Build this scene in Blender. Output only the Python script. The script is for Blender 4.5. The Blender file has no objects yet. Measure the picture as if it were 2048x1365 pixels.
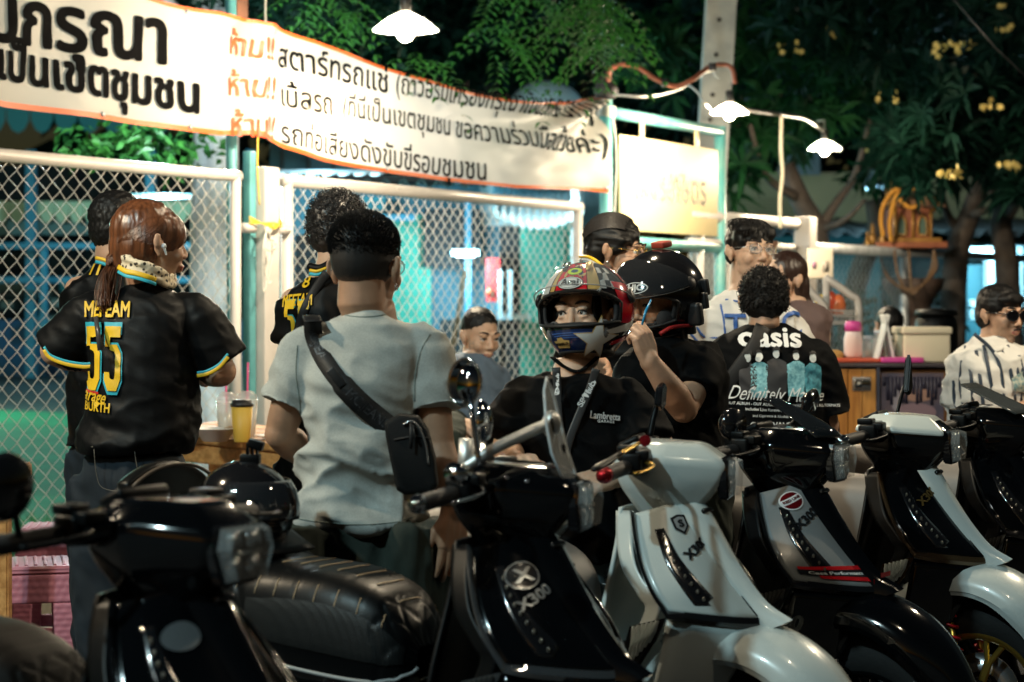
import bpy, bmesh, math, random
from mathutils import Vector, Matrix, noise
from mathutils.bvhtree import BVHTree
random.seed(7)
SC = bpy.context.scene
COL = SC.collection
V = Vector
PI = math.pi
# ---------------------------------------------------------------- camera
F = 3982.0; HOR = 620.0; CAMH = 1.40
cam_d = bpy.data.cameras.new('camera'); cam = bpy.data.objects.new('camera', cam_d); COL.objects.link(cam)
cam.location = (0, 0, CAMH); cam.rotation_euler = (PI/2, 0, 0)
cam_d.sensor_width = 36; cam_d.lens = 70; cam_d.shift_y = -(682.5-HOR)/2048.0
cam_d.clip_start = 0.05; cam_d.clip_end = 600
cam_d.dof.use_dof = True; cam_d.dof.focus_distance = 5.9; cam_d.dof.aperture_fstop = 3.8
SC.camera = cam
# ---------------------------------------------------------------- world, sun, exposure
wd = bpy.data.worlds.new('World'); SC.world = wd; wd.use_nodes = True
_n = wd.node_tree.nodes; _l = wd.node_tree.links
_s = _n.new('ShaderNodeTexSky'); _s.sky_type = 'NISHITA'; _s.sun_disc = False
_s.sun_elevation = math.radians(3); _s.sun_rotation = math.radians(215)
_l.new(_s.outputs[0], _n['Background'].inputs[0]); _n['Background'].inputs[1].default_value = 0.012
sl = bpy.data.lights.new('assumed_street_flood', 'SUN'); sl.energy = 0.12; sl.angle = math.radians(4); sl.color = (0.90, 1.0, 0.95)  # weak sun standing in for an assumed street light behind the camera
so = bpy.data.objects.new('assumed_street_flood', sl); COL.objects.link(so)
so.rotation_euler = V((0.60, 0.66, -0.74)).to_track_quat('-Z', 'Y').to_euler()
SC.view_settings.view_transform = 'Standard'; SC.view_settings.look = 'None'
SC.view_settings.exposure = 0.0; SC.view_settings.gamma = 1.0; SC.view_settings.use_curve_mapping = False
SC.render.engine = 'CYCLES'
SC.cycles.use_denoising = True; SC.cycles.max_bounces = 6; SC.cycles.transparent_max_bounces = 12
SC.cycles.sample_clamp_indirect = 4; SC.cycles.caustics_reflective = False; SC.cycles.caustics_refractive = False

def W(px, py, d):
    return V(((px-1024)/F*d, d, CAMH-(py-HOR)/F*d))
def smooth01(t):
    t = max(0, min(1, t)); return t*t*(3-2*t)
def lerp(a, b, t): return a+(b-a)*t
def nz(v): return noise.noise(v)

# ---------------------------------------------------------------- materials
MATS = {}
def mat(name, col, rough=0.5, metal=0.0, bump=0.0, bscale=60.0, vary=0.0, vscale=8.0, coat=0.0, trans=0.0, alpha=1.0,
        sub=0.0, sheen=0.0, emit=None, estr=0.0, aniso=0.0, spec=0.5, col2=None, stretch=None, tl=0.0, bdist=0.0016):
    if name in MATS: return MATS[name]
    m = bpy.data.materials.new(name); m.use_nodes = True; MATS[name] = m
    nt = m.node_tree; p = nt.nodes['Principled BSDF']
    c = tuple(col)+(1,)
    p.inputs['Base Color'].default_value = c
    p.inputs['Roughness'].default_value = rough; p.inputs['Metallic'].default_value = metal
    p.inputs['Specular IOR Level'].default_value = spec
    if coat: p.inputs['Coat Weight'].default_value = coat; p.inputs['Coat Roughness'].default_value = 0.04
    if trans: p.inputs['Transmission Weight'].default_value = trans
    if alpha < 1: p.inputs['Alpha'].default_value = alpha
    if sub:
        p.inputs['Subsurface Weight'].default_value = sub; p.inputs['Subsurface Radius'].default_value = (1, .35, .18)
        p.inputs['Subsurface Scale'].default_value = 0.012
    if sheen: p.inputs['Sheen Weight'].default_value = sheen
    if emit: p.inputs['Emission Color'].default_value = tuple(emit)+(1,); p.inputs['Emission Strength'].default_value = estr
    if aniso: p.inputs['Anisotropic'].default_value = aniso
    tc = nt.nodes.new('ShaderNodeTexCoord'); src = tc.outputs['Object']
    if stretch:
        mp = nt.nodes.new('ShaderNodeMapping'); mp.inputs['Scale'].default_value = stretch
        nt.links.new(src, mp.inputs[0]); src = mp.outputs[0]
    if vary or col2:
        n = nt.nodes.new('ShaderNodeTexNoise'); n.inputs['Scale'].default_value = vscale; n.inputs['Detail'].default_value = 5
        nt.links.new(src, n.inputs[0])
        r = nt.nodes.new('ShaderNodeValToRGB'); r.color_ramp.elements[0].position = .35; r.color_ramp.elements[1].position = .65
        c2 = tuple(col2) if col2 else tuple(x*(1-vary) for x in col)
        r.color_ramp.elements[0].color = c2+(1,); r.color_ramp.elements[1].color = c
        nt.links.new(n.outputs[0], r.inputs[0]); nt.links.new(r.outputs[0], p.inputs['Base Color'])
        rr = nt.nodes.new('ShaderNodeMapRange'); rr.inputs[3].default_value = max(0.02, rough*0.85); rr.inputs[4].default_value = min(1, rough*1.2)
        nt.links.new(n.outputs[0], rr.inputs[0]); nt.links.new(rr.outputs[0], p.inputs['Roughness'])
    if bump:
        n2 = nt.nodes.new('ShaderNodeTexNoise'); n2.inputs['Scale'].default_value = bscale; n2.inputs['Detail'].default_value = 4
        nt.links.new(src, n2.inputs[0])
        b = nt.nodes.new('ShaderNodeBump'); b.inputs['Strength'].default_value = bump; b.inputs['Distance'].default_value = bdist
        nt.links.new(n2.outputs[0], b.inputs['Height']); nt.links.new(b.outputs[0], p.inputs['Normal'])
    if tl:   # thin cloth that lets light through
        out = nt.nodes['Material Output']; t = nt.nodes.new('ShaderNodeBsdfTranslucent'); mx = nt.nodes.new('ShaderNodeMixShader')
        t.inputs[0].default_value = c; mx.inputs[0].default_value = tl
        nt.links.new(p.outputs[0], mx.inputs[1]); nt.links.new(t.outputs[0], mx.inputs[2]); nt.links.new(mx.outputs[0], out.inputs[0])
    return m

# ---------------------------------------------------------------- objects
def thing(name, label, cat, loc=(0, 0, 0), rz=0.0, group=None):
    o = bpy.data.objects.new(name, None); COL.objects.link(o); o.empty_display_size = .1
    o.location = loc; o.rotation_euler = (0, 0, rz); o['label'] = label; o['category'] = cat
    if group: o['group'] = group
    return o
def tag(o, label, cat, group=None):
    o['label'] = label; o['category'] = cat
    if group: o['group'] = group
    return o
def obj(name, g, m, parent=None, smooth=True, kind=None, world=False, auto=None):
    """g: bmesh or mesh data; world=True when g is in world coordinates and parent is an empty with only a location"""
    if isinstance(g, bmesh.types.BMesh):
        me = bpy.data.meshes.new(name); g.normal_update(); g.to_mesh(me); g.free()
    else: me = g
    ms = m if isinstance(m, (list, tuple)) else [m]
    if not me.materials:
        for x in ms: me.materials.append(x)
    if smooth and len(me.polygons):
        me.polygons.foreach_set('use_smooth', [True]*len(me.polygons))
        if auto is not None:
            try: me.set_sharp_from_angle(angle=math.radians(auto))
            except Exception: pass
    o = bpy.data.objects.new(name, me); COL.objects.link(o)
    if parent is not None:
        o.parent = parent
        if world: 
            me.transform(Matrix.Translation(-parent_world(parent)))
    if kind: o['kind'] = kind
    return o
def parent_world(p):
    v = V((0, 0, 0))
    while p is not None: v = v+V(p.location); p = p.parent
    return v
def struct(name, g, m, smooth=False): return obj(name, g, m, None, smooth, 'structure')

# ---------------------------------------------------------------- bmesh shapes
def B(): return bmesh.new()
def frame_of(d, up=V((0, 0, 1))):
    d = d.normalized(); 
    if abs(d.dot(up)) > .98: up = V((1, 0, 0)) if abs(d.x) < .9 else V((0, 1, 0))
    r = d.cross(up).normalized(); u = r.cross(d).normalized()
    return r, u
def box(bm, c, s, rot=None, bev=0.0):
    M_ = Matrix.Translation(V(c)) @ (rot.to_matrix().to_4x4() if rot is not None and hasattr(rot, 'to_matrix') else (rot if rot is not None else Matrix.Identity(4))) @ Matrix.Diagonal((s[0], s[1], s[2], 1))
    r = bmesh.ops.create_cube(bm, size=1, matrix=M_)
    if bev:
        es = list({e for v in r['verts'] for e in v.link_edges})
        bmesh.ops.bevel(bm, geom=es, offset=bev, segments=2, affect='EDGES', profile=.6)
    return bm
def ring_loft(bm, rings, cap=True, closed=True):
    vs = [[bm.verts.new(p) for p in r] for r in rings]
    n = len(vs[0])
    for a, b in zip(vs, vs[1:]):
        for i in range(n if closed else n-1):
            j = (i+1) % n
            try: bm.faces.new((a[i], a[j], b[j], b[i]))
            except ValueError: pass
    if cap and closed:
        try: bm.faces.new(vs[0][::-1]); bm.faces.new(vs[-1])
        except ValueError: pass
    return bm
def tube(bm, pts, rad, n=8, cap=True, up=V((0, 0, 1)), flat=1.0):
    pts = [V(p) for p in pts]
    rads = rad if isinstance(rad, (list, tuple)) else [rad]*len(pts)
    rings = []; pr = None
    for i, p in enumerate(pts):
        d = (pts[min(i+1, len(pts)-1)]-pts[max(i-1, 0)])
        if d.length < 1e-9: d = V((0, 0, 1))
        if pr is None: r, u = frame_of(d, up)
        else:
            d = d.normalized(); r = (pr-d*pr.dot(d))
            if r.length < 1e-6: r, u = frame_of(d, up)
            r = r.normalized(); u = r.cross(d).normalized()
        pr = r
        rings.append([p+r*math.cos(2*PI*k/n)*rads[i]+u*math.sin(2*PI*k/n)*rads[i]*flat for k in range(n)])
    return ring_loft(bm, rings, cap)
def curve_pts(pts, n=8):
    """Catmull-Rom through points"""
    P = [V(p) for p in pts]; P = [P[0]*2-P[1]]+P+[P[-1]*2-P[-2]]; out = []
    for i in range(1, len(P)-2):
        for k in range(n):
            t = k/n; a, b, c, d = P[i-1], P[i], P[i+1], P[i+2]
            out.append(0.5*((2*b)+(c-a)*t+(2*a-5*b+4*c-d)*t*t+(3*b-a-3*c+d)*t**3))
    out.append(P[-2]); return out
def cr1(vals, t):
    """Catmull-Rom scalar/vector list sampled at t in 0..1"""
    n = len(vals)-1; x = max(0, min(1, t))*n; i = min(int(x), n-1); f = x-i
    b, c = vals[i], vals[i+1]; a = vals[i-1] if i > 0 else b*2-c; d = vals[i+2] if i+2 <= n else c*2-b
    return 0.5*((b*2)+(c-a)*f+(a*2-b*5+c*4-d)*f*f+(b*3-a-c*3+d)*f**3)
def lathe(bm, prof, c=(0, 0, 0), n=24, axis='Z', M_=None, cap=True):
    rings = []
    for r, z in prof:
        ring = []
        for k in range(n):
            a = 2*PI*k/n; p = V((r*math.cos(a), r*math.sin(a), z))
            if M_ is not None: p = M_ @ p
            ring.append(p+V(c))
        rings.append(ring)
    return ring_loft(bm, rings, cap)
def dirmat(d, up=V((0, 0, 1))):
    """matrix turning +Z to d"""
    r, u = frame_of(V(d), up); return Matrix((r, u, V(d).normalized())).transposed() if Matrix((r, u, V(d).normalized())).determinant() > 0 else Matrix((-r, u, V(d).normalized())).transposed()
def disc(bm, c, d, r, h, n=20, r2=None):
    r2 = r if r2 is None else r2
    return lathe(bm, [(r, 0), (r2, h)], c, n, M_=dirmat(d))
def ellipsoid(bm, c, r, R=None, u=16, v=10):
    rot = R.to_4x4() if R is not None else Matrix.Identity(4)
    bmesh.ops.create_uvsphere(bm, u_segments=u, v_segments=v, radius=1, matrix=Matrix.Translation(V(c)) @ rot @ Matrix.Diagonal((r[0], r[1], r[2], 1)))
    return bm
def capsule(bm, a, ra, b, rb, n=12):
    a = V(a); b = V(b); d = (b-a); L = d.length or 1e-6; d = d/L
    pts = []; rs = []
    for t in (80, 55, 28): pts.append(a-d*ra*math.sin(math.radians(t))); rs.append(ra*math.cos(math.radians(t)))
    pts += [a, b]; rs += [ra, rb]
    for t in (28, 55, 80): pts.append(b+d*rb*math.sin(math.radians(t))); rs.append(rb*math.cos(math.radians(t)))
    return tube(bm, pts, rs, n)
def gridsurf(fn, nu, nv, thick=0.0, two=False):
    bm = B(); P = [[fn(i/nu, j/nv) for j in range(nv+1)] for i in range(nu+1)]
    vs = [[bm.verts.new(p) for p in r] for r in P]
    for i in range(nu):
        for j in range(nv): bm.faces.new((vs[i][j], vs[i+1][j], vs[i+1][j+1], vs[i][j+1]))
    if thick:
        bm.normal_update(); bmesh.ops.solidify(bm, geom=bm.faces[:], thickness=thick)
    return bm
def poly_prism(bm, pts, nrm, h):
    """extrude polygon (3D points) along nrm by h"""
    a = [bm.verts.new(V(p)) for p in pts]; b = [bm.verts.new(V(p)+V(nrm)*h) for p in pts]
    n = len(a); bm.faces.new(a[::-1]); bm.faces.new(b)
    for i in range(n): bm.faces.new((a[i], a[(i+1) % n], b[(i+1) % n], b[i]))
    return bm
def finish(bm, bevel=0.0, sub=0):
    bmesh.ops.recalc_face_normals(bm, faces=bm.faces[:])
    if bevel: bmesh.ops.bevel(bm, geom=[e for e in bm.edges if len(e.link_faces) == 2 and e.calc_face_angle(0) > .5], offset=bevel, segments=2, affect='EDGES')
    return bm
def subsurf(o, lv=1):
    m = o.modifiers.new('sub', 'SUBSURF'); m.levels = lv; m.render_levels = lv; return o
def bevelmod(o, w=.004, seg=2, ang=35):
    m = o.modifiers.new('bev', 'BEVEL'); m.width = w; m.segments = seg; m.limit_method = 'ANGLE'; m.angle_limit = math.radians(ang); return o

# voxel union of overlapping closed shapes -> one continuous surface
def fuse(bm, voxel=0.006, smooth=3, disp=None, adapt=0):
    me = bpy.data.meshes.new('tmp'); bmesh.ops.recalc_face_normals(bm, faces=bm.faces[:]); bm.to_mesh(me); bm.free()
    o = bpy.data.objects.new('tmp', me); COL.objects.link(o)
    r = o.modifiers.new('r', 'REMESH'); r.mode = 'VOXEL'; r.voxel_size = voxel; r.use_smooth_shade = True
    if smooth:
        s = o.modifiers.new('s', 'SMOOTH'); s.iterations = smooth; s.factor = .5
    dg = bpy.context.evaluated_depsgraph_get(); me2 = bpy.data.meshes.new_from_object(o.evaluated_get(dg))
    bpy.data.objects.remove(o); bpy.data.meshes.remove(me)
    if disp is not None:
        ns = [v.normal.copy() for v in me2.vertices]
        for v, n in zip(me2.vertices, ns): v.co = v.co+disp(v.co, n)
    return me2

# ---------------------------------------------------------------- flat print: text and shapes draped on surfaces
def text2d(body, size=1.0, bold=0.0, align='CENTER', shear=0.0, spacing=1.0, res=3, extr=0.0, sx=1.0):
    extra = max(0, bold); bold = 0.0
    c = bpy.data.curves.new('t', 'FONT'); c.body = body; c.size = size; c.offset = bold*size; c.align_x = align; c.align_y = 'CENTER'
    c.shear = shear; c.space_character = spacing; c.resolution_u = res; c.extrude = extr
    o = bpy.data.objects.new('t', c); COL.objects.link(o)
    dg = bpy.context.evaluated_depsgraph_get(); me = bpy.data.meshes.new_from_object(o.evaluated_get(dg))
    bm = B(); bm.from_mesh(me); bpy.data.objects.remove(o); bpy.data.curves.remove(c); bpy.data.meshes.remove(me)
    bmesh.ops.remove_doubles(bm, verts=bm.verts[:], dist=1e-6)
    if extra:     # heavier strokes: shifted copies, each a hair above the last (kept in co.z)
        base = bpy.data.meshes.new('j'); bm.to_mesh(base)
        for k, (dx, dy) in enumerate(((extra, 0), (-extra, 0), (0, extra*.8), (0, -extra*.8), (extra*.7, extra*.6), (-extra*.7, extra*.6), (extra*.7, -extra*.6), (-extra*.7, -extra*.6))):
            n0 = len(bm.verts); bm.from_mesh(base); bm.verts.ensure_lookup_table()
            for v in bm.verts[n0:]: v.co.x += dx*size; v.co.y += dy*size; v.co.z += .00015*(k+1)
        bpy.data.meshes.remove(base)
    if sx != 1.0: bmesh.ops.scale(bm, vec=(sx, 1, 1), verts=bm.verts[:])
    return bm
def poly2d(*polys):
    bm = B()
    for p in polys: 
        try: bm.faces.new([bm.verts.new((x, y, 0)) for x, y in p])
        except ValueError: pass
    bmesh.ops.triangulate(bm, faces=bm.faces[:])
    return bm
def ell2d(cx, cy, rx, ry, n=24, r0=0.0):
    bm = B(); o_ = [bm.verts.new((cx+rx*math.cos(2*PI*k/n), cy+ry*math.sin(2*PI*k/n), 0)) for k in range(n)]
    if r0 == 0: bm.faces.new(o_); bmesh.ops.triangulate(bm, faces=bm.faces[:])
    else:
        i_ = [bm.verts.new((cx+rx*r0*math.cos(2*PI*k/n), cy+ry*r0*math.sin(2*PI*k/n), 0)) for k in range(n)]
        for k in range(n): bm.faces.new((o_[k], o_[(k+1) % n], i_[(k+1) % n], i_[k]))
    return bm
def refine(bm, L):
    for _ in range(6):
        es = [e for e in bm.edges if e.calc_length() > L]
        if not es or len(bm.verts) > 30000: break
        bmesh.ops.subdivide_edges(bm, edges=es, cuts=1); bmesh.ops.triangulate(bm, faces=bm.faces[:])
    return bm
DRAPE_SIGN = [1]
def drape(bm, fn, L=0.02):
    refine(bm, L)
    for v in bm.verts:
        z = v.co.z; x, y = v.co.x, v.co.y; p = fn(x, y)
        if z:
            n = (fn(x+.004, y)-p).cross(fn(x, y+.004)-p)
            if n.length > 1e-12: p = p+n.normalized()*z*DRAPE_SIGN[0]
        v.co = p
    return bm
def project(bm, bvh, origin, xd, yd, ray, L=0.02, off=0.0015, back=0.5, roll=0.0):
    """lay a 2D shape on a surface: ray-cast along `ray` from the plane (origin, xd, yd)"""
    refine(bm, L); ray = V(ray).normalized(); dead = []
    xd = V(xd).normalized(); yd = V(yd).normalized(); origin = V(origin)
    cr, sr = math.cos(roll), math.sin(roll)
    for v in bm.verts:
        x, y = v.co.x*cr-v.co.y*sr, v.co.x*sr+v.co.y*cr
        p = origin+xd*x+yd*y
        h, n, i, d = bvh.ray_cast(p-ray*back, ray, back*2.5)
        if h is None: dead.append(v); continue
        if n.dot(ray) > 0: n = -n
        v.co = h-ray*(off+v.co.z)+n*off
    if dead: bmesh.ops.delete(bm, geom=dead, context='VERTS')
    bad = [f for f in bm.faces if max((l.edge.calc_length() for l in f.loops), default=0) > L*5]
    if bad: bmesh.ops.delete(bm, geom=bad, context='FACES_ONLY')
    return bm
def bvh_of(me):
    return BVHTree.FromPolygons([v.co.copy() for v in me.vertices], [tuple(p.vertices) for p in me.polygons])
def join(*bms):
    bm = bms[0]
    for b in bms[1:]:
        me = bpy.data.meshes.new('j'); b.to_mesh(me); b.free(); bm.from_mesh(me); bpy.data.meshes.remove(me)
    return bm
def lamp_light(name, loc, watts, col, size=.05):
    l = bpy.data.lights.new(name, 'POINT'); l.energy = watts; l.color = col; l.shadow_soft_size = size
    o = bpy.data.objects.new(name, l); COL.objects.link(o); o.location = loc; return o
# ================================================================ the place
FA = V((-2.315, 9.0, 0)); FD = V((.5194, .8545, 0)); FN = V((.8545, -.5194, 0))
def tl(px):
    q = (px-1024)/F; return (9*q+2.315)/(.5194-.8545*q)
def FP(t, z, off=0.0): return FA+FD*t+FN*off+V((0, 0, z))

asphalt = mat('asphalt', (.045, .047, .05), .85, bump=.6, bdist=.006, bscale=90, vary=.4, vscale=3)
struct('ground', gridsurf(lambda u, v: V((lerp(-60, 60, u), lerp(-15, 140, v), 0)), 4, 4), asphalt)
paving = mat('paving', (.20, .19, .17), .8, bump=.5, bscale=60, vary=.4, vscale=2)
bm = B(); a, b, c_, d_ = FP(-9, .004, .9), FP(20, .004, .9), FP(20, .004, .1), FP(-9, .004, .1)
bm.faces.new([bm.verts.new(p) for p in (a, b, c_, d_)]); struct('pavement', bm, paving)
turf = mat('turf', (.012, .19, .085), .9, bump=.7, bscale=250, col2=(.008, .115, .05), vscale=1.2)
bm = B(); bm.faces.new([bm.verts.new(p) for p in (FP(-16, .008, -.08), FP(12, .008, -.08), FP(12, .008, -34)+V((6, 0, 0)), FP(-16, .008, -34))]); struct('lawn', bm, turf)
grassm = mat('grass_blades', (.03, .16, .03), .7, col2=(.02, .09, .015), vscale=3)
bm = B(); rg = random.Random(3)
for i in range(16000):
    t = rg.uniform(-3.5, 3.2); off = -rg.random()**1.6*6.5-.1
    p = FP(t, 0, off); h = rg.uniform(.03, .09); a = rg.uniform(0, 6.28); w = .006; dx = V((math.cos(a), math.sin(a), 0))
    l_ = V((rg.uniform(-.03, .03), rg.uniform(-.03, .03), h))
    v1, v2, v3 = bm.verts.new(p-dx*w), bm.verts.new(p+dx*w), bm.verts.new(p+l_); bm.faces.new((v1, v2, v3))
obj('grass', bm, grassm, kind='stuff', smooth=False)['label'] = 'green grass growing behind the chain link gate'
kerb = mat('kerb_stone', (.30, .27, .2), .8, bump=.5, bscale=40, vary=.4)
bm = B()
for k in range(16):
    box(bm, FP(-5+k*1.02, .06, .05), (1.0, .14, .12), Matrix.Rotation(math.atan2(FD.y, FD.x), 4, 'Z'), .01)
struct('kerb', bm, kerb)

# ---------------------------------------------------------------- chain link gates and fences
white_paint = mat('fence_paint', (.54, .51, .48), .38, vary=.12, vscale=5, bump=.15, bscale=30)
wire_m = mat('fence_wire', (.62, .59, .54), .42, metal=.1, vary=.25, vscale=20)
galv = mat('galvanised', (.50, .53, .55), .4, metal=.5, vary=.3, vscale=12)
RF = Matrix.Rotation(math.atan2(FD.y, FD.x), 4, 'Z')
def chain(t0, t1, z0, z1, off=0.0, pitch=.046, r=.0031):
    bm = B(); n = int((t1-t0)/pitch); m = int((z1-z0)/.041)
    for i in range(n+1):
        pts = []
        for k in range(m+1):
            z = z0+(z1-z0)*k/m; s = 1 if (k+i) % 2 else -1
            jit = .003*nz(V((i*.7, k*.35, t0)))
            pts.append(FP(t0+i*pitch+s*pitch*.53+jit, z+jit, off+.0035*(1 if k % 2 else -1)))
            # hooked bends
        if min(p.y for p in pts) < 0: continue
        tube(bm, pts, r, 4)
    return bm
def gate(name, label, t0, t1, z1, knob_right=True, r=.03):
    g = thing(name, label, 'gate', FP((t0+t1)/2, 0)); 
    bm = B(); 
    obj('top_rail', tube(B(), [FP(t0, z1), FP(t1, z1)], r, 16), white_paint, g, world=True)
    obj('bottom_rail', tube(B(), [FP(t0, .16), FP(t1, .16)], r, 12), white_paint, g, world=True)
    for t in (t0+r, t1-r): obj('upright', tube(B(), [FP(t, .13), FP(t, z1)], r, 14), white_paint, g, world=True)
    obj('chain_link_mesh', chain(t0+.06, t1-.06, .17, z1-.02), wire_m, g, world=True, kind='stuff')
    return g
g1 = gate('metal_gate', 'white pipe gate with chain link mesh behind the woman with a ponytail', -3.2, tl(478), 2.10)
g2 = gate('metal_gate', 'white pipe gate with chain link mesh right of the square post, behind the grey shirt', tl(566), tl(1160), 2.10, r=.034)
# gate post with latch, ties
pt = thing('gate_post', 'white square post between the two chain link gates, tied with wire', 'post', FP(tl(520), 0))
obj('column', box(B(), FP(tl(527), 1.08), (.125, .12, 2.16), RF, .006), white_paint, pt, world=True)
bm = B(); box(bm, FP(tl(505), 1.12, -.02), (.05, .05, 2.24), RF, .004); obj('blue_upright', bm, mat('blue_post', (.10, .33, .36), .5, vary=.3), pt, world=True)
for px in (488, 556): obj('hinge', disc(B(), FP(tl(px), 1.83, .03)-FD*.045, FD, .026, .09, 16), white_paint, pt, world=True)
tie = mat('yellow_tie', (.75, .5, .03), .6); bm = B()
for k in range(5):
    tube(bm, curve_pts([FP(tl(483), 1.85+.01*k, .05), FP(tl(515), 1.86-.008*k, .11), FP(tl(530), 1.84+.01*k, .1), FP(tl(553), 1.85-.004*k, .04)]), .0035, 5)
obj('tie_wire', bm, tie, pt, world=True)
bm = B()
for k, (x0, x1) in enumerate(((500, 497), (506, 512), (497, 493))):
    tube(bm, curve_pts([FP(tl(505), 1.84, .1), FP(tl(x1), 1.72, .11), FP(tl(x0), 1.60-.05*k, .1), FP(tl(x0)+.03, 1.55, .1)]), .003, 5)
bm2 = B()
for k in range(3): tube(bm2, [FP(tl(508), 1.76, .11)+V((.028*math.cos(a+k)*(1+.2*k), 0, .03*math.sin(a+k)-.02)) for a in [i*.5 for i in range(13)]], .0022, 5)
obj('cord_end', join(bm, bm2), mat('white_cord', (.7, .68, .62), .6), pt, world=True)
tube(bm := B(), curve_pts([FP(tl(495), 1.95, .08), FP(tl(491), 2.15, .08), FP(tl(500), 2.4, .05), FP(tl(497), 2.75, .02)]), .004, 5)
obj('tie_wire', bm, tie, pt, world=True)
# pole that carries the banner above the post
bp = thing('banner_pole', 'rusty blue pole standing behind the banner fold, above the square gate post', 'pole', FP(tl(507), 0, -.1))
obj('tube', tube(B(), [FP(tl(497), .0, -.10), FP(tl(490), 3.6, -.10)], .03, 12), mat('blue_post', (.1, .33, .36)), bp, world=True)
obj('bracket', box(B(), FP(tl(508), 2.98, -.10), (.09, .05, .5), RF, .005), mat('rusty', (.16, .07, .04), .8, bump=.5, vary=.5), bp, world=True)

# right hand white fence, then grey fence
fr = thing('pipe_fence', 'white pipe and mesh fence behind the man in the white jersey', 'fence', FP(9, 0))
t0, t1 = tl(1375), tl(1592)
obj('top_rail', tube(B(), [FP(t0, 2.12), FP(t1, 2.12)], .045, 12), white_paint, fr, world=True)
obj('middle_rail', tube(B(), [FP(t0, 1.92), FP(t1, 1.92)], .03, 12), white_paint, fr, world=True)
for px in (1458, 1400): obj('upright', tube(B(), [FP(tl(px), 0), FP(tl(px), 2.12)], .03, 10), white_paint, fr, world=True)
obj('chain_link_mesh', chain(t0, t1, .1, 1.9, pitch=.05, r=.0025), wire_m, fr, world=True, kind='stuff')
fp = thing('fence_post', 'thick white square post where the white fence meets the grey fence', 'post', FP(tl(1598), 0))
obj('column', box(B(), FP(tl(1600), 1.09, .05), (.16, .14, 2.18), RF, .006), white_paint, fp, world=True)
fg = thing('pipe_fence', 'long grey pipe and mesh fence in front of the spirit house', 'fence', FP(16, 0))
t0, t1 = tl(1612), tl(2120)
obj('top_rail', tube(B(), [FP(t0, 1.93), FP(t1, 1.98)], .045, 12), galv, fg, world=True)
for px in (1808, 2032): obj('upright', tube(B(), [FP(tl(px), 0), FP(tl(px), 1.93)], .045, 10), galv, fg, world=True)
obj('chain_link_mesh', chain(t0, t1, .1, 1.9, pitch=.055, r=.0026), mat('dull_wire', (.3, .34, .35), .5, metal=.5), fg, world=True, kind='stuff')

# ---------------------------------------------------------------- vinyl banner with Thai print
TOPE = [(-260, -150), (-100, -112), (0, -88), (150, -45), (300, 0), (420, 25), (505, 42), (560, 62), (640, 92), (740, 128), (840, 160), (930, 186), (1020, 203), (1110, 206), (1196, 194)]
BOTE = [(-260, 178), (-100, 200), (0, 216), (150, 234), (300, 255), (420, 270), (505, 272), (560, 299), (640, 324), (740, 343), (840, 356), (930, 368), (1020, 376), (1110, 379), (1196, 386)]
def _edge(E_, px):
    for a, b in zip(E_, E_[1:]):
        if a[0] <= px <= b[0]:
            i = E_.index(a); xs = (px-a[0])/(b[0]-a[0])
            p0 = E_[max(i-1, 0)][1]; p3 = E_[min(i+2, len(E_)-1)][1]
            return 0.5*((2*a[1])+(b[1]-p0)*xs+(2*p0-5*a[1]+4*b[1]-p3)*xs*xs+(3*a[1]-p0-3*b[1]+p3)*xs**3)
    return E_[-1][1]
def banner(u, v, off=0.0):
    """u: metres-like along (photo column), v: 0 top, 1 bottom"""
    px = lerp(-260, 1196, u); py = lerp(_edge(TOPE, px), _edge(BOTE, px), v)
    d = 9.0/(1-.00029*px)
    p = W(px, py, d); q = V((p.x, p.y, 0))-FA
    # folds: soft diagonal ripples, strong pinch at the two tied corners
    r = .012*math.sin(px*.031+v*3.0)+.010*nz(V((px*.012, v*1.6, 1.0)))
    k = max(0, 1-abs(px-505)/130)**1.5
    r += k*(.05*math.sin((px-505)*.05+v*2.2)*(1-v*.3)+.03*nz(V((px*.05, v*5, 2))))
    k2 = max(0, (px-880)/316)**1.2
    ang = math.atan2(v+.05, (1230-px)/330)
    r += k2*(.075*math.sin(ang*9.5+.6)*(1-.35*v)+.03*nz(V((px*.02, v*4, 5))))
    r += .008*max(0, 1-abs(v-.5)*2)*nz(V((px*.03, v*9, 8)))
    return p+FN*(.035+r+off)
vinyl = mat('vinyl_banner', (.55, .51, .455), .55, vary=.08, vscale=3, tl=.38, bump=.1, bscale=14)
bt = thing('banner', 'long white vinyl banner with Thai writing and orange edges hung above the gates', 'banner', banner(.5, 1))
obj('vinyl_sheet', gridsurf(lambda u, v: banner(u, v), 420, 40), vinyl, bt, world=True)
edge_m = mat('orange_print', (.75, .15, .03), .5, tl=.25); ink = mat('black_print', (.003, .003, .0035), .9, spec=.05); red_ink = mat('red_print', (.80, .10, .03), .5, tl=.3)
for v0, v1 in ((-.002, .028), (.962, 1.002)):
    obj('border', gridsurf(lambda u, v: banner(u, lerp(v0, v1, v), .004), 420, 2), edge_m, bt, world=True)
bm = B()
for px, v in ((365, .04), (190, .965), (535, .06), (365, .965), (760, .965), (1190, .04), (1190, .96)):
    p = banner((px+260)/1456, v, .004); disc(bm, p, FN, .012, .006, 10)
obj('eyelet', bm, galv, bt, world=True)
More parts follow.
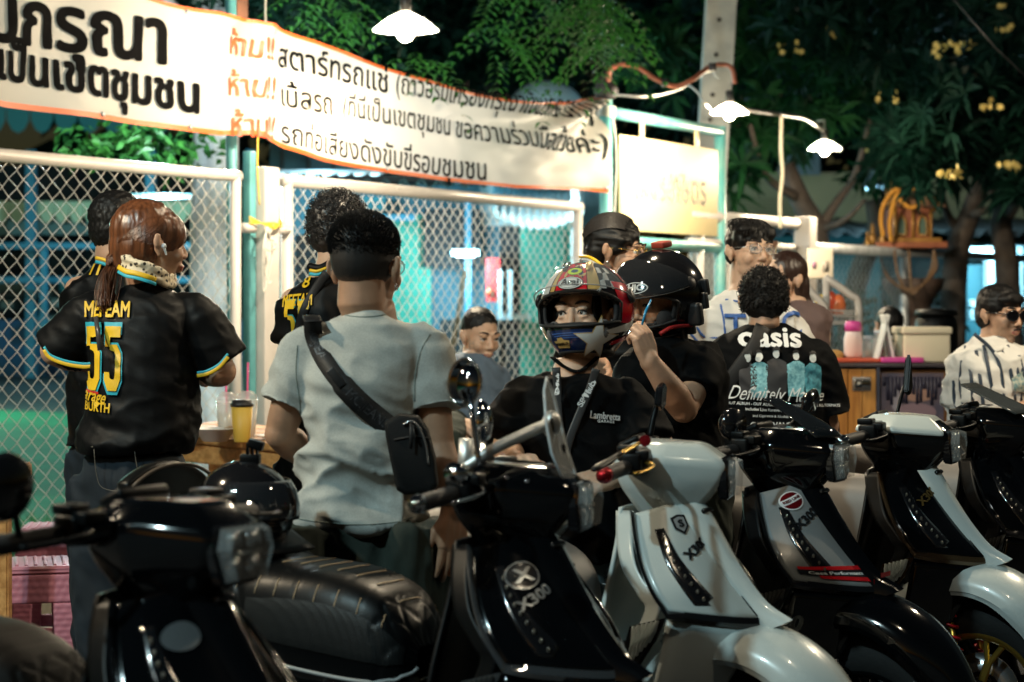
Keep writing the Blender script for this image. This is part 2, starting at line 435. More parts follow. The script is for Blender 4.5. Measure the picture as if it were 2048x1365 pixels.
def bprint(body, px0, px1, pyf, hpx, m, shear=0.0, bold=.01, off=.0065):
    """text between two photo columns, pyf(px) gives the baseline centre row; only a layout of flat print in the sheet's own (u, v)"""
    bm = text2d(body, 1.0, bold, 'LEFT', shear)
    xs = [v.co.x for v in bm.verts]; ys = [v.co.y for v in bm.verts]
    x0, x1 = min(xs), max(xs); L = x1-x0
    def fn(x, y):
        px = lerp(px0, px1, (x-x0)/L); py = pyf(px)-(y-.02)*hpx
        a, b = _edge(TOPE, px), _edge(BOTE, px)
        return banner((px+260)/1456, (py-a)/(b-a), off)
    drape(bm, fn, .12); obj('lettering', bm, m, bt, world=True, smooth=False)
bprint('ความกรุณา', -240, 325, lambda x: 50+.135*(x-100), 150, ink, bold=.035)
bprint('เป็นเขตชุมชน', -22, 383, lambda x: 128+.175*(x-0), 100, ink, bold=.04)
bprint('ห้าม!!', 447, 533, lambda x: 88+.17*(x-447), 62, red_ink, bold=.03, shear=.1)
bprint('ห้าม!!', 450, 535, lambda x: 170+.12*(x-447), 62, red_ink, bold=.03, shear=.1)
bprint('ห้าม!!', 455, 540, lambda x: 250+.10*(x-447), 62, red_ink, bold=.03, shear=.1)
bprint('สตาร์ทรถแช่', 546, 768, lambda x: 112+.245*(x-546), 66, ink, bold=.02)
bprint('(ถ้าวอร์มเครื่องกรุณาเข็นรถออกไป)', 783, 1192, lambda x: 168+.20*(x-783)-.00017*(x-783)**2, 58, ink, bold=.012, shear=.15)
bprint('เบิ้ลรถ', 553, 653, lambda x: 192+.20*(x-553), 62, ink, bold=.02)
bprint('(ที่นี่เป็นเขตชุมชน ขอความร่วมมือด้วยค่ะ)', 675, 1192, lambda x: 212+.225*(x-675)-.00014*(x-675)**2, 56, ink, bold=.012, shear=.05)
bprint('รถท่อเสียงดังขับขี่รอบชุมชน', 553, 957, lambda x: 266+.27*(x-553)-.0002*(x-553)**2, 60, ink, bold=.015)

# ---------------------------------------------------------------- blue framed sign board
bluef = mat('teal_frame_paint', (.11, .40, .40), .45, col2=(.20, .46, .42), vscale=7, bump=.25, bscale=40)
d0 = 9.0/(1-.00029*1212); ts0, ts1 = tl(1212), tl(1440)
sg = thing('sign_board', 'pale yellow sign board in a teal pipe frame right of the banner', 'sign', FP((ts0+ts1)/2, 0))
zt = CAMH+(HOR-218)/F*FP(ts0, 0).y; zb = CAMH+(HOR-490)/F*FP(ts0+1, 0).y
obj('frame_post', tube(B(), [FP(ts0, 0), FP(ts0, zt+.06)], .045, 16), bluef, sg, world=True)
obj('frame_post', tube(B(), [FP(ts1, 0), FP(ts1, zt+.02)], .045, 16), bluef, sg, world=True)
obj('frame_rail', tube(B(), [FP(ts0, zt-.02), FP(ts1, zt-.02)], .042, 16), bluef, sg, world=True)
obj('frame_rail', tube(B(), [FP(ts0, zb), FP(ts1, zb)], .042, 16), bluef, sg, world=True)
yb = mat('cream_board', (.84, .70, .38), .5, vary=.08, vscale=2)
tb0, tb1 = ts0+.13, ts1-.12; zbt = zt-.17; zbb = zb+.08
obj('board', box(B(), FP((tb0+tb1)/2, (zbt+zbb)/2, .03), (tb1-tb0, .02, zbt-zbb), RF, .004), yb, sg, world=True)
for t in (tb0+.35, tb1-.35): obj('hanger', box(B(), FP(t, zbt+.05, .03), (.06, .012, .14), RF), yb, sg, world=True)
bm = text2d('เพชรเกษตร', 1, .03); xs = [v.co.x for v in bm.verts]; L = max(xs)-min(xs)
for v in bm.verts: v.co = FP((tb0+tb1)/2+v.co.x/L*(tb1-tb0)*.72, zbb+.33+v.co.y*.30, .046)
obj('lettering', bm, mat('white_letters', (.85, .82, .72), .5), sg, world=True, smooth=False)
bm = text2d('เขต', 1, .03); xs = [v.co.x for v in bm.verts]; L = max(xs)-min(xs)
for v in bm.verts: v.co = FP((tb0+tb1)/2+.05+v.co.x/L*.35, zbt-.28+v.co.y*.22, .046)
obj('lettering', bm, mat('white_letters', (.85, .82, .72)), sg, world=True, smooth=False)
bm = B(); p = FP(ts0, zt+.06); lathe(bm, [(.03, 0), (.075, .02), (.085, .07), (.06, .13), (.03, .17), (.02, .2), (.001, .21)], p, 16)
obj('wrapped_cap', bm, mat('black_tape', (.02, .016, .018), .6, bump=.6, bscale=40), sg, world=True)
cord = mat('white_cord', (.7, .68, .62))
bm = B()
for k in range(4): tube(bm, [p+V((.06*math.cos(a), .06*math.sin(a), -.05-.02*k+.006*math.sin(a*2))) for a in [i*PI/8 for i in range(17)]], .008, 6)
dq = p.y-.05
tube(bm, curve_pts([W(1222, 190, dq), W(1300, 193, dq), W(1360, 178, dq+.5), W(1400, 150, dq+.9), W(1428, 140, dq+1)]), .009, 6)
tube(bm, curve_pts([W(1378, 170, dq+.3), W(1395, 185, dq), W(1408, 205, dq-.3), W(1425, 222, 13.8)]), .008, 6)
tube(bm, curve_pts([W(1425, 130, dq), W(1430, 150, dq), W(1440, 158, dq)]), .008, 6)
tube(bm, curve_pts([FP(ts0, zt, .05), FP(ts0+.05, zt-.35, .055), FP(ts0+.02, zt-.8, .055), FP(ts0+.04, zt-1.4, .055)]), .008, 6)
obj('rope', bm, cord, sg, world=True)
bm = tube(B(), curve_pts([W(1216, 165, dq), W(1221, 140, dq), W(1245, 130, dq), W(1275, 135, dq), W(1310, 158, dq), W(1350, 173, dq), W(1385, 160, dq), W(1418, 135, 14), W(1445, 130, 13.9), W(1464, 138, 13.8), W(1470, 168, 13.8)]), .017, 8)
pip = thing('conduit_pipe', 'orange curved conduit pipe arching from the teal frame over to the hanging lamp', 'pipe', W(1216, 165, dq))
obj('pipe', bm, mat('orange_pipe', (.42, .13, .07), .45, vary=.3), pip, world=True)
for x, y in ((1330, 166), (1425, 134)): obj('tape_band', box(B(), W(x, y, dq), (.05, .05, .05)), mat('black_tape', (.02, .016, .018)), pip, world=True)

# ---------------------------------------------------------------- utility pole
conc = mat('pole_concrete', (.42, .42, .39), .75, bump=.4, bscale=25, col2=(.26, .28, .27), vscale=4)
up = thing('utility_pole', 'leaning square concrete utility pole behind the teal sign frame', 'pole', W(1412, 900, 17.0))
bm = B(); dU = 17.0
def pole_ring(cx, wpx, z):
    c = W(cx, 0, dU); w = wpx/F*dU/2; return [V((c.x-w, dU-w*.7, z)), V((c.x+w, dU-w*.7, z)), V((c.x+w, dU+w*.7, z)), V((c.x-w, dU+w*.7, z))]
ring_loft(bm, [pole_ring(1405, 66, 0), pole_ring(1412, 60, 1.9), pole_ring(1444, 60, 4.2), pole_ring(1470, 56, 6.5)])
obj('shaft', bm, conc, up, world=True, smooth=False)
for y in (40, 110, 190, 240):
    c = W(1442-(y)*.09, y, dU-.095); obj('bolt_hole', disc(B(), c, (0, -1, 0), .02, .006, 10), mat('dark_hole', (.02, .02, .02), .9), up, world=True)

# ---------------------------------------------------------------- hanging tin lamps
tin = mat('lamp_tin_glare', (.9, .89, .84), .3, tl=.8); glowm = mat('lamp_glow', (1, .9, .7), .5, emit=(1, .84, .6), estr=70); tin_in = mat('lamp_tin_inside', (.9, .88, .8), .4)  # tin shade made translucent so it glows, standing in for lamp glare
black_plastic = mat('black_plastic', (.015, .015, .016), .45)
def hanging_lamp(px, py, d, diam, label, watts, stem=None, pos=None):
    c = pos if pos is not None else W(px, py, d); r = diam/2
    L = thing('hanging_lamp', label, 'lamp', c, group='tin lamps strung along the fence')
    prof = [(.035, .62), (.10, .60), (.30, .50), (.55, .36), (.78, .19), (.92, .07), (1.0, .0)]
    bm = lathe(B(), [(a*r, b*r) for a, b in prof], (0, 0, 0), 32, cap=False); obj('shade', bm, tin, L)
    bm = lathe(B(), [(.02, .58*r), (.028, .62*r), (.028, .62*r+.07), (.012, .62*r+.08)], n=16); obj('socket', bm, black_plastic, L)
    bm = B(); ellipsoid(bm, (0, 0, .02*r), (.30*r, .30*r, .36*r)); obj('bulb', bm, glowm, L)
    bm = tube(B(), stem if stem else [V((0, 0, .6*r+.05)), V((.005, 0, .6*r+.5)), V((0, .02, 1.3)), V((0, .0, 2.6))], .006, 6); obj('cord', bm, mat('lamp_cord', (.5, .47, .4), .6), L)
    lamp_light('lamp_light', c+V((0, 0, -.36*r)), watts, (1.0, .83, .58), .05)
    return L
hanging_lamp(811, 62, 9.9, .33, 'brightest tin lamp, hanging in front of the banner', 360)
hanging_lamp(1459, 228, 13.8, .27, 'lit tin lamp under the orange pipe, beside the concrete pole', 330, stem=[V((0, 0, .1)), V((.01, 0, .22))])
hanging_lamp(1649, 300, 16.8, .29, 'lit tin lamp in front of the dark tree, right of the concrete pole', 260, stem=[V((0, 0, .1)), V((.0, 0, .25)), V((-.05, .1, .25))])
hanging_lamp(0, 0, 0, .33, 'assumed tin lamp on the same line further left, out of view', 210, pos=V((-2.35, 4.5, 2.75)))  # assumed lamp out of view, added to light the people from the left
hanging_lamp(0, 0, 0, .33, 'assumed tin lamp on the same line nearest the parked scooters, out of view', 26, pos=V((-2.75, 1.9, 2.75)))  # unseen lamp assumed to continue the row towards the camera
hanging_lamp(0, 0, 0, .3, 'assumed lit tin lamp hidden behind the banner, added to glow through the vinyl', 150, pos=banner((640+260)/1456, .47)-FN*.42, stem=[V((0, 0, .1)), V((0, 0, .9)), V((0, 0, 1.2))])  # hidden lamp added to make the bright patch in the banner
hanging_lamp(0, 0, 0, .30, 'added tin lamp hanging over the group, out of view above the top edge', 120, pos=V((.25, 6.3, 3.0)))  # added out of view for highlights on shoulders and helmets
hanging_lamp(0, 0, 0, .30, 'assumed tin lamp hanging above the white scooter, out of view over the top edge', 16, pos=V((.95, 3.9, 2.75)))  # assumed lamp, added out of view to light the helmeted woman's face
hanging_lamp(0, 0, 0, .30, 'assumed tin lamp hanging in front of the food cart, out of view outside the right edge', 190, pos=V((2.75, 7.2, 2.9)))  # assumed lamp, added out of view to brighten the faces on the right
# assumed street lamp behind the camera, added out of view for front light
sp_ = V((-4.1, -.3, 6.1)); SL = thing('assumed_street_lamp', 'assumed tall street lamp out of view on the near side of the scooters, added to light them from the left', 'street lamp', V((sp_.x-.9, sp_.y, 0)))
obj('pole', tube(B(), [V((0, 0, 0)), V((0, 0, 6.0))], [.08, .05], 12), galv, SL); obj('arm', tube(B(), curve_pts([V((0, 0, 5.9)), V((.2, 0, 6.25)), V((.75, 0, 6.3))]), .03, 8), galv, SL)
obj('lamp_head', box(B(), V((.9, 0, 6.28)), (.5, .2, .08), None, .03), galv, SL); obj('glass', box(B(), V((.9, 0, 6.225)), (.36, .14, .02), None, .005), mat('assumed_street_glow', (1, 1, 1), .4, emit=(.92, 1, .94), estr=12), SL)
lamp_light('assumed_street_light', sp_, 1150, (.64, .95, 1.0), .12)
# rod and cable between the lamps
rd = thing('lamp_rod', 'thin bent rod carrying the far lamp, with a pale cable hanging from it', 'rod', W(1500, 222, 15))
obj('rod', tube(B(), curve_pts([W(1478, 216, 14), W(1520, 224, 14.6), W(1565, 230, 15.4), W(1610, 238, 16), W(1649, 262, 16.8)]), .016, 8), mat('grey_rod', (.28, .27, .25), .5), rd, world=True)
obj('hanging_cable', tube(B(), curve_pts([W(1563, 232, 15.3), W(1562, 300, 15.3), W(1565, 350, 15.3), W(1560, 400, 15.3), W(1561, 458, 15.3)]), .014, 8), mat('cream_cable', (.62, .56, .42), .6), rd, world=True)

# ---------------------------------------------------------------- buildings behind
teal = mat('teal_wall', (.03, .22, .26), .7, vary=.3, vscale=1.5, bump=.2, bscale=10)
teal2 = mat('green_door', (.02, .24, .17), .5, vary=.2)
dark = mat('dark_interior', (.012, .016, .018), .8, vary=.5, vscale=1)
bluew = mat('pale_blue_wall', (.085, .23, .29), .7, vary=.35, vscale=1.2, bump=.2, bscale=8)
navy = mat('navy_boards', (.012, .09, .20), .6, vary=.3, vscale=1)
creamw = mat('cream_wall', (.50, .44, .27), .8, vary=.25, vscale=.8, bump=.3, bscale=12)
roofm = mat('grey_roof', (.10, .12, .13), .7, vary=.3, vscale=2)
canvas = mat('teal_canvas', (.02, .15, .20), .7, vary=.25, vscale=.7)
def pbox(name, x0, y0, x1, y1, d, depth, m, parent, bev=.0, off=0.0):
    a = W(x0, y0, d); b = W(x1, y1, d); c = (a+b)/2+V((0, depth/2+off, 0))
    return obj(name, box(B(), c, (abs(b.x-a.x), depth, abs(a.z-b.z)), bev=bev), m, parent, smooth=False, world=True)
# left market hall, far across the lawn
h = thing('market_hall', 'open blue market hall with teal canvas roof across the lawn, behind the left gate', 'building', V((-9, 40, 0)))
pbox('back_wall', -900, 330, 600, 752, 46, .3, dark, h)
pbox('base_wall', -900, 640, 560, 757, 42, .25, navy, h)
bm = gridsurf(lambda u, v: V((lerp(-24, -5.6, u), lerp(35, 44, v), 5.0+1.0*v+.12*math.sin(u*50)*v)), 100, 6, .04); obj('canvas_roof', bm, canvas, h, world=True)
bm = B()
for k in range(44):
    x = -24+k*.42; z = 4.72+.0*k
    bm.faces.new([bm.verts.new(V(p)) for p in ((x, 34.95, 5.02), (x+.42, 34.95, 5.02), (x+.40, 34.95, z), (x+.32, 34.95, z-.16), (x+.21, 34.95, z-.22), (x+.10, 34.95, z-.16), (x+.02, 34.95, z))])
obj('canvas_valance', bm, canvas, h, world=True, smooth=False)
bm = B()
for k in range(26):
    x = -13.4+k*.30; 
    bm.faces.new([bm.verts.new(V(p)) for p in ((x, 40, 3.58), (x+.30, 40, 3.58), (x+.29, 40, 3.30), (x+.22, 40, 3.18), (x+.15, 40, 3.14), (x+.08, 40, 3.18), (x+.01, 40, 3.30))])
obj('cream_valance', bm, mat('cream_cloth', (.45, .40, .24), .8), h, world=True, smooth=False)
pbox('canopy_panel', -200, 440, 215, 470, 40.4, .2, mat('dim_panel', (.10, .13, .12), .8), h)
postm = mat('blue_steel', (.02, .15, .22), .5)
for x in (60, -180, 300, 500): pbox('post', x-9, 300, x+9, 757, 39.5, .2, postm, h)
pbox('post', 80, 500, 92, 700, 38, .15, postm, h)
for y in (492, 560): pbox('rail', -400, y-6, 380, y+6, 39, .1, postm, h)
rr = random.Random(5)
for k in range(16):
    x = rr.uniform(-60, 380); y = rr.uniform(540, 640); w = rr.uniform(20, 60); hh = rr.uniform(15, 45)
    pbox('crate', x, y, x+w, y+hh, 41+rr.random(), .5, rr.choice([teal, mat('stack_grey', (.13, .15, .14), .8), mat('stack_brown', (.08, .07, .05), .8), bluew]), h)
# blue workshop behind the right gate
w_ = thing('blue_workshop', 'blue painted workshop with a green door behind the right gate', 'building', V((-1, 21, 0)))
pbox('wall', 560, 372, 1010, 740, 22, .3, bluew, w_)
pbox('wall', 1120, 372, 1210, 1000, 21.8, .3, mat('grey_wall', (.16, .20, .21), .8, vary=.4), w_)
pbox('wall', 960, 372, 1130, 452, 21.9, .3, mat('white_blue', (.45, .56, .58), .7, vary=.3), w_)
pbox('lower_wall', 560, 741, 1210, 1010, 22.3, .3, mat('grey_wall', (.16, .20, .21)), w_)
pbox('door', 1040, 448, 1142, 985, 21.4, .12, teal2, w_); pbox('door_panel', 1052, 462, 1130, 560, 21.38, .02, mat('green_door_dark', (.015, .17, .12), .5), w_)
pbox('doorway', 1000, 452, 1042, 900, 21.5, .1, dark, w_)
pbox('shutter', 770, 430, 862, 900, 21.6, .1, teal2, w_)
pbox('window', 848, 418, 962, 535, 21.5, .1, dark, w_); pbox('window', 590, 470, 640, 640, 21.5, .1, dark, w_); pbox('window', 648, 395, 770, 420, 21.5, .1, teal, w_)
pbox('window_frame', 930, 400, 942, 660, 21.3, .08, postm, w_); pbox('window_frame', 700, 430, 830, 442, 21.3, .08, postm, w_)
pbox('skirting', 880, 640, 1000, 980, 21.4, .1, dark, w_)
pbox('bench', 1005, 628, 1062, 640, 21, .3, mat('pale_steel', (.45, .55, .58), .5), w_)
for x in (1000, 1020): pbox('pipe', x-4, 540, x+4, 640, 20.9, .06, mat('pale_steel', (.45, .55, .58)), w_)
# lit fluorescent tubes
tubeg = mat('tube_glow', (.8, .95, 1), .5, emit=(.55, .9, 1), estr=4)
def tube_lamp(px, py, d, L_, label, watts, col=(.45, .85, 1)):
    c = W(px, py, d); t = thing('tube_lamp', label, 'lamp', c)
    obj('glass_tube', tube(B(), [V((-L_/2, 0, 0)), V((L_/2, 0, 0))], .018, 10), tubeg, t)
    obj('fitting', box(B(), (0, .06, .03), (L_+.1, .06, .07), bev=.01), mat('pale_steel', (.45, .55, .58)), t)
    if watts: lamp_light('tube_light', c+V((0, -.15, -.1)), watts, col, .15)
tube_lamp(930, 511, 20.9, .2, 'small lit tube lamp on the workshop behind the right gate', 160)
tube_lamp(1750, 378, 25, .12, 'small bright lamp shining through the tree beside the spirit house', 120)
tube_lamp(640, 352, 20, 1.2, 'lit tube lamp under the workshop roof', 200)
tube_lamp(1100, 340, 19, 1.0, 'lit tube lamp beside the white tent', 260, (.65, .95, 1))
tube_lamp(330, 395, 37, 1.2, 'lit tube lamp in the market hall', 480, (.3, .85, 1))
tube_lamp(-300, 300, 26, 1.6, 'added tube lamp out of view over the lawn', 1500, (.5, 1, .8))  # added out of view to brighten the pale trunk and lawn
tube_lamp(1960, 505, 23.8, .5, 'lit tube lamp over the far shop behind the grey fence', 200)
tube_lamp(330, 150, 12.2, .6, 'added tube lamp hidden behind the banner to light the pale trunk', 240, (.75, .92, 1))  # hidden lamp added to brighten the pale tree trunk
# corrugated roof of the workshop
bm = gridsurf(lambda u, v: V((lerp(-2.6, 1.2, u), lerp(17.6, 21.5, v), 2.52+.35*v+.035*math.sin(u*150))), 260, 2, .01); obj('corrugated_roof', bm, mat('blue_roof', (.10, .25, .31), .6, vary=.3), w_, world=True)
pbox('roof_beam', 560, 352, 1180, 366, 17.8, .1, mat('dark_beam', (.03, .05, .06), .7), w_)
pbox('upper_storey', 540, 285, 1010, 372, 23, .3, mat('blue_boards', (.06, .17, .21), .7, vary=.4, vscale=2), w_)
for k in range(9): pbox('batten', 560+k*52, 285, 566+k*52, 372, 22.85, .1, mat('dark_beam', (.03, .05, .06)), w_)
fe = thing('fire_hose_box', 'red fire hose box on the blue workshop wall', 'box', W(985, 555, 21.1))
pb = pbox('case', 972, 516, 1000, 604, 21.1, .2, mat('red_case', (.45, .02, .02), .4), fe); bm = B(); disc(bm, W(979, 583, 21.08), (0, -1, 0), .035, .03); obj('bell', bm, mat('red_glow', (.6, .12, .05), .3), fe, world=True)
pw = tag(obj('wooden_pole', tube(B(), [W(930, 545, 18), W(915, 640, 17.5), W(895, 760, 17)], .025, 8), mat('pole_wood', (.30, .21, .12), .7)), 'thin wooden pole leaning behind the mesh of the right gate', 'pole')
# white tent and dome
tn = thing('white_tent', 'white tent roof with scalloped edge behind the end of the right gate', 'tent', W(1080, 400, 19.5))
bm = gridsurf(lambda u, v: W(lerp(985, 1165, u), lerp(428, 372, v), 19.2+v*1.5)+V((0, 0, .03*math.sin(u*70)*(1-v)-.12*math.sin(u*PI)*(1-v))), 80, 4, .02); obj('canopy', bm, mat('tent_white', (.38, .52, .56), .6, tl=.2), tn, world=True)
bm = tube(B(), [W(1152, 380, 19.3), W(1152, 1000, 19.3)], .05, 8); obj('tent_pole', bm, mat('pale_steel', (.45, .55, .58)), tn, world=True)
dm = thing('white_dome', 'pale round dome seen over the right end of the banner', 'dome', W(1092, 210, 24))
bm = B(); lathe(bm, [(.46*math.cos(a), .36*math.sin(a)) for a in [i*PI/20 for i in range(10)]]+[(.001, .36)], W(1092, 222, 24)+V((0, 0, 0)), 32); obj('shell', bm, mat('tent_white', (.55, .72, .76)), dm, world=True)
obj('mast', tube(B(), [W(1092, 222, 24), W(1092, 700, 24)], .06, 8), galv, dm, world=True)
lamp_light('dome_light', W(1092, 150, 22.5), 9, (.6, .95, 1), .2)
# cream houses on the right
hc = thing('cream_house', 'cream walled house with a corrugated grey roof behind the tree on the right', 'building', V((5, 30, 0)))
pbox('wall', 1440, 345, 1760, 445, 31, .3, creamw, hc); pbox('wall', 1860, 350, 2150, 455, 31, .3, creamw, hc)
pbox('window', 1560, 300, 1640, 350, 30.9, .1, mat('window_grey', (.14, .2, .24), .4), hc); 
for k in range(7): pbox('groove', 1450, 398+k*7, 1600, 400+k*7, 30.98, .02, mat('cream_shadow_line', (.28, .25, .16), .8), hc)
for x0, x1 in ((1440, 1760), (1870, 2160)):
    a, b = W(x0, 0, 27).x, W(x1, 0, 27).x
    bm = gridsurf(lambda u, v: V((lerp(a, b, u), lerp(26.5, 30.5, v), lerp(2.42, 2.78, v)+.045*math.sin(u*(b-a)*24))), 260, 2, .01); obj('corrugated_roof', bm, roofm, hc, world=True)
pbox('lower_wall', 1440, 472, 1762, 800, 28, .3, teal, hc)
pbox('lower_wall', 1762, 486, 2200, 800, 29, .3, mat('dark_teal_wall', (.02, .09, .11), .7, vary=.4), hc)
sh = thing('far_shop', 'white and blue shop front with pillars at the far right behind the grey fence', 'building', V((6, 26, 0)))
wb = mat('shop_white', (.45, .62, .66), .6, vary=.2)
for x0, y0, x1, y1 in ((1978, 492, 2008, 740), (2022, 492, 2046, 800), (1915, 590, 1932, 700), (1940, 600, 1952, 640)): pbox('pillar', x0, y0, x1, y1, 24, .3, wb, sh)
pbox('shelf', 1932, 494, 1972, 512, 24.2, .2, wb, sh); pbox('sill', 2000, 560, 2022, 566, 24.2, .2, wb, sh); pbox('sill', 1960, 690, 2046, 698, 24.2, .2, wb, sh)
pbox('panel', 1900, 530, 1975, 740, 24.6, .2, mat('shop_teal', (.03, .16, .2), .6), sh); pbox('panel', 1840, 560, 1900, 700, 24.8, .2, dark, sh)
pbox('counter_front', 1840, 700, 2200, 900, 24.6, .2, navy, sh)
# spirit house
wood_red = mat('spirit_wood', (.26, .075, .03), .5, vary=.35, vscale=5, bump=.3, bscale=30); gold = mat('gold_trim', (.34, .17, .035), .4, metal=.3, vary=.4)
sp = thing('spirit_house', 'small carved brown spirit house with gold trim on a pillar under the frangipani tree', 'shrine', W(1822, 490, 19))
S_ = lambda x, y, d=19: W(x, y, d)
pbox('body', 1786, 415, 1866, 486, 18.9, .42, wood_red, sp, .01)
pbox('platform', 1752, 484, 1896, 496, 18.7, .75, wood_red, sp, .01); pbox('platform', 1768, 476, 1884, 486, 18.78, .62, gold, sp, .01)
bm = B(); c = W(1826, 0, 19.1).x
for k, (y0, w) in enumerate(((415, .27), (400, .20), (386, .13))):
    z0 = W(0, y0, 19).z; ring_loft(bm, [[V((c+sx*w, 19.1+sy*w, z0)) for sx, sy in ((-1, -1), (1, -1), (1, 1), (-1, 1))], [V((c+sx*w*.55, 19.1+sy*w*.7, z0+.085)) for sx, sy in ((-1, -1), (1, -1), (1, 1), (-1, 1))]])
obj('roof', bm, mat('spirit_roof', (.22, .12, .07), .6, bump=.4, bscale=40), sp, world=True, smooth=False)
bm = B()
for x, y in ((1786, 412), (1866, 412)):
    p = W(x, y, 18.85); tube(bm, curve_pts([p, p+V(((-1 if x < 1820 else 1)*.05, 0, .03)), p+V(((-1 if x < 1820 else 1)*.06, 0, .16))]), [.018]*8+[.016]*4+[.01]*4+[.002], 6)
tube(bm, [W(1782, 425, 18.88), W(1782, 345, 18.88)], [.016, .003], 6); tube(bm, [W(1868, 425, 18.88), W(1868, 385, 18.88)], [.016, .003], 6)
for x in (1790, 1826, 1862): tube(bm, [W(x, 484, 18.87), W(x, 415, 18.87)], .014, 8)
obj('gold_finial', bm, gold, sp, world=True)
for x in (1803, 1845):
    bm = B(); a = [(x-9, 470), (x-9, 446), (x-6, 438), (x, 430), (x+6, 438), (x+9, 446), (x+9, 470)]
    tube(bm, [W(p[0], p[1], 18.86) for p in a+[a[0]]], .011, 6); obj('window_arch', bm, gold, sp, world=True)
    bm = B(); poly_prism(bm, [W(p[0], p[1], 18.885) for p in a], (0, -1, 0), .006); obj('window_opening', bm, mat('dim_green_glass', (.05, .09, .07), .4), sp, world=True, smooth=False)
swag_m = mat('swag_brown', (.10, .055, .025), .6)
garl = mat('marigold', (.42, .19, .02), .8, bump=.8, bscale=60, bdist=.02)
for gi, path in enumerate(([(1766, 470), (1762, 440), (1768, 408), (1790, 380), (1812, 388)], [(1792, 392), (1815, 376), (1836, 386), (1838, 408), (1818, 415), (1798, 398)], [(1782, 480), (1779, 450), (1784, 420), (1790, 400)])):
    bm = B(); P_ = curve_pts([W(x, y, 18.6) for x, y in path], 5)
    for p in P_: ellipsoid(bm, p, (.024, .022, .022), u=7, v=5)
    tag(obj('flower_garland', bm, garl), ['long orange marigold garland hanging down the left side of the spirit house', 'orange marigold garland looped round on the spirit house roof', 'short inner orange marigold garland hanging at the spirit house corner'][gi], 'garland', 'marigold garlands on the spirit house')
bm = B(); lathe(bm, [(.13, 0), (.16, .3), (.11, .5), (.10, 1.2), (.2, 1.5), (.28, 1.6), (.3, 1.7)], V((c, 19.1, 0)), 20); obj('pedestal', bm, mat('pedestal_dark', (.05, .03, .022), .7, bump=.4, bscale=30, bdist=.01), sp, world=True)
bm = B()
for k in range(3): tube(bm, curve_pts([W(1758+k*30, 500, 18.6), W(1770+k*25, 545, 18.5), W(1800+k*12, 575+6*k, 18.5), W(1840, 575, 18.5), W(1862+k*5, 540, 18.6), W(1868, 500, 18.6)]), .013, 6)
obj('carved_swag', bm, swag_m, sp, world=True)
fig = B()
for x, y, s in ((1745, 478, 1), (1765, 482, 1.2), (1735, 488, .8)):
    p = W(x, y, 18.75); ellipsoid(fig, p, (.035*s, .03, .06*s), u=8, v=6); ellipsoid(fig, p+V((0, 0, .075*s)), (.022*s,)*3, u=8, v=6); lathe(fig, [(.018*s, 0), (.003, .06*s)], p+V((0, 0, .09*s)), 8)
obj('figurine', fig, gold, sp, world=True)
lamp_light('spirit_light', W(1800, 440, 17.2)+V((-.4, 0, .2)), 10, (1, .8, .5), .1)
# ================================================================ trees
leaf_a = mat('leaf_green', (.007, .046, .012), .6, spec=.1, col2=(.002, .013, .007), vscale=2.5, tl=.3)
leaf_b = mat('leaf_deep', (.003, .020, .012), .6, spec=.1, col2=(.003, .016, .012), vscale=2, tl=.25)
leaf_c = mat('leaf_bright', (.035, .16, .022), .45, col2=(.012, .08, .02), vscale=5, tl=.35)
bark = mat('bark_dark', (.07, .055, .045), .85, bdist=.02, bump=.8, bscale=25, vary=.5)
bark_w = mat('bark_pale', (.82, .85, .86), .85, bump=1.0, bscale=18, col2=(.42, .46, .50), vscale=6, stretch=(1, 1, .35), bdist=.03)
def leaf(bm, p, d, n, L, w, fold=.15):
    """pointed leaf: 4 triangles, midrib folded"""
    d = d.normalized(); s = d.cross(n); s = s.normalized() if s.length > 1e-4 else V((1, 0, 0)); n = s.cross(d)
    a = bm.verts.new(p); b = bm.verts.new(p+d*L-V((0, 0, L*.18))); m = bm.verts.new(p+d*L*.5)
    l = bm.verts.new(p+d*L*.5+s*w+n*w*fold*2); r = bm.verts.new(p+d*L*.5-s*w+n*w*fold*2)
    bm.faces.new((a, l, m)); bm.faces.new((l, b, m)); bm.faces.new((a, m, r)); bm.faces.new((m, b, r))
def rdir(rg, z0=-1, z1=1):
    z = rg.uniform(z0, z1); a = rg.uniform(0, 2*PI); r = math.sqrt(max(0, 1-z*z)); return V((r*math.cos(a), r*math.sin(a), z))
def frond(bm, rg, p, d, L, nl, ll, lw, droop=.5):
    """a compound leaf: drooping stalk with paired leaflets"""
    d = d.normalized(); side = d.cross(V((0, 0, 1))); side = side.normalized() if side.length > .05 else V((1, 0, 0))
    for k in range(nl):
        t = (k+1)/nl; q = p+d*L*t-V((0, 0, droop*L*t*t))
        for s in (-1, 1):
            ld = side*s*.9+d*.45-V((0, 0, .35*rg.random()+.1)); leaf(bm, q, ld, V((0, 0, 1)), ll*rg.uniform(.7, 1.1), lw)
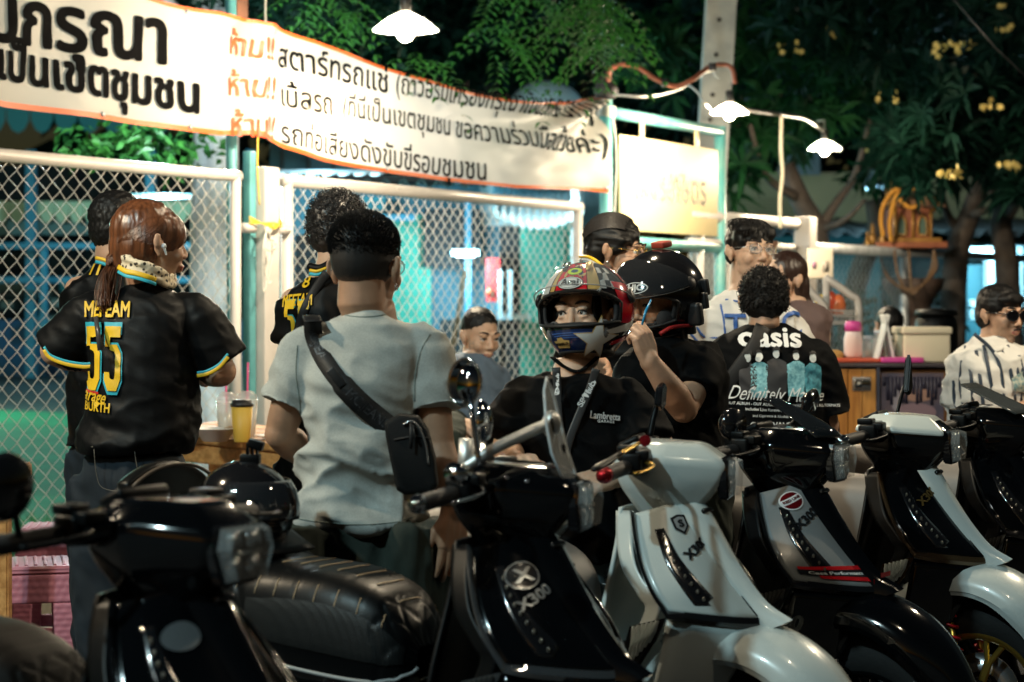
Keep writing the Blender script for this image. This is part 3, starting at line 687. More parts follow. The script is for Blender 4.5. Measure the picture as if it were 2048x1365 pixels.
def crown(name, m, blobs, rg, mode='small', dens=1.0, parent=None):
    bm = B()
    for c, r, n in blobs:
        c = V(c)
        for _ in range(int(n*dens)):
            q = rdir(rg)*(rg.random()**.45); p = c+V((q.x*r[0], q.y*r[1], q.z*r[2]))
            if nz(p*1.1) < -.18: continue
            if mode == 'small':
                dd = rdir(rg, -.7, .3)
                for k in range(5): leaf(bm, p+rdir(rg)*.09, dd+rdir(rg)*.6, rdir(rg, .2, 1), rg.uniform(.07, .12), .022)
            elif mode == 'frond': frond(bm, rg, p, rdir(rg, -.5, .2), rg.uniform(.22, .38), 7, .075, .014, .7)
            elif mode == 'whorl':
                nl = rg.randint(9, 14); ax = rdir(rg, .1, 1)
                for k in range(nl):
                    a = 2*PI*k/nl+rg.random(); r_, u_ = frame_of(ax); dd = r_*math.cos(a)+u_*math.sin(a)+ax*rg.uniform(-.2, .6)
                    leaf(bm, p, dd, ax, rg.uniform(.20, .36), .035)
            elif mode == 'far':
                for k in range(4): leaf(bm, p+rdir(rg)*.25, rdir(rg, -.8, .4), rdir(rg, 0, 1), rg.uniform(.16, .30), .07)
    return obj(name, bm, m, parent, smooth=False, world=parent is not None)
def tree(label, base, trunk_pts, trunk_r, branches, crownargs, barkm, group=None, name='tree'):
    T = thing(name, label, 'tree', base, group=group)
    obj('trunk', tube(B(), curve_pts(trunk_pts, 5), [lerp(trunk_r[0], trunk_r[1], i/(5*(len(trunk_pts)-1))) for i in range(5*(len(trunk_pts)-1)+1)], 12), barkm, T, world=True)
    if branches:
        bm = B()
        for pts, r in branches:
            c = curve_pts(pts, 4); tube(bm, c, [lerp(r, r*.35, i/(len(c)-1)) for i in range(len(c))], 7)
        obj('branch', bm, barkm, T, world=True)
    for a in crownargs: crown('crown', a[0], a[1], a[2], a[3], a[4], T)
    return T
rt = random.Random(11)
d = 15
tree('tall tree with a thick pale trunk standing behind the left gate', W(430, 0, d)*V((1, 1, 0)) if False else V((W(430, 0, d).x, d, 0)),
     [V((W(440, 0, d).x, d, 0)), W(432, 700, d), W(428, 480, d), W(432, 280, d), W(425, 60, d), W(435, -150, d)], (.20, .15),
     [([W(430, 60, d), W(520, -60, d-.5), W(700, -180, 13)], .08), ([W(430, 120, d), W(330, 0, d-1), W(200, -100, 13)], .07)],
     [(leaf_c, [((W(290, 285, 13)), (.42, .35, .14), 60), (W(200, 290, 13), (.22, .3, .12), 24), (W(380, 290, 13.5), (.25, .3, .2), 36)], rt, 'small', .8),
      (leaf_b, [(W(250, -20, 14), (1.6, 1.2, .5), 260), (W(620, 20, 13.5), (.8, 1, .45), 160)], rt, 'small', 1)], bark_w)
d = 12.5
tree('leafy tree reaching over the banner with fine hanging green sprays', V((W(1415, 0, 18.6).x, 18.6, 0)),
     [V((W(1415, 0, 18.6).x, 18.6, 0)), W(1418, 500, 18.6), W(1430, 200, 18.6), W(1440, -60, 18), W(1300, -300, 15)], (.12, .08),
     [([W(1440, -60, 18), W(1250, -110, 14), W(1000, -90, 12)], .05), ([W(1250, -110, 14), W(1190, -30, 13), W(1180, 60, 12.6)], .03)],
     [(leaf_c, [(W(1185, 30, d), (.17, .25, .24), 46), (W(1215, 85, d), (.09, .12, .14), 18), (W(1165, 0, d), (.14, .2, .10), 14), (W(995, 50, d), (.08, .12, .26), 16), (W(1022, 120, d), (.04, .08, .12), 6), (W(1060, -20, d), (.3, .3, .06), 12),
                (W(830, 118, 12), (.10, .15, .06), 8), (W(640, 10, 12), (.3, .2, .12), 18), (W(700, 90, 12.4), (.25, .2, .05), 12)], rt, 'frond', 1)], bark)
# dark tree mass beyond: three trees
for i, (px, py, dd, lab) in enumerate(((700, 60, 25, 'dark tree behind the banner, left of the white dome'), (1180, 20, 26, 'dark tree standing over the white dome'), (960, -60, 28, 'dark tree behind the brightest lamp'))):
    b = V((W(px, 0, dd).x, dd, 0))
    tree(lab, b, [b, b+V((.1, 0, 2)), W(px+10, py+120, dd), W(px, py-50, dd)], (.25, .14), None,
         [(leaf_b, [(W(px, py, dd), (2.3, 1.6, 1.5), 1100), (W(px-150, py-60, dd), (1.5, 1.3, 1), 500), (W(px+150, py+60, dd+1), (1.3, 1, .9), 420)], rt, 'far', 1)], bark)
# frangipani trees on the right
fl_m = mat('frangipani_petal', (.60, .46, .14), .5, tl=.3)
def frangipani(label, px, d, trunk, branches, blobs, flowers):
    T = tree(label, V((W(px, 0, d).x, d, 0)), trunk, (.15, .09), branches, [(leaf_a if px < 1800 else leaf_b, blobs, rt, 'whorl', 1)], bark, 'frangipani trees', 'frangipani_tree')
    bm = B()
    for p, n, s in flowers:
        for _ in range(n):
            q = p+rdir(rt)*V((s, .1, s*.6)).length*rt.random()*.5*V((1, 1, 1)).normalized().x*1.7
            q = p+V((rt.uniform(-s, s), rt.uniform(-.1, .1), rt.uniform(-s, s)*.6))
            ax = rdir(rt, -.3, 1); r_, u_ = frame_of(ax)
            for k in range(5):
                a = 2*PI*k/5; leaf(bm, q, r_*math.cos(a)+u_*math.sin(a)+ax*.3, ax, .036, .012)
    obj('blossom', bm, fl_m, T, smooth=False, world=True)
frangipani('frangipani tree with dark branching trunk between the far lamp and the spirit house', 1610, 19.5,
    [V((W(1640, 0, 19.5).x, 19.5, 0)), W(1640, 620, 19.5), W(1632, 470, 19.5), W(1600, 400, 19.5), W(1570, 330, 19.5)],
    [([W(1632, 470, 19.5), W(1670, 410, 19.5), W(1710, 350, 19.5), W(1740, 240, 19.3)], .06), ([W(1600, 400, 19.5), W(1530, 350, 19), W(1500, 250, 18.5)], .055), ([W(1640, 460, 19.5), W(1690, 440, 19.2), W(1730, 400, 19)], .05)],
    [(W(1560, 240, 18.8), (.55, .5, .25), 26), (W(1480, 360, 18.4), (.12, .3, .25), 9), (W(1700, 230, 20), (.9, .8, .5), 70), (W(1600, 80, 20), (1.6, 1, .7), 120), (W(1700, 410, 19.8), (.35, .3, .25), 18), (W(1320, 60, 20), (.7, .8, .8), 60)],
    [(W(1580, 95, 18.6), 6, .12), (W(1775, 195, 18.2), 8, .10), (W(1660, 60, 18.6), 4, .08)])
frangipani('frangipani tree with yellow flower clusters at the right above the spirit house', 1930, 17.5,
    [V((W(1900, 0, 19.6).x, 19.6, 0)), W(1905, 640, 19.6), W(1915, 500, 19.6), W(1940, 430, 19.5), W(1965, 360, 19.2)],
    [([W(1925, 470, 19.6), W(1895, 430, 19.5), W(1880, 370, 19.3), W(1870, 300, 18)], .055), ([W(1940, 430, 19.5), W(1975, 420, 19), W(2000, 400, 18.5)], .05)],
    [(W(1950, 240, 17.5), (.8, .7, .55), 95), (W(1850, 280, 17.5), (.4, .4, .4), 36), (W(2000, 330, 17.3), (.35, .5, .3), 30), (W(1980, 80, 18), (.9, .8, .7), 80), (W(1850, 100, 18.6), (.7, .7, .6), 60), (W(1780, 300, 18.6), (.3, .4, .3), 22), (W(1700, 10, 19), (1, .8, .5), 60)],
    [(W(1900, 100, 16.8), 12, .13), (W(1930, 95, 16.8), 8, .1), (W(1900, 345, 16.7), 14, .09), (W(2020, 335, 16.6), 9, .07), (W(1985, 205, 16.9), 5, .07), (W(1960, 215, 16.8), 4, .05), (W(2010, 55, 17), 5, .08), (W(1990, 5, 17), 5, .1)])
frangipani('dark frangipani tree at the far right edge beside the shop', 2080, 19.5,
    [V((W(2020, 0, 20).x, 20, 0)), W(2018, 640, 20), W(2012, 520, 20), W(2005, 430, 20), W(2060, 360, 20)],
    [([W(2005, 440, 20), W(1990, 400, 20), W(1960, 330, 20)], .06), ([W(2010, 440, 20), W(2040, 400, 19.8), W(2080, 350, 19.5)], .07)],
    [(W(2070, 250, 18.5), (.6, .6, .8), 60), (W(1500, 150, 23), (1.5, 1, 1.1), 120), (W(1800, 60, 23), (1.6, 1, 1), 130)],
    [(W(2040, 120, 17.6), 5, .08)])
frangipani('trunk of a leaning frangipani tree behind the grey mesh fence', 1722, 22,
    [V((W(1690, 0, 22).x, 22, 0)), W(1700, 640, 22), W(1722, 540, 22), W(1752, 470, 22), W(1745, 400, 22)], None,
    [(W(1740, 330, 22), (.4, .4, .3), 14)], [(W(1740, 300, 21.6), 2, .05)])
# far wood closing the view
bm = B(); rw = random.Random(21)
for _ in range(5200):
    x = rw.uniform(-34, 34); y = rw.uniform(60, 64); z = rw.uniform(0, 18)+2*nz(V((x*.2, 0, 0)))
    if nz(V((x*.35, 7, z*.35))) < -.3: continue
    for k in range(3): leaf(bm, V((x, y, z))+rdir(rw)*.6, rdir(rw, -.8, .5), rdir(rw, 0, 1), rw.uniform(.7, 1.4), .35)
obj('far_wood', bm, leaf_b, kind='stuff', smooth=False)['label'] = 'dark far-off trees closing the view behind the houses'
bush = thing('garden_bush', 'low dark bush with small pink flowers behind the grey mesh fence', 'bush', V((W(1880, 0, 17.5).x, 19.5, 0)))
crown('foliage', leaf_a, [(W(1860, 640, 20), (.8, .4, .4), 130), (W(1700, 650, 20), (.6, .4, .4), 80)], rt, 'small', 1, bush)
# overhead wire
tag(obj('overhead_wire', tube(B(), [W(1900, -10, 14), W(1990, 95, 14), W(2080, 180, 14)], .006, 5), mat('black_plastic', (.015, .015, .016))), 'thin black overhead wire crossing the top right corner', 'wire')
# ================================================================ people
skin_t = mat('skin_warm', (.54, .32, .21), .50, sub=.12, vary=.22, vscale=22, bump=.35, bscale=420)
skin_p = mat('skin_pale', (.66, .42, .29), .50, sub=.12, vary=.16, vscale=24, bump=.30, bscale=420)
skin_d = mat('skin_tan', (.44, .245, .15), .50, sub=.1, vary=.25, vscale=20, bump=.35, bscale=420)
hair_k = mat('hair_black', (.006, .0055, .0055), .5, bump=.5, bscale=260, spec=.3)
hair_b = mat('hair_brown', (.19, .065, .024), .33, bump=.8, bscale=150, stretch=(1, 1, .06), col2=(.07, .024, .010), vscale=90, spec=.7)
lip_m = mat('lips', (.42, .14, .11), .4); brow_m = mat('eyebrow', (.012, .010, .009), .8)
eye_w = mat('eye_white', (.70, .68, .64), .15); eye_k = mat('iris_dark', (.012, .008, .006), .08)
black_jersey = mat('black_jersey', (.0025, .003, .0036), .55, spec=.17, sheen=.0, bump=.10, bscale=500)
black_tee = mat('black_tee', (.0025, .003, .0036), .75, spec=.08, sheen=.0, bump=.15, bscale=500)
grey_tee = mat('grey_tee', (.46, .475, .445), .9, bump=.25, bscale=700, vary=.16, vscale=260)
jeans = mat('dark_jeans', (.004, .012, .021), .8, bump=.3, bscale=400, vary=.3, vscale=8)
olive = mat('olive_trousers', (.022, .032, .024), .85, bump=.25, bscale=300, vary=.3, vscale=7)
greyp = mat('grey_trousers', (.06, .09, .10), .85, bump=.2, bscale=300)
yel = mat('yellow_print', (.80, .50, .02), .5); cya = mat('cyan_print', (.03, .42, .55), .5)
whitep = mat('white_print', (.75, .77, .78), .55); shoe_m = mat('shoe', (.03, .03, .032), .6)

def wrinkle(A=.007, fx=7, fz=5, seed=0.0, diag=.6, z0=None):
    def f(p, n):
        q = V((p.x*fx+p.z*diag*fz+seed, p.y*fx, p.z*fz-p.x*diag*fx*.4))
        a = nz(q)+.5*nz(q*2.1+V((3, 1, 2)))
        rdg = 1.15-2.6*abs(a)**.75; k = 1.0; q3 = V((p.x*fx*2.6+p.z*fz*2.2+seed, p.y*fx*2, p.z*fz*1.9)); rdg += .45*(1-3*abs(nz(q3)))
        if z0 is not None: k = .45+.9*smooth01((z0-p.z)/.35)
        r2 = 1-abs(nz(q*.55+V((9, 2, 5))))*3
        return n*(A*k*(rdg*.8+r2*.7-.6))
    return f
def ring(c, a, f, w, dp, n=28, e=.85):
    out = []
    for k in range(n):
        t = 2*PI*k/n; ct, st = math.cos(t), math.sin(t)
        out.append(c+a*w*math.copysign(abs(ct)**e, ct)+f*dp*math.copysign(abs(st)**e, st))
    return out
class Head:
    def __init__(s, c, fwd, hs=.23, roll=0.0):
        s.c = V(c); s.k = hs/.23; f = V(fwd).normalized(); up = V((0, 0, 1)); x = f.cross(up).normalized(); u = x.cross(f).normalized()
        R = Matrix.Rotation(roll, 3, f); s.x = R @ x; s.f = f; s.u = R @ u
        s.R = Matrix((s.x, s.f, s.u)).transposed()
    def P(s, x, y, z): return s.c+(s.x*x+s.f*y+s.u*z)*s.k
    def ell(s, bm, c, r, u=18, v=12): ellipsoid(bm, s.P(*c), [q*s.k for q in r], s.R, u, v)
def head_prims(h, neck_base, female=False):
    bm = B()
    h.ell(bm, (0, -.012, .028), (.074, .092, .088), 28, 18)      # skull
    h.ell(bm, (0, .030, -.020), (.062, .062, .075), 24, 16)      # face mass
    h.ell(bm, (0, .022, -.062), (.055 if not female else .049, .058, .046), 22, 14)
    h.ell(bm, (0, .062, -.096), (.020, .020, .016))              # chin
    for s in (-1, 1):
        h.ell(bm, (s*.040, .058, -.028), (.022, .026, .026))     # cheek
        h.ell(bm, (s*.030, .080, .026), (.026, .013, .008))      # brow ridge
        h.ell(bm, (s*.013, .096, -.034), (.009, .010, .007))     # nostril wing
        h.ell(bm, (s*.030, .079, -.006), (.017, .010, .006))     # under-eye
        h.ell(bm, (s*.079, -.004, -.010), (.011, .015, .024)); h.ell(bm, (s*.090, -.015, .002), (.006, .011, .020)); h.ell(bm, (s*.088, -.013, .017), (.007, .010, .008)); h.ell(bm, (s*.078, -.002, -.032), (.007, .008, .008))
    for s in (-1, 1): h.ell(bm, (s*.031, .0815, .0148), (.0165, .0115, .0062)); h.ell(bm, (s*.031, .0800, -.0075), (.0150, .0095, .0045))
    capsule(bm, h.P(0, .085, .014), .008*h.k, h.P(0, .103, -.028), .0115*h.k)
    h.ell(bm, (0, .088, -.060), (.023, .014, .008)); h.ell(bm, (0, .086, -.070), (.019, .013, .008)); h.ell(bm, (0, .084, -.048), (.016, .012, .01))
    nb = V(neck_base); r = .050 if female else .057
    tube(bm, [h.P(0, -.022, -.03), h.P(0, -.022, -.085), lerp(h.P(0, -.03, -.11), nb, .5), nb, nb-V((0, 0, .05))], [r*.95*h.k, r*h.k, r*h.k, r*1.12*h.k, r*1.3*h.k], 36)
    return bm
def face_parts(h, parent, gaze=0.0, brow=hair_k):
    for s in (-1, 1):
        c = h.P(s*.031, .0775, .004); bm = B(); ellipsoid(bm, c, (.0118*h.k,)*3, h.R, 14, 10)
        e = obj('eye', bm, eye_w, parent, world=True)
        g = (h.f+h.x*gaze).normalized(); ir = B(); disc(ir, c+g*.0098*h.k, g, .0058*h.k, .0024*h.k, 14, .004*h.k); i_ = obj('iris', ir, eye_k, e); i_.data.transform(Matrix.Translation(-parent_world(e)))
        bm = tube(B(), curve_pts([h.P(s*.017, .089, .002), h.P(s*.024, .0920, .0092), h.P(s*.036, .0905, .0096), h.P(s*.047, .081, .003)], 4), [.0012]*2+[.0022]*9+[.001]*2, 5)
        obj('eyelash', bm, brow_m, parent, world=True)
        bm = tube(B(), curve_pts([h.P(s*.013, .0945, .029), h.P(s*.026, .0945, .0345), h.P(s*.040, .087, .035), h.P(s*.052, .074, .028)], 4), [.002, .003]+[.0042]*9+[.0025, .001], 6, flat=.8)
        obj('eyebrow', bm, brow_m, parent, world=True)
    bm = B(); tube(bm, curve_pts([h.P(-.024, .086, -.0645), h.P(-.008, .0965, -.060), h.P(0, .0955, -.0615), h.P(.008, .0965, -.060), h.P(.024, .086, -.0645)], 4), [.001]+[.0045]*15+[.001], 8, flat=.8)
    tube(bm, curve_pts([h.P(-.020, .085, -.067), h.P(0, .0945, -.0705), h.P(.020, .085, -.067)], 5), [.001]+[.005]*9+[.001], 8, flat=.9)
    obj('lips', bm, lip_m, parent, world=True)
def hand(bm, wr, d, pn, side=1, curl=(.3, .3, .3, .3), k=1.0, thumb=.4, spread=.05, tcurl=.3):
    """wrist, direction of the fingers, palm normal; side=+1: thumb towards d x pn"""
    d = V(d).normalized(); pn = (V(pn)-d*V(pn).dot(d)).normalized(); s = d.cross(pn)*side
    offs = (.029, .0095, -.010, -.028); Ls = (.070, .079, .073, .057); kl = (.088, .092, .088, .080)
    tips = []
    for i in range(4):
        kn = wr+d*kl[i]*k+s*offs[i]*k
        tube(bm, [wr+s*offs[i]*.55*k-d*.01, wr+d*.045*k+s*offs[i]*.9*k, kn], [.0165*k, .0165*k, .0125*k], 10)
        p = kn; a = curl[i]*.75; r = (.0098, .0102, .0095, .0082)[i]*k; dd = (d+s*spread*(offs[i]/.03)).normalized()
        for q, (fr, ad) in enumerate(((.45, 0), (.30, curl[i]), (.25, curl[i]*.7))):
            a += ad; v = dd*math.cos(a)+pn*math.sin(a); e = p+v*Ls[i]*fr*k
            capsule(bm, p, r*(1-.08*q), e, r*(1-.08*(q+1)), 10); p = e
        tips.append(p)
    t0 = wr+d*.022*k+s*.022*k; t1 = wr+d*.052*k+s*.042*k+pn*.018*k*thumb*2
    v = (d*.8+s*.45*(1-thumb)+pn*thumb*.6).normalized(); t2 = t1+v*.034*k; t3 = t2+(v+pn*tcurl-s*tcurl*.5).normalized()*.028*k
    capsule(bm, t0, .016*k, t1, .0135*k, 10); capsule(bm, t1, .0125*k, t2, .0108*k, 10); capsule(bm, t2, .0108*k, t3, .009*k, 10)
    return tips
def addmesh(dst, me):
    dst.from_mesh(me); bpy.data.meshes.remove(me)
class Person:
    """joints are given in metres (world); the empty stands on the ground below the pelvis"""
    def __init__(s, label, px, d, yaw, group=None):
        s.d = d; s.px = px; s.a = V((math.cos(yaw), math.sin(yaw), 0)); s.b = V((-math.sin(yaw), math.cos(yaw), 0))
        s.base = V((W(px, 0, d).x, d, 0)); s.e = thing('person', label, 'person', s.base, group=group)
    def J(s, px, py, dd=0.0): return W(px, py, s.d+dd)
    def rings(s, rr, infl=0.0, dinf=0.0):
        out = []
        for r in rr:
            px, py, hw, dp = r[:4]; dd = r[4] if len(r) > 4 else 0
            out.append(ring(s.J(px, py, dd), s.a, s.b, hw/F*s.d+infl, dp+infl+dinf))
        return out
    def body(s, head, neck, torso, arms, hands=(), skin=skin_t, female=False, legs=None, seated=False, fine=.0038):
        h = s.h = head; m = bpy.data.meshes.new
        bm = head_prims(h, neck, female); me = fuse(bm, fine, 2); out = B(); addmesh(out, me)
        bt_ = B(); ring_loft(bt_, s.rings(torso, -.040)); tube(bt_, [neck-V((0, 0, .12)), neck, neck+V((0, 0, .03))], [.08, .062, .05], 16)
        sh = s.shoulders = []
        for arm in arms:
            S, E_, Wt = arm[:3]; f = arm[3] if len(arm) > 3 else 1.0
            capsule(bt_, lerp(neck-V((0, 0, .08)), S, .5), .055, S, .048*f, 12); tube(bt_, [S, lerp(S, E_, .45), lerp(S, E_, .8)], [.049*f, .046*f, .042*f], 24)
            fa = B(); mid = lerp(E_, Wt, .28)
            tube(fa, [lerp(S, E_, .5), lerp(S, E_, .85), E_, mid, lerp(E_, Wt, .7), Wt, Wt+(Wt-E_).normalized()*.01], [.046*f, .042*f, .041*f, .043*f, .033*f, .0265*f, .025*f], 30)
            ellipsoid(fa, Wt, (.028*f, .026*f, .032*f), u=16, v=10)
            ellipsoid(fa, E_, (.040*f,)*3, u=12, v=8)
            arm_i = arms.index(arm)
            if arm_i < len(hands) and hands[arm_i]:
                hd = hands[arm_i]; hand(fa, Wt, **hd)
                addmesh(out, fuse(fa, .0036 if hd.get('k', 1) else .004, 2))
            else: 
                hand(fa, Wt, (Wt-E_), s.b, 1, (.4,)*4); addmesh(out, fuse(fa, .006, 2))
        P0 = s.base
        hipz = CAMH-(torso[0][1]-HOR)/F*s.d; hc = s.J(torso[0][0], torso[0][1])
        lw = .095
        s.leg_pts = []
        for sg_ in (-1, 1):
            hip = V((hc.x, hc.y, min(hipz, .93)))+s.a*sg_*lw
            if seated: kn = hip-s.b*.0+V((0, 0, -.02))+seated*.42; an = V((kn.x, kn.y, .09))
            else: kn = V((hip.x, hip.y, .48)); an = V((hip.x, hip.y, .09))
            s.leg_pts.append((hip, kn, an)); tube(bt_, [hip+V((0, 0, .02)), kn, an], [.052, .042, .03], 10)
        addmesh(out, fuse(bt_, .012, 3))
        s.obj = obj('body', out, skin, s.e, world=True)
        s.skin = skin
        return s
    def shirt(s, rr, sleeves, m, voxel=.0085, disp=None, neck_r=.06, name='shirt', infl=.0, smooth=5):
        bm = B(); ring_loft(bm, s.rings(rr, infl))
        for S, E_, r0, r1 in sleeves:
            top = lerp(s.J(rr[-2][0], rr[-2][1]), S, .55)
            capsule(bm, top-V((0, 0, .02)), .055, S, r0*.92, 14)
            tube(bm, [S, lerp(S, E_, .5), E_], [r0, (r0+r1)/2, r1], 20)
        me = fuse(bm, voxel, smooth, disp); s.sh_bvh = bvh_of(me)
        s.sh = obj(name, me, m, s.e, world=True); return s.sh
    def trousers(s, m, top_py, hw, dp=.12, r=.085, disp=None):
        bm = B(); hc = s.J(s.px, top_py)
        hip0 = s.leg_pts[0][0]; c = (s.leg_pts[0][0]+s.leg_pts[1][0])/2
        ring_loft(bm, [ring(V((c.x, c.y, z)), s.a, s.b, w, dq) for z, w, dq in ((c.z-.10, hw*.96, dp*.9), (c.z, hw, dp), (hc.z, hw*.9, dp*.92))])
        for hip, kn, an in s.leg_pts: tube(bm, [hip-V((0, 0, .0)), lerp(hip, kn, .5), kn, lerp(kn, an, .6), an+V((0, 0, -.02))], [r*1.05, r, r*.8, r*.72, r*.7], 18)
        me = fuse(bm, .011, 4, disp or wrinkle(.008, 9, 6, 4)); obj('trousers', me, m, s.e, world=True)
        for hip, kn, an in s.leg_pts:
            bm = B(); f = -s.b if True else s.b
            capsule(bm, V((an.x, an.y, .05))+s.b*.04, .045, V((an.x, an.y, .045))-s.b*.0+s.b*.16, .038, 12); obj('shoe', fuse(bm, .012, 2), shoe_m, s.e, world=True)
    def decal(s, bm, px, py, ray, m, name='print', dd=-.6, L=.012, off=.0035, size=1.0, roll=0.0, xd=None, back=.9):
        """flat print laid on the shirt; bm in metres"""
        ray = V(ray).normalized(); xd = V(xd) if xd is not None else ray.cross(V((0, 0, 1))); yd = xd.cross(ray)
        o = s.J(px, py)-ray*.35
        project(bm, s.sh_bvh, o, xd, yd, ray, L, off, 0.3, roll)
        return obj(name, bm, m, s.e, world=True)
def hair_blob(h, ells, m, parent, vox=.005, amp=.004, fr=(60, 60, 14), name='hair', sm=3):
    bm = B()
    for c, r in ells: h.ell(bm, c, r, 24, 16)
    def dsp(p, n):
        q = h.R.transposed() @ (p-h.c); return n*amp*(nz(V((q.x*fr[0], q.y*fr[1], q.z*fr[2])))+.4*nz(V((q.x*fr[0]*2.3, q.y*fr[1]*2.3, q.z*fr[2]*2))))
    return obj(name, fuse(bm, vox, sm, dsp), m, parent, world=True)
def strand_mesh(lines, r0, r1=None, n=3):
    bm = B()
    for l in lines: tube(bm, l, [lerp(r0, r0*.3 if r1 is None else r1, i/(len(l)-1)) for i in range(len(l))], n, cap=False)
    return bm
BASE_HAIR = [((0, -.020, .036), (.080, .094, .088)), ((0, -.040, -.005), (.075, .070, .075))]
rp = random.Random(77)
def curls(h, ells, n, m, parent, cr=.011, rad=.0022, name='curls', zmin=-.3):
    lines = []
    for _ in range(n):
        c, r = rp.choice(ells); q = rdir(rp, -.4, 1)
        if q.y > .75 and q.z < .3: continue
        p0 = V((c[0]+q.x*r[0], c[1]+q.y*r[1], c[2]+q.z*r[2]))
        if p0.y > .075 and p0.z < .05: continue
        ax = (q+rdir(rp)*.7).normalized(); a, b = frame_of(ax); ph = rp.random()*6; L = rp.uniform(.01, .022)
        pts = []
        for i in range(9):
            t = i/8; w = p0+ax*L*t+(a*math.cos(ph+t*7)+b*math.sin(ph+t*7))*cr*(.4+.6*t)
            pts.append(h.P(*w))
        lines.append(pts)
    return obj(name, strand_mesh(lines, rad), m, parent, world=True, kind='stuff')

# ---------------------------------------------------------------- 1: woman with a ponytail, black jersey 55
P = Person('woman with a brown ponytail and leopard scarf in a black 55 jersey, seen from behind', 288, 5.6, -.12)
h = Head(P.J(300, 487), (.84, .52, -.04), .232)
nb = P.J(292, 575)
torso1 = [(268, 905, 108, .17), (282, 840, 114, .175), (290, 760, 106, .165), (290, 690, 106, .15), (290, 640, 108, .135), (291, 606, 88, .11), (293, 582, 50, .075), (294, 566, 36, .06)]
arms = [(P.J(192, 632), P.J(112, 700, .02), P.J(205, 728, .26), 1.15), (P.J(388, 634), P.J(440, 742, .0), P.J(400, 735, .30), 1.15)]
P.body(h, nb, torso1, arms, skin=skin_t, female=True)
P.shirt([(266, 905, 112, .165), (272, 885, 118, .18), (284, 845, 116, .172), (288, 800, 108, .165)]+torso1[2:], [(P.J(190, 630), P.J(118, 706, .03), .078, .082), (P.J(390, 634), P.J(444, 726, .02), .078, .080)], black_jersey, disp=wrinkle(.0085, 7, 9, 2, .9, 1.20), voxel=.0075)
P.trousers(jeans, 905, .150, .15, .086)
face_parts(h, P.e, brow=hair_b)
hair_blob(h, [((0, -.018, .034), (.084, .099, .090)), ((0, -.045, -.01), (.079, .070, .08)), ((-.04, .02, .03), (.048, .07, .06)), ((.04, .02, .03), (.048, .07, .06)), ((0, -.06, -.045), (.05, .05, .045))], hair_b, P.e, .0045, .0035, (70, 70, 8))
lines = []
for i in range(900):      # combed strands from the crown back to the tie
    a = rp.uniform(-1.9, 1.9); t0 = rp.uniform(.1, 1)
    st = V((.083*math.sin(a)*.95, .075*math.cos(a)*1.15-.01, .045+.075*(1-abs(a)/2.6)*rp.uniform(.3, 1)))
    en = V((-.012+.012*rp.uniform(-1, 1), -.118, -.055+.012*rp.uniform(-1, 1)))
    pts = []
    for k in range(9):
        t = k/8; q = lerp(st, en, t); c = V((0, -.020, .030)); dq = q-c; n_ = V((dq.x/.0885, dq.y/.1035, dq.z/.0945)); l = n_.length or 1
        f = 1/l if l < 1.0 or t < .8 else 1; q2 = c+dq*lerp(f, 1, smooth01((t-.75)/.25)); pts.append(h.P(q2.x, q2.y, q2.z))
    lines.append(pts)
obj('hair_strands', strand_mesh(lines, .0011, .0008), hair_b, P.e, world=True, kind='stuff')
# ponytail
tie_p = h.P(-.012, -.112, -.055); T0 = P.J(238, 512, -.02)
tie_p = T0
obj('hair_tie', disc(B(), tie_p+V((.008, 0, .014)), V((-.5, -.2, -.85)), .020, .022, 14), black_tee, P.e, world=True)
lines = []
for i in range(760):
    o = V((rp.gauss(0, 1), rp.gauss(0, 1), 0))*.0085; sp_ = rp.uniform(.5, 1.25); e = rp.uniform(.85, 1.0)
    cps = [h.P(0, -.09, -.035)+o*.8, tie_p+o*.5, P.J(222, 545, -.05)+o*sp_, P.J(213, 580, -.075)+o*sp_*1.15, P.J(209, 612, -.10)+o*sp_*.9, P.J(212, 630*e+8, -.10)+o*.35]
    lines.append(curve_pts(cps, 4))
obj('ponytail', strand_mesh(lines, .0012, .0008), hair_b, P.e, world=True, kind='stuff')
bm = tube(B(), curve_pts([tie_p, P.J(222, 548, -.05), P.J(212, 585, -.07), P.J(208, 625, -.07)], 5), [.012, .014, .016, .018, .019, .020, .020, .020, .019, .018, .017, .015, .013, .011, .008, .003], 12, flat=.7)
obj('ponytail_core', bm, hair_b, P.e, world=True)
# earbud
bm = B(); ellipsoid(bm, h.P(.088, .006, -.010), (.008, .008, .008), u=8, v=6); capsule(bm, h.P(.089, .006, -.012), .004, h.P(.088, .014, -.032), .003); obj('earbud', bm, whitep, P.e, world=True)
# leopard scarf
leo = mat('leopard_print', (.62, .50, .32), .7)
nt = leo.node_tree; vo = nt.nodes.new('ShaderNodeTexVoronoi'); vo.inputs['Scale'].default_value = 75; tc = nt.nodes.new('ShaderNodeTexCoord'); nt.links.new(tc.outputs['Object'], vo.inputs['Vector'])
cr_ = nt.nodes.new('ShaderNodeValToRGB'); cr_.color_ramp.elements[0].position = .30; cr_.color_ramp.elements[0].color = (.02, .015, .01, 1); cr_.color_ramp.elements[1].position = .42; cr_.color_ramp.elements[1].color = (.72, .62, .45, 1)
nt.links.new(vo.outputs['Distance'], cr_.inputs[0]); nt.links.new(cr_.outputs[0], nt.nodes['Principled BSDF'].inputs['Base Color'])
bm = B(); loop = [P.J(245, 520, -.06), P.J(270, 532, -.10), P.J(305, 545, -.09), P.J(335, 560, -.03), P.J(345, 560, .06), P.J(320, 548, .12), P.J(280, 532, .12), P.J(250, 520, .03)]
for k, dz in enumerate((0, -.014, .012)):
    tube(bm, curve_pts([p+V((0, -.004*k, dz)) for p in loop+[loop[0]]], 4), .0115, 8)
obj('scarf', fuse(bm, .005, 2, wrinkle(.003, 30, 30, 1)), leo, P.e, world=True)
ray = V((-.10, 1, .02))
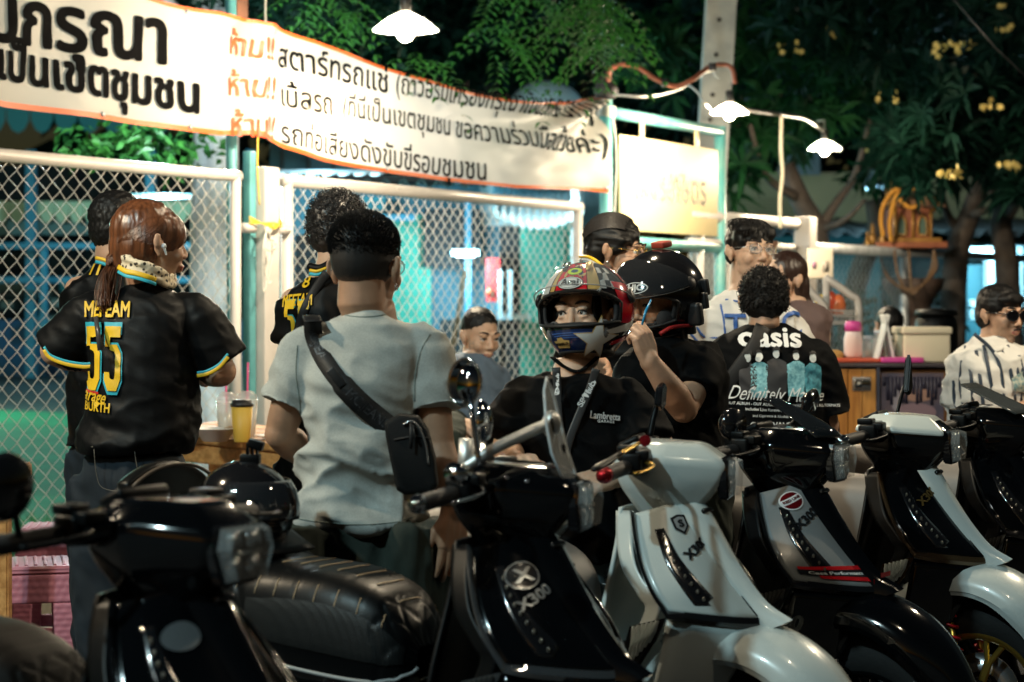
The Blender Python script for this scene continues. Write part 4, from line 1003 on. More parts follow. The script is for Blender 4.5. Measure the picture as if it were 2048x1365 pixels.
for dz, m_, k in ((0, yel, 0), (9, cya, 1)):
    bm = B(); pts = [P.J(236, 534+dz, -.09), P.J(252, 543+dz, -.11), P.J(272, 547+dz, -.12), P.J(296, 554+dz, -.118), P.J(312, 560+dz, -.10)]
    tube(bm, curve_pts(pts, 5), .0070 if k == 0 else .0050, 10, flat=.3, up=V((0, 1, 0))); obj('collar_stripe', bm, m_, P.e, world=True)
S1_ = 5.6/F   # metres per photo pixel at her distance
def block5(s):
    return poly2d([(-.5*s, .95*s), (.5*s, .95*s), (.47*s, .62*s), (-.15*s, .62*s), (-.17*s, .35*s), (-.48*s, .35*s)],
                  [(-.48*s, .35*s), (-.17*s, .35*s), (.18*s, .35*s), (.18*s, .42*s), (-.17*s, .42*s)],
                  [(-.17*s, .42*s), (.28*s, .42*s), (.52*s, .15*s), (.17*s, .10*s), (.10*s, .2*s), (-.17*s, .25*s)],
                  [(.52*s, .15*s), (.52*s, -.6*s), (.17*s, -.5*s), (.17*s, .10*s)],
                  [(.52*s, -.6*s), (.25*s, -.95*s), (-.30*s, -.95*s), (-.05*s, -.62*s), (.10*s, -.62*s), (.17*s, -.5*s)],
                  [(-.30*s, -.95*s), (-.52*s, -.65*s), (-.52*s, -.40*s), (-.18*s, -.40*s), (-.16*s, -.58*s), (-.05*s, -.62*s)])
def scaled(bm, sx, sy, x=0, y=0):
    for v in bm.verts: v.co.x = v.co.x*sx+x; v.co.y = v.co.y*sy+y
    return bm
bm = text2d('MEFEAM', .060, .03, sx=.60); P.decal(bm, 222, 620, ray, yel, 'name_lettering', L=.01)
for cx, hx in ((196, 1.0), (237, 1.0)):
    bm = block5(1); scaled(bm, .046*1.10, .098*1.06); P.decal(bm, cx, 713, ray, cya, 'number_outline', L=.012, off=.003)
    bm = block5(1); scaled(bm, .043, .092); P.decal(bm, cx, 713, ray, yel, 'number_five', L=.012, off=.0048)
bm = text2d('garage', .05, .02, shear=.2, sx=.6); P.decal(bm, 196, 786, ray, yel, 'back_lettering', L=.01, roll=-.18)
bm = text2d('BURTH', .035, .03, sx=.7); P.decal(bm, 205, 809, ray, yel, 'back_lettering', L=.01, roll=-.05)
bm = join(poly2d([(-.02, -.004), (.02, -.007), (.02, 0), (-.02, .004)])); P.decal(bm, 195, 778, ray, mat('red_mark', (.6, .03, .02), .5), 'sponsor_mark', L=.01)
for pts_, R0 in (([(88, 700), (100, 716), (130, 728), (165, 734), (184, 733)], 0), ([(394, 752), (415, 748), (438, 735), (456, 714)], 0)):
    for dz, m_, r_ in ((0, yel, .0046), (-6, cya, .003)):
        bm = tube(B(), curve_pts([P.J(x, y+dz, -.080 if x < 300 else -.064) for x, y in pts_], 5), r_*1.2, 10, flat=.35, up=V((0, 1, 0))); obj('sleeve_stripe', bm, m_, P.e, world=True)
# bag strap under the left arm, pocket stitching
tag(obj('phone_strap', poly_prism(B(), [P.J(188, 634, -.13), P.J(196, 632, -.13), P.J(206, 700, -.19), P.J(196, 702, -.19)], (0, -1, 0), .006), mat('strap_grey', (.06, .055, .055), .3)), 'thin dark bag strap crossing the back of the 55 jersey', 'strap')
st_m = mat('jeans_stitch', (.12, .11, .09), .7)
bm = B()
for path in ([(188, 885), (193, 935), (205, 962), (245, 968), (275, 950), (268, 880)], [(182, 880), (240, 884), (268, 880)]):
    tube(bm, curve_pts([P.J(x, y+14, -.165) for x, y in path], 4), .0012, 4)
obj('pocket_stitching', bm, st_m, P.e, world=True)

# ---------------------------------------------------------------- 1b: man behind her
P = Person('man in a dark jersey mostly hidden behind the woman with the ponytail', 238, 6.5, -.3)
h = Head(P.J(240, 458), (.75, .66, -.05), .232)
t_ = [(235, 880, 95, .14), (232, 760, 92, .14), (230, 660, 95, .13), (228, 590, 88, .12), (228, 550, 66, .09), (232, 525, 38, .06)]
P.body(h, P.J(232, 535), t_, [(P.J(158, 580), P.J(150, 690), P.J(190, 720, .3)), (P.J(305, 580), P.J(320, 690), P.J(280, 720, .3))], skin=skin_t, fine=.005)
P.shirt([(235, 890, 98, .15)]+t_[:], [(P.J(170, 585), P.J(160, 660), .075, .08), (P.J(295, 585), P.J(312, 660), .075, .08)], black_jersey, disp=wrinkle(.008, 7, 7, 6))
P.trousers(jeans, 880, .15, .12)
face_parts(h, P.e)
hair_blob(h, [((0, -.016, .040), (.079, .094, .085)), ((0, -.040, .0), (.072, .064, .075))], hair_k, P.e, .005, .005, (90, 90, 70), sm=2)

for dz, m_ in ((0, yel), (8, cya)):
    bm = tube(B(), curve_pts([P.J(192, 516+dz, -.10), P.J(208, 520+dz, -.11), P.J(222, 528+dz, -.11), P.J(232, 533+dz, -.10)], 4), .006, 6); obj('collar_stripe', bm, m_, P.e, world=True)
bm = scaled(text2d('11', .05, .03, shear=.3), 1, 1); P.decal(bm, 198, 542, (0, 1, 0), yel, 'number_print')

# ---------------------------------------------------------------- 2: man in grey tee with crossbody bag
P = Person('man with a cropped haircut in a grey t-shirt, back turned', 722, 4.85, -.06)
h = Head(P.J(732, 535), (.38, .92, -.03), .238)
nb = P.J(736, 618)
t_ = [(717, 1045, 108, .12), (720, 980, 108, .12), (722, 900, 106, .115), (722, 820, 116, .12), (726, 745, 124, .12), (730, 690, 122, .11), (732, 652, 92, .09), (735, 628, 52, .065), (736, 608, 42, .055)]
arms = [(P.J(612, 690), P.J(560, 868, .02), P.J(640, 935, .24), .98), (P.J(852, 690), P.J(876, 890, -.02), P.J(906, 1022, -.06), .98)]
P.body(h, nb, t_, arms, hands=[None, dict(d=(-.02, -.05, -1), pn=(-.55, .8, 0), side=-1, curl=(.16, .20, .25, .32), k=1.0, thumb=.35, spread=.10, tcurl=.1)], skin=skin_d)
SHR = [(717, 1046, 118, .135), (718, 1010, 118, .14), (721, 960, 116, .13), (722, 900, 114, .128)]+[(a_, b_, c_2, d_2+.008) for a_, b_, c_2, d_2 in t_[3:-1]]+[(736, 612, 46, .062)]
P.shirt(SHR, [(P.J(620, 700), P.J(574, 812, .0), .072, .070), (P.J(846, 700), P.J(868, 818, -.02), .072, .072)], grey_tee, disp=wrinkle(.019, 5.0, 7.0, 12, .75, 1.28), voxel=.0068, smooth=6)
P.trousers(olive, 1040, .145, .13, .115, wrinkle(.014, 12, 2.5, 3, .2))
face_parts(h, P.e)
ES = [((0, -.014, .036), (.0775, .0945, .088)), ((0, -.035, .0), (.0745, .074, .070))]
stub = mat('scalp_stubble', (.34, .17, .095), .7, bump=.5, bscale=500)
_nt = stub.node_tree; _tc = _nt.nodes.new('ShaderNodeTexCoord'); _sx = _nt.nodes.new('ShaderNodeSeparateXYZ'); _nt.links.new(_tc.outputs['Object'], _sx.inputs[0])
_nn = _nt.nodes.new('ShaderNodeTexNoise'); _nn.inputs['Scale'].default_value = 260; _nt.links.new(_tc.outputs['Object'], _nn.inputs[0])
_mr = _nt.nodes.new('ShaderNodeMapRange'); _mr.inputs[1].default_value = h.P(0, 0, -.080).z; _mr.inputs[2].default_value = h.P(0, 0, .022).z
_ad = _nt.nodes.new('ShaderNodeMath'); _ad.operation = 'MULTIPLY_ADD'; _ad.inputs[1].default_value = .03; _nt.links.new(_nn.outputs[0], _ad.inputs[0]); _nt.links.new(_sx.outputs[2], _ad.inputs[2]); _nt.links.new(_ad.outputs[0], _mr.inputs[0])
_rp = _nt.nodes.new('ShaderNodeValToRGB'); _rp.color_ramp.elements[0].position = .18; _rp.color_ramp.elements[0].color = (.44, .245, .15, 1); _rp.color_ramp.elements[1].position = .72; _rp.color_ramp.elements[1].color = (.010, .008, .007, 1)
_nt.links.new(_mr.outputs[0], _rp.inputs[0]); _nt.links.new(_rp.outputs[0], _nt.nodes['Principled BSDF'].inputs['Base Color'])
hair_blob(h, [((0, -.0125, .028), (.0755, .0940, .0900))], stub, P.e, .005, .0006, name='stubble')
hair_blob(h, [((0, -.012, .056), (.0765, .0935, .066)), ((0, .030, .078), (.068, .052, .036)), ((0, -.045, .085), (.060, .045, .026))], hair_k, P.e, .0045, .002, (120, 120, 120))
lines = []
for i in range(9500):
    q = rdir(rp, -1, 1); z = .050+q.z*.079; y = -.012+q.y*.094
    if y > .07 and z < .07: continue
    if z < -.045 or (z < .022 and rp.random() > ((z+.05)/.072)**.8): continue
    wl = .0785 if z > .03 else .0752
    p0 = V((q.x*wl, y, z)); nn = V((q.x, q.y, q.z+.55)).normalized(); Lh = .0075 if z > .05 else .005 if z > .02 else .0028
    lines.append([h.P(*p0), h.P(*(p0+(nn+rdir(rp)*.25)*Lh))])
obj('bristles', strand_mesh(lines, .0011, .0004), hair_k, P.e, world=True, kind='stuff')
# glasses, earring
steel = mat('steel', (.55, .55, .56), .25, metal=.9)
def glasses(h, parent, m, lens=None, rr=.0014, wx=.025, hz=.018, name='glasses'):
    g = obj(name, B(), m, parent); bm = B()
    for s in (-1, 1):
        ring_ = [h.P(s*.033+wx*math.cos(a)*.95, .102-.012*abs(math.cos(a))*(1 if s*math.cos(a) > 0 else 0), .004+hz*math.sin(a)) for a in [2*PI*i/18 for i in range(19)]]
        tube(bm, ring_, rr, 6); tube(bm, [h.P(s*.060, .088, .010), h.P(s*.078, .03, .010), h.P(s*.084, -.005, .008), h.P(s*.082, -.02, -.008)], rr, 6)
    tube(bm, curve_pts([h.P(-.008, .102, .008), h.P(0, .106, .012), h.P(.008, .102, .008)], 3), rr, 6)
    obj_ = obj(name, bm, m, parent, world=True); bpy.data.objects.remove(g)
    if lens is not None:
        for s in (-1, 1):
            lb = B(); vs = [lb.verts.new(h.P(s*.033+wx*math.cos(a)*.95, .102-.012*abs(math.cos(a))*(1 if s*math.cos(a) > 0 else 0), .004+hz*math.sin(a))) for a in [2*PI*i/18 for i in range(18)]]
            lb.faces.new(vs); lo = obj('lens', lb, lens, obj_, smooth=False); lo.data.transform(Matrix.Translation(-parent_world(parent)))
    return obj_
clear = mat('clear_lens', (.95, .97, 1), .03, alpha=.16, spec=.8)
glasses(h, P.e, steel, clear)
obj('earring', tube(B(), [h.P(.084, -.008+.007*math.cos(a), -.048+.008*math.sin(a)) for a in [i*PI/6 for i in range(13)]], .0013, 6), steel, P.e, world=True)
obj('bracelet', tube(B(), [P.J(903, 1006, -.055)+V((.031*math.cos(a), .031*math.sin(a), .006*math.cos(a))) for a in [i*PI/8 for i in range(17)]], .0028, 6), steel, P.e, world=True)
# seams
seam = mat('grey_seam', (.20, .24, .22), .9)
bm = B()
for pts_ in ([(672, 622), (690, 630), (735, 634), (780, 628), (800, 618)],):
    c = [P.J(x, y) for x, y in pts_]; cc = []
    for p in curve_pts(c, 6):
        hh = P.sh_bvh.ray_cast(V((p.x, 3.5, p.z)), V((0, 1, 0))); 
        if hh[0] is not None: cc.append(hh[0]-V((0, .001, 0)))
    if len(cc) > 2: tube(bm, cc, .0018, 5)
for pts_ in ([(862, 668), (845, 700), (834, 750), (832, 800)], [(600, 690), (598, 740), (604, 790), (606, 830)], [(602, 1030), (660, 1034), (720, 1036), (780, 1036), (832, 1030)]):
    cc = []
    for p in curve_pts([P.J(x, y) for x, y in pts_], 8):
        hh = P.sh_bvh.ray_cast(V((p.x, 3.5, p.z)), V((0, 1, 0)))
        if hh[0] is not None: cc.append(hh[0]-V((0, .0008, 0)))
    if len(cc) > 2: obj('seam', tube(B(), cc, .0013, 4), seam, P.e, world=True)
obj('neck_seam', bm, seam, P.e, world=True)
# crossbody bag (worn: a thing of its own)
nylon = mat('bag_nylon', (.004, .0045, .005), .75, spec=.25, bump=.3, bscale=400); webb = mat('bag_webbing', (.009, .009, .010), .6, bump=.5, bscale=500, stretch=(1, 1, 1))
bag = thing('crossbody_bag', 'black crossbody bag with lettered strap worn over the grey t-shirt', 'bag', P.J(825, 905, -.16))
def over(px, py, off): 
    p = P.J(px, py); hh = P.sh_bvh.ray_cast(V((p.x, 3.5, p.z)), V((0, 1, 0)))
    return (hh[0] if hh[0] is not None else P.J(px, py, -.1))-V((0, off, 0))
mid_ = [(626, 640), (634, 672), (652, 712), (683, 752), (720, 792), (757, 826), (795, 856), (822, 872)]
bm = B(); C = curve_pts([over(x, y, .007) for x, y in mid_], 6); L_ = []; 
for i, p in enumerate(C):
    dd = (C[min(i+1, len(C)-1)]-C[max(i-1, 0)]).normalized(); w = dd.cross(V((0, 1, 0))).normalized()*(.0215 if i < len(C)*.45 else .026)
    L_.append((p-w, p+w))
for a, b in zip(L_, L_[1:]):
    bm.faces.new([bm.verts.new(q) for q in (a[0], a[1], b[1], b[0])])
bmesh.ops.remove_doubles(bm, verts=bm.verts[:], dist=1e-5); bmesh.ops.solidify(bm, geom=bm.faces[:], thickness=.003)
obj('strap', bm, webb, bag, world=True)
bm = tube(B(), curve_pts([P.J(626, 644, -.12), P.J(622, 632, -.04), P.J(630, 645, .10), P.J(650, 700, .15)], 5), .021, 10, flat=.12); obj('shoulder_strap', bm, webb, bag, world=True)
bk = over(683, 752, .014); obj('buckle', box(B(), bk, (.052, .012, .022), Matrix.Rotation(.9, 4, 'Y'), .003), black_plastic, bag, world=True)
# strap lettering
def along(body, i0, i1, size, m):
    bm = text2d(body, 1, .01); xs = [v.co.x for v in bm.verts]; x0, L = min(xs), max(xs)-min(xs)
    for v in bm.verts:
        t = lerp(i0, i1, (v.co.x-x0)/L)*(len(C)-1); i = int(min(t, len(C)-2)); p = C[i].lerp(C[i+1], t-i); dd = (C[i+1]-C[i]).normalized(); w = dd.cross(V((0, 1, 0))).normalized()
        if w.z < 0: w = -w
        v.co = p+w*v.co.y*size-V((0, .0035, 0))
    obj('strap_lettering', bm, m, bag, world=True, smooth=False)
along('MC.JEANS', .06, .40, .032, mat('strap_print', (.07, .07, .075), .5)); along('MC.JEANS', .52, .80, .034, mat('strap_print', (.07, .07, .075)))
bm = B(); by = 4.85-.175
outl = [(772, 842), (800, 826), (838, 830), (858, 858), (872, 912), (878, 968), (866, 982), (812, 986), (796, 976), (783, 915), (774, 868)]
rg_ = []
for dy, k in ((.0, .96), (-.012, 1.0), (-.058, 1.0), (-.070, .97), (-.074, .88)):
    cx, cy = 829, 903; rg_.append([W(cx+(x-cx)*k, cy+(y-cy)*k, by)+V((0, dy, 0)) for x, y in outl])
ring_loft(bm, rg_[::-1]); o = obj('pouch', finish(bm), nylon, bag, world=True); bevelmod(o, .006, 3, 25)
obj('pocket_seam', tube(B(), [W(788, 880, by-.076), W(830, 872, by-.0765), W(862, 878, by-.076)], .002, 6), webb, bag, world=True)
bm = B(); tube(bm, curve_pts([W(806, 850, by-.078), W(822, 843, by-.08), W(838, 855, by-.08), W(852, 890, by-.078), W(857, 930, by-.076)], 5), .0028, 6); obj('zip', bm, steel, bag, world=True)
bm = B(); tube(bm, [W(822, 846, by-.082), W(823, 868, by-.088), W(822, 898, by-.088)], [.003, .005, .004], 6, flat=.5); tube(bm, [W(826, 850, by-.082), W(830, 880, by-.09)], [.002, .003], 6); obj('zip_pull', bm, webb, bag, world=True)

# ---------------------------------------------------------------- 3: curly haired man, MEETAM jersey
P = Person('curly haired man in a black jersey, half hidden behind the grey t-shirt', 665, 6.1, -.45)
h = Head(P.J(680, 466), (.62, .75, .0), .222)
t_ = [(655, 900, 88, .14), (652, 780, 84, .14), (650, 690, 86, .135), (650, 620, 88, .125), (652, 575, 74, .10), (658, 552, 42, .065)]
P.body(h, P.J(662, 556), t_, [(P.J(590, 605), P.J(585, 720), P.J(640, 740, .3)), (P.J(735, 620), P.J(745, 720), P.J(738, 640, .22))], skin=skin_p, fine=.005)
P.shirt([(655, 905, 92, .15)]+t_, [(P.J(600, 612), P.J(590, 690), .070, .078), (P.J(725, 620), P.J(745, 700), .070, .078)], black_jersey, disp=wrinkle(.008, 7, 7, 16))
P.trousers(jeans, 890, .15, .12); face_parts(h, P.e)
CE = [((0, -.012, .046), (.081, .095, .085)), ((0, -.045, .0), (.073, .062, .076))]
hair_s = mat('hair_soft_black', (.022, .019, .018), .4, bump=.4, bscale=200, spec=.6)
hair_blob(h, CE, hair_s, P.e, .006, .006, (45, 45, 45)); curls(h, CE, 1300, hair_s, P.e, .006, .0021)
for dz, m_ in ((0, yel), (7, cya)):
    bm = tube(B(), curve_pts([P.J(620, 541+dz, -.09), P.J(634, 543+dz, -.10), P.J(650, 538+dz, -.10), P.J(662, 532+dz, -.09)], 4), .0055, 6); obj('collar_stripe', bm, m_, P.e, world=True)
bm = tube(B(), curve_pts([P.J(618, 533, -.07), P.J(640, 537, -.085), P.J(664, 525, -.08)], 4), .012, 8); obj('collar', bm, black_jersey, P.e, world=True)
ray = V((.12, 1, 0))
P.decal(text2d('MEETAM', .050, .03, sx=.55), 609, 603, ray, yel, 'name_lettering', roll=.06); P.decal(text2d('8', .05, .02), 622, 567, ray, yel, 'back_emblem')
for cx in (594, 626):
    P.decal(scaled(block5(1), .040, .085), cx, 652, ray, cya, 'number_outline', off=.003); P.decal(scaled(block5(1), .036, .079), cx, 652, ray, yel, 'number_five', off=.0048)
bm = B(); cc = []
for x, y in ((655, 545), (635, 585), (618, 620), (606, 655), (596, 700)):
    p = P.J(x, y); hh = P.sh_bvh.ray_cast(V((p.x, 5, p.z)), V((0, 1, 0))); cc.append((hh[0] if hh[0] is not None else P.J(x, y, -.12))-V((0, .008, 0)))
tag(obj('shoulder_strap', tube(B(), curve_pts(cc, 5), .014, 8, flat=.25, up=V((0, 1, 0))), webb), 'black bag strap over the shoulder of the curly haired man', 'strap')

# ---------------------------------------------------------------- 6: man in profile with long dark hair and gold glasses
P = Person('man in profile with swept back dark hair and thin gold glasses below the yellow board', 1212, 7.1, .9)
h = Head(P.J(1232, 503), (.93, -.30, -.12), .240)
t_ = [(1210, 760, 70, .20), (1210, 680, 70, .20), (1208, 620, 68, .19), (1208, 585, 55, .15), (1205, 560, 32, .075)]
P.body(h, P.J(1203, 560), t_, [(P.J(1165, 600, -.1), P.J(1155, 700), P.J(1200, 730, -.2)), (P.J(1255, 600, .1), P.J(1270, 700), P.J(1300, 730, -.1))], skin=skin_t)
P.shirt([(1210, 790, 75, .21)]+t_, [(P.J(1168, 610, -.1), P.J(1160, 680, -.1), .08, .085), (P.J(1252, 610, .1), P.J(1262, 680), .08, .085)], black_jersey, disp=wrinkle(.008, 7, 7, 26))
P.trousers(jeans, 780, .15, .12); face_parts(h, P.e)
hair_blob(h, [((0, -.02, .042), (.086, .100, .088)), ((0, .012, .060), (.074, .062, .056)), ((0, -.055, -.005), (.080, .056, .084)), ((0, -.078, -.065), (.062, .044, .055)), ((.066, .005, .03), (.020, .045, .045)), ((-.066, .005, .03), (.020, .045, .045))], hair_k, P.e, .005, .006, (30, 12, 60))
lines = []
for i in range(420):
    a = rp.uniform(-1.4, 1.4); y0 = .085*rp.uniform(.6, 1); _l = []
    for i_ in range(8):
        t = i_/7; q = V((math.sin(a)*.9, lerp(.75*y0/.085, -1.0, t), .35+math.cos(a)*.65*(1-.5*t)-.5*t*t)).normalized(); _l.append(h.P(q.x*.089, -.02+q.y*.103, .040+q.z*.092))
    lines.append(_l)
obj('hair_strands', strand_mesh(lines, .0019, .0012), mat('hair_soft_black', (.022, .019, .018)), P.e, world=True, kind='stuff')
goldm = mat('gold_wire', (.80, .52, .14), .2, metal=.9); glasses(h, P.e, goldm, clear, .0018)
obj('earring', disc(B(), h.P(.084, -.003, -.040), h.x, .006, .004, 10), steel, P.e, world=True)
for dz, m_ in ((0, yel), (6, mat('white_print', (.75, .77, .78))), (12, cya)):
    bm = tube(B(), curve_pts([P.J(1160, 514+dz, .05), P.J(1175, 514+dz, -.07), P.J(1190, 521+dz, -.11), P.J(1205, 533+dz, -.12), P.J(1216, 545+dz, -.10)], 4), .006, 6); obj('collar_stripe', bm, m_, P.e, world=True)

# ---------------------------------------------------------------- helmets
def helmet_surface(h, az, el, off=0.0):
    """az: 0 = front, + = wearer's right (+x); el: -90..90 deg as radians"""
    c, s = math.cos(el), math.sin(el); x = math.sin(az)*c; y = math.cos(az)*c; z = s
    rx, ry, rz = .128, .145 if y < 0 else .138, .140 if z > 0 else .150
    q = V((x*rx, y*ry, z*rz))
    if z < 0 and y > 0: q.y += .018*smooth01(-z*1.6)*y    # chin bar juts out
    if z < -.1: q.x *= 1-.16*smooth01((-z-.1)/.8)
    if y < -.2 and z < -.3: q.y *= 1-.12*smooth01((-z-.3)/.6)
    n = V((x/rx, y/ry, z/rz)).normalized(); q = q+n*off
    return h.P(q.x, q.y, q.z)
def helmet(label, h, shell_m, port, visor_m, visor_el, vt=False, liner=None):
    """port = (half width az, el bottom, el top) of the face opening; visor_el = (low, high) band of the raised visor"""
    H = thing('helmet', label, 'helmet', h.P(0, 0, -.13)); pa, e0, e1 = port
    NU, NV = 96, 60; bm = B(); vs = {}
    for i in range(NU):
        for j in range(NV+1):
            az = -PI+2*PI*i/NU; el = lerp(-.86, PI/2-.001, j/NV)
            vs[i, j] = bm.verts.new(helmet_surface(h, az, el))
    for i in range(NU):
        for j in range(NV):
            az = -PI+2*PI*(i+.5)/NU; el = lerp(-.86, PI/2, (j+.5)/NV)
            k = abs(az)/pa
            if k < 1 and e0+.10*k*k < el < e1-.22*k**3: continue
            bm.faces.new((vs[i, j], vs[(i+1) % NU, j], vs[(i+1) % NU, j+1], vs[i, j+1]))
    bmesh.ops.delete(bm, geom=[v for v in bm.verts if not v.link_faces], context='VERTS')
    bmesh.ops.remove_doubles(bm, verts=bm.verts[:], dist=1e-4)
    bmesh.ops.recalc_face_normals(bm, faces=bm.faces[:])
    bm.normal_update(); bmesh.ops.solidify(bm, geom=bm.faces[:], thickness=.010)
    obj('shell', bm, shell_m, H, world=True)
    # padded inside
    lm = liner or mat('helmet_lining', (.022, .022, .024), .9, bump=.5, bscale=300)
    bm = B()
    for i in range(NU):
        for j in range(NV):
            az = -PI+2*PI*(i+.5)/NU; el = lerp(-.86, PI/2, (j+.5)/NV); k = abs(az)/pa
            if k < .92 and e0+.02+.10*k*k < el < e1-.02-.22*k**3: continue
            a0, a1 = -PI+2*PI*i/NU, -PI+2*PI*(i+1)/NU; f0, f1 = lerp(-.86, PI/2, j/NV), lerp(-.86, PI/2, (j+1)/NV)
            bm.faces.new([bm.verts.new(helmet_surface(h, a, e, -.018)) for a, e in ((a0, f0), (a1, f0), (a1, f1), (a0, f1))])
    bmesh.ops.remove_doubles(bm, verts=bm.verts[:], dist=1e-5); bm.normal_update(); bmesh.ops.solidify(bm, geom=bm.faces[:], thickness=.008)
    obj('lining', bm, lm, H, world=True)
    for s in (-1, 1):
        bm = B(); h.ell(bm, (s*.070, .070, -.058), (.020, .036, .030)); obj('cheek_pad', bm, mat('cheek_pad_grey', (.13, .13, .135), .9, bump=.4, bscale=400) if vt else lm, H, world=True)
    # gasket round the port
    path = []
    for t in range(41): k = -1+2*t/40; path.append(helmet_surface(h, k*pa, e0+.10*k*k, .002))
    for t in range(41): k = 1-2*t/40; path.append(helmet_surface(h, k*pa, e1-.22*abs(k)**3, .002))
    obj('gasket', tube(B(), path+[path[0]], .0045, 8), mat('gasket_rubber', (.015, .015, .015), .6), H, world=True)
    # neck roll
    path = [helmet_surface(h, -PI+2*PI*t/48, -.86, -.008) for t in range(49)]; obj('neck_roll', tube(B(), path, .011, 8), lm, H, world=True)
    # raised visor: a curved shield hinged at the temples
    def vis(u, v):
        az = lerp(-1.45, 1.45, u); k = abs(az)/1.45; lo = lerp(visor_el[0], .22, k**2.2); hi = lerp(visor_el[1], .42, k**2.2)
        el = lerp(lo, hi, v); o_ = .012+.020*(1-v)*(1-k**2)
        return helmet_surface(h, az, el, o_)
    bm = gridsurf(vis, 60, 14); bm.normal_update(); bmesh.ops.solidify(bm, geom=bm.faces[:], thickness=.002)
    vo_ = obj('visor', bm, visor_m, H, world=True)
    e_ = [vis(u/50, 0) for u in range(51)]; bm = tube(B(), e_, .0018, 6); o = obj('visor_edge', bm, mat('visor_edge', (.35, .36, .36), .15, alpha=.7), vo_); o.data.transform(Matrix.Translation(-parent_world(H)))
    for s in (-1, 1):
        p = helmet_surface(h, s*1.50, .27, .004); n_ = (p-h.c).normalized(); obj('visor_pivot', lathe(B(), [(.020, 0), (.020, .006), (.012, .011), (.003, .012)], p, 18, M_=dirmat(n_)), black_plastic, H, world=True)
    def dc(bm, m, az, el, off=.0022, L=.012, name='print', sc=1.0, roll=0.0, par=H, fn=None):
        cr, sr = math.cos(roll), math.sin(roll)
        drape(bm, lambda x, y: helmet_surface(h, az-((x*cr-y*sr)*sc)/(.13*math.cos(el)), el+(x*sr+y*cr)*sc/.14, off), L)
        return obj(name, bm, m, par, world=True)
    return H, dc, vis, vo_
gloss_black = mat('gloss_black', (.008, .008, .009), .12, coat=.8)
# ---------------------------------------------------------------- 4: woman in a colourful full-face helmet
P = Person('woman in a black lettered t-shirt wearing the colourful full-face helmet', 1160, 5.3, .05)
h = Head(P.J(1164, 634, .012), (-.36, -.92, .08), .212, roll=.05)
t_ = [(1150, 1115, 118, .14), (1150, 1000, 118, .14), (1150, 900, 120, .14), (1150, 820, 122, .135), (1152, 780, 112, .12), (1152, 756, 76, .09), (1152, 742, 44, .06)]
arms = [(P.J(1048, 795), P.J(1012, 905, -.05), P.J(1030, 925, -.28)), (P.J(1258, 795), P.J(1290, 905, -.06), P.J(1232, 952, -.36))]
P.body(h, P.J(1150, 738), t_, arms, hands=[dict(d=(.2, -.9, .1), pn=(.2, 0, -1), side=1, curl=(.7,)*4), dict(d=(-.75, -.55, -.15), pn=(-.1, .45, -.9), side=-1, curl=(.65, .8, .9, .95), thumb=.25, tcurl=.35)], skin=skin_p, female=True, fine=.0034)
P.shirt([(1150, 1118, 126, .15)]+[(a_, b_, c_2+3, d_2+.005) for a_, b_, c_2, d_2 in t_[1:-1]]+[(1152, 750, 50, .07)], [(P.J(1052, 806), P.J(1014, 888, -.05), .080, .085), (P.J(1254, 806), P.J(1286, 890, -.06), .080, .085)], black_tee, disp=wrinkle(.010, 6, 6, 36), voxel=.0075)
P.trousers(greyp, 1110, .14, .12)
face_parts(h, P.e, gaze=.28)
bm = B()
for s in (-1, 1): h.ell(bm, (s*.055, .03, .02), (.014, .03, .05))
obj('hair', bm, hair_k, P.e, world=True)
hh_ = Head(P.J(1172, 626), (-.30, -.93, .10), .223, roll=.05)
clearv = mat('clear_visor', (.85, .88, .9), .02, alpha=.07, spec=.8)
H, dc, vis, vo_ = helmet('full-face racing helmet with red, gold and white star print on the woman in the middle', hh_, gloss_black, (1.12, -.33, .33), clearv, (.36, 1.12), True)
red_g = mat('helmet_red', (.85, .02, .03), .15, coat=.8, col2=(.45, .0, .02), vscale=12); gold_g = mat('helmet_gold', (.62, .42, .14), .35, metal=.3, coat=.5); white_g = mat('helmet_white', (.70, .70, .68), .15, coat=.8); blue_g = mat('helmet_blue', (.006, .018, .075), .15, coat=.8)
green_g = mat('helmet_lime', (.50, .65, .03), .2, coat=.6); silver_g = mat('helmet_silver', (.62, .62, .60), .3, metal=.1, coat=.5)
def strip(a0, a1, e0, e1, m, off=.002, nm='print', skew=0.0):
    bm = gridsurf(lambda u, v: helmet_surface(hh_, lerp(a0, a1, u)+skew*v, lerp(e0, e1, v), off), 24, 16); return obj(nm, bm, m, H, world=True)
strip(-.32, .44, .36, 1.14, red_g, nm='red_panel'); strip(-.62, -.34, .36, 1.2, gold_g, nm='gold_stripe'); strip(.47, .60, .35, 1.15, gold_g, nm='gold_stripe')
strip(.64, .98, .32, .95, silver_g, nm='visor_reflection')  # pale strip paints the clear visor's reflection onto the shell
for _k in range(3):
    for _j in range(3):
        if (_k+_j) % 2 == 0: strip(-1.06+.14*_k, -.93+.14*_k, .38+.19*_j, .56+.19*_j, silver_g, nm='check_square')
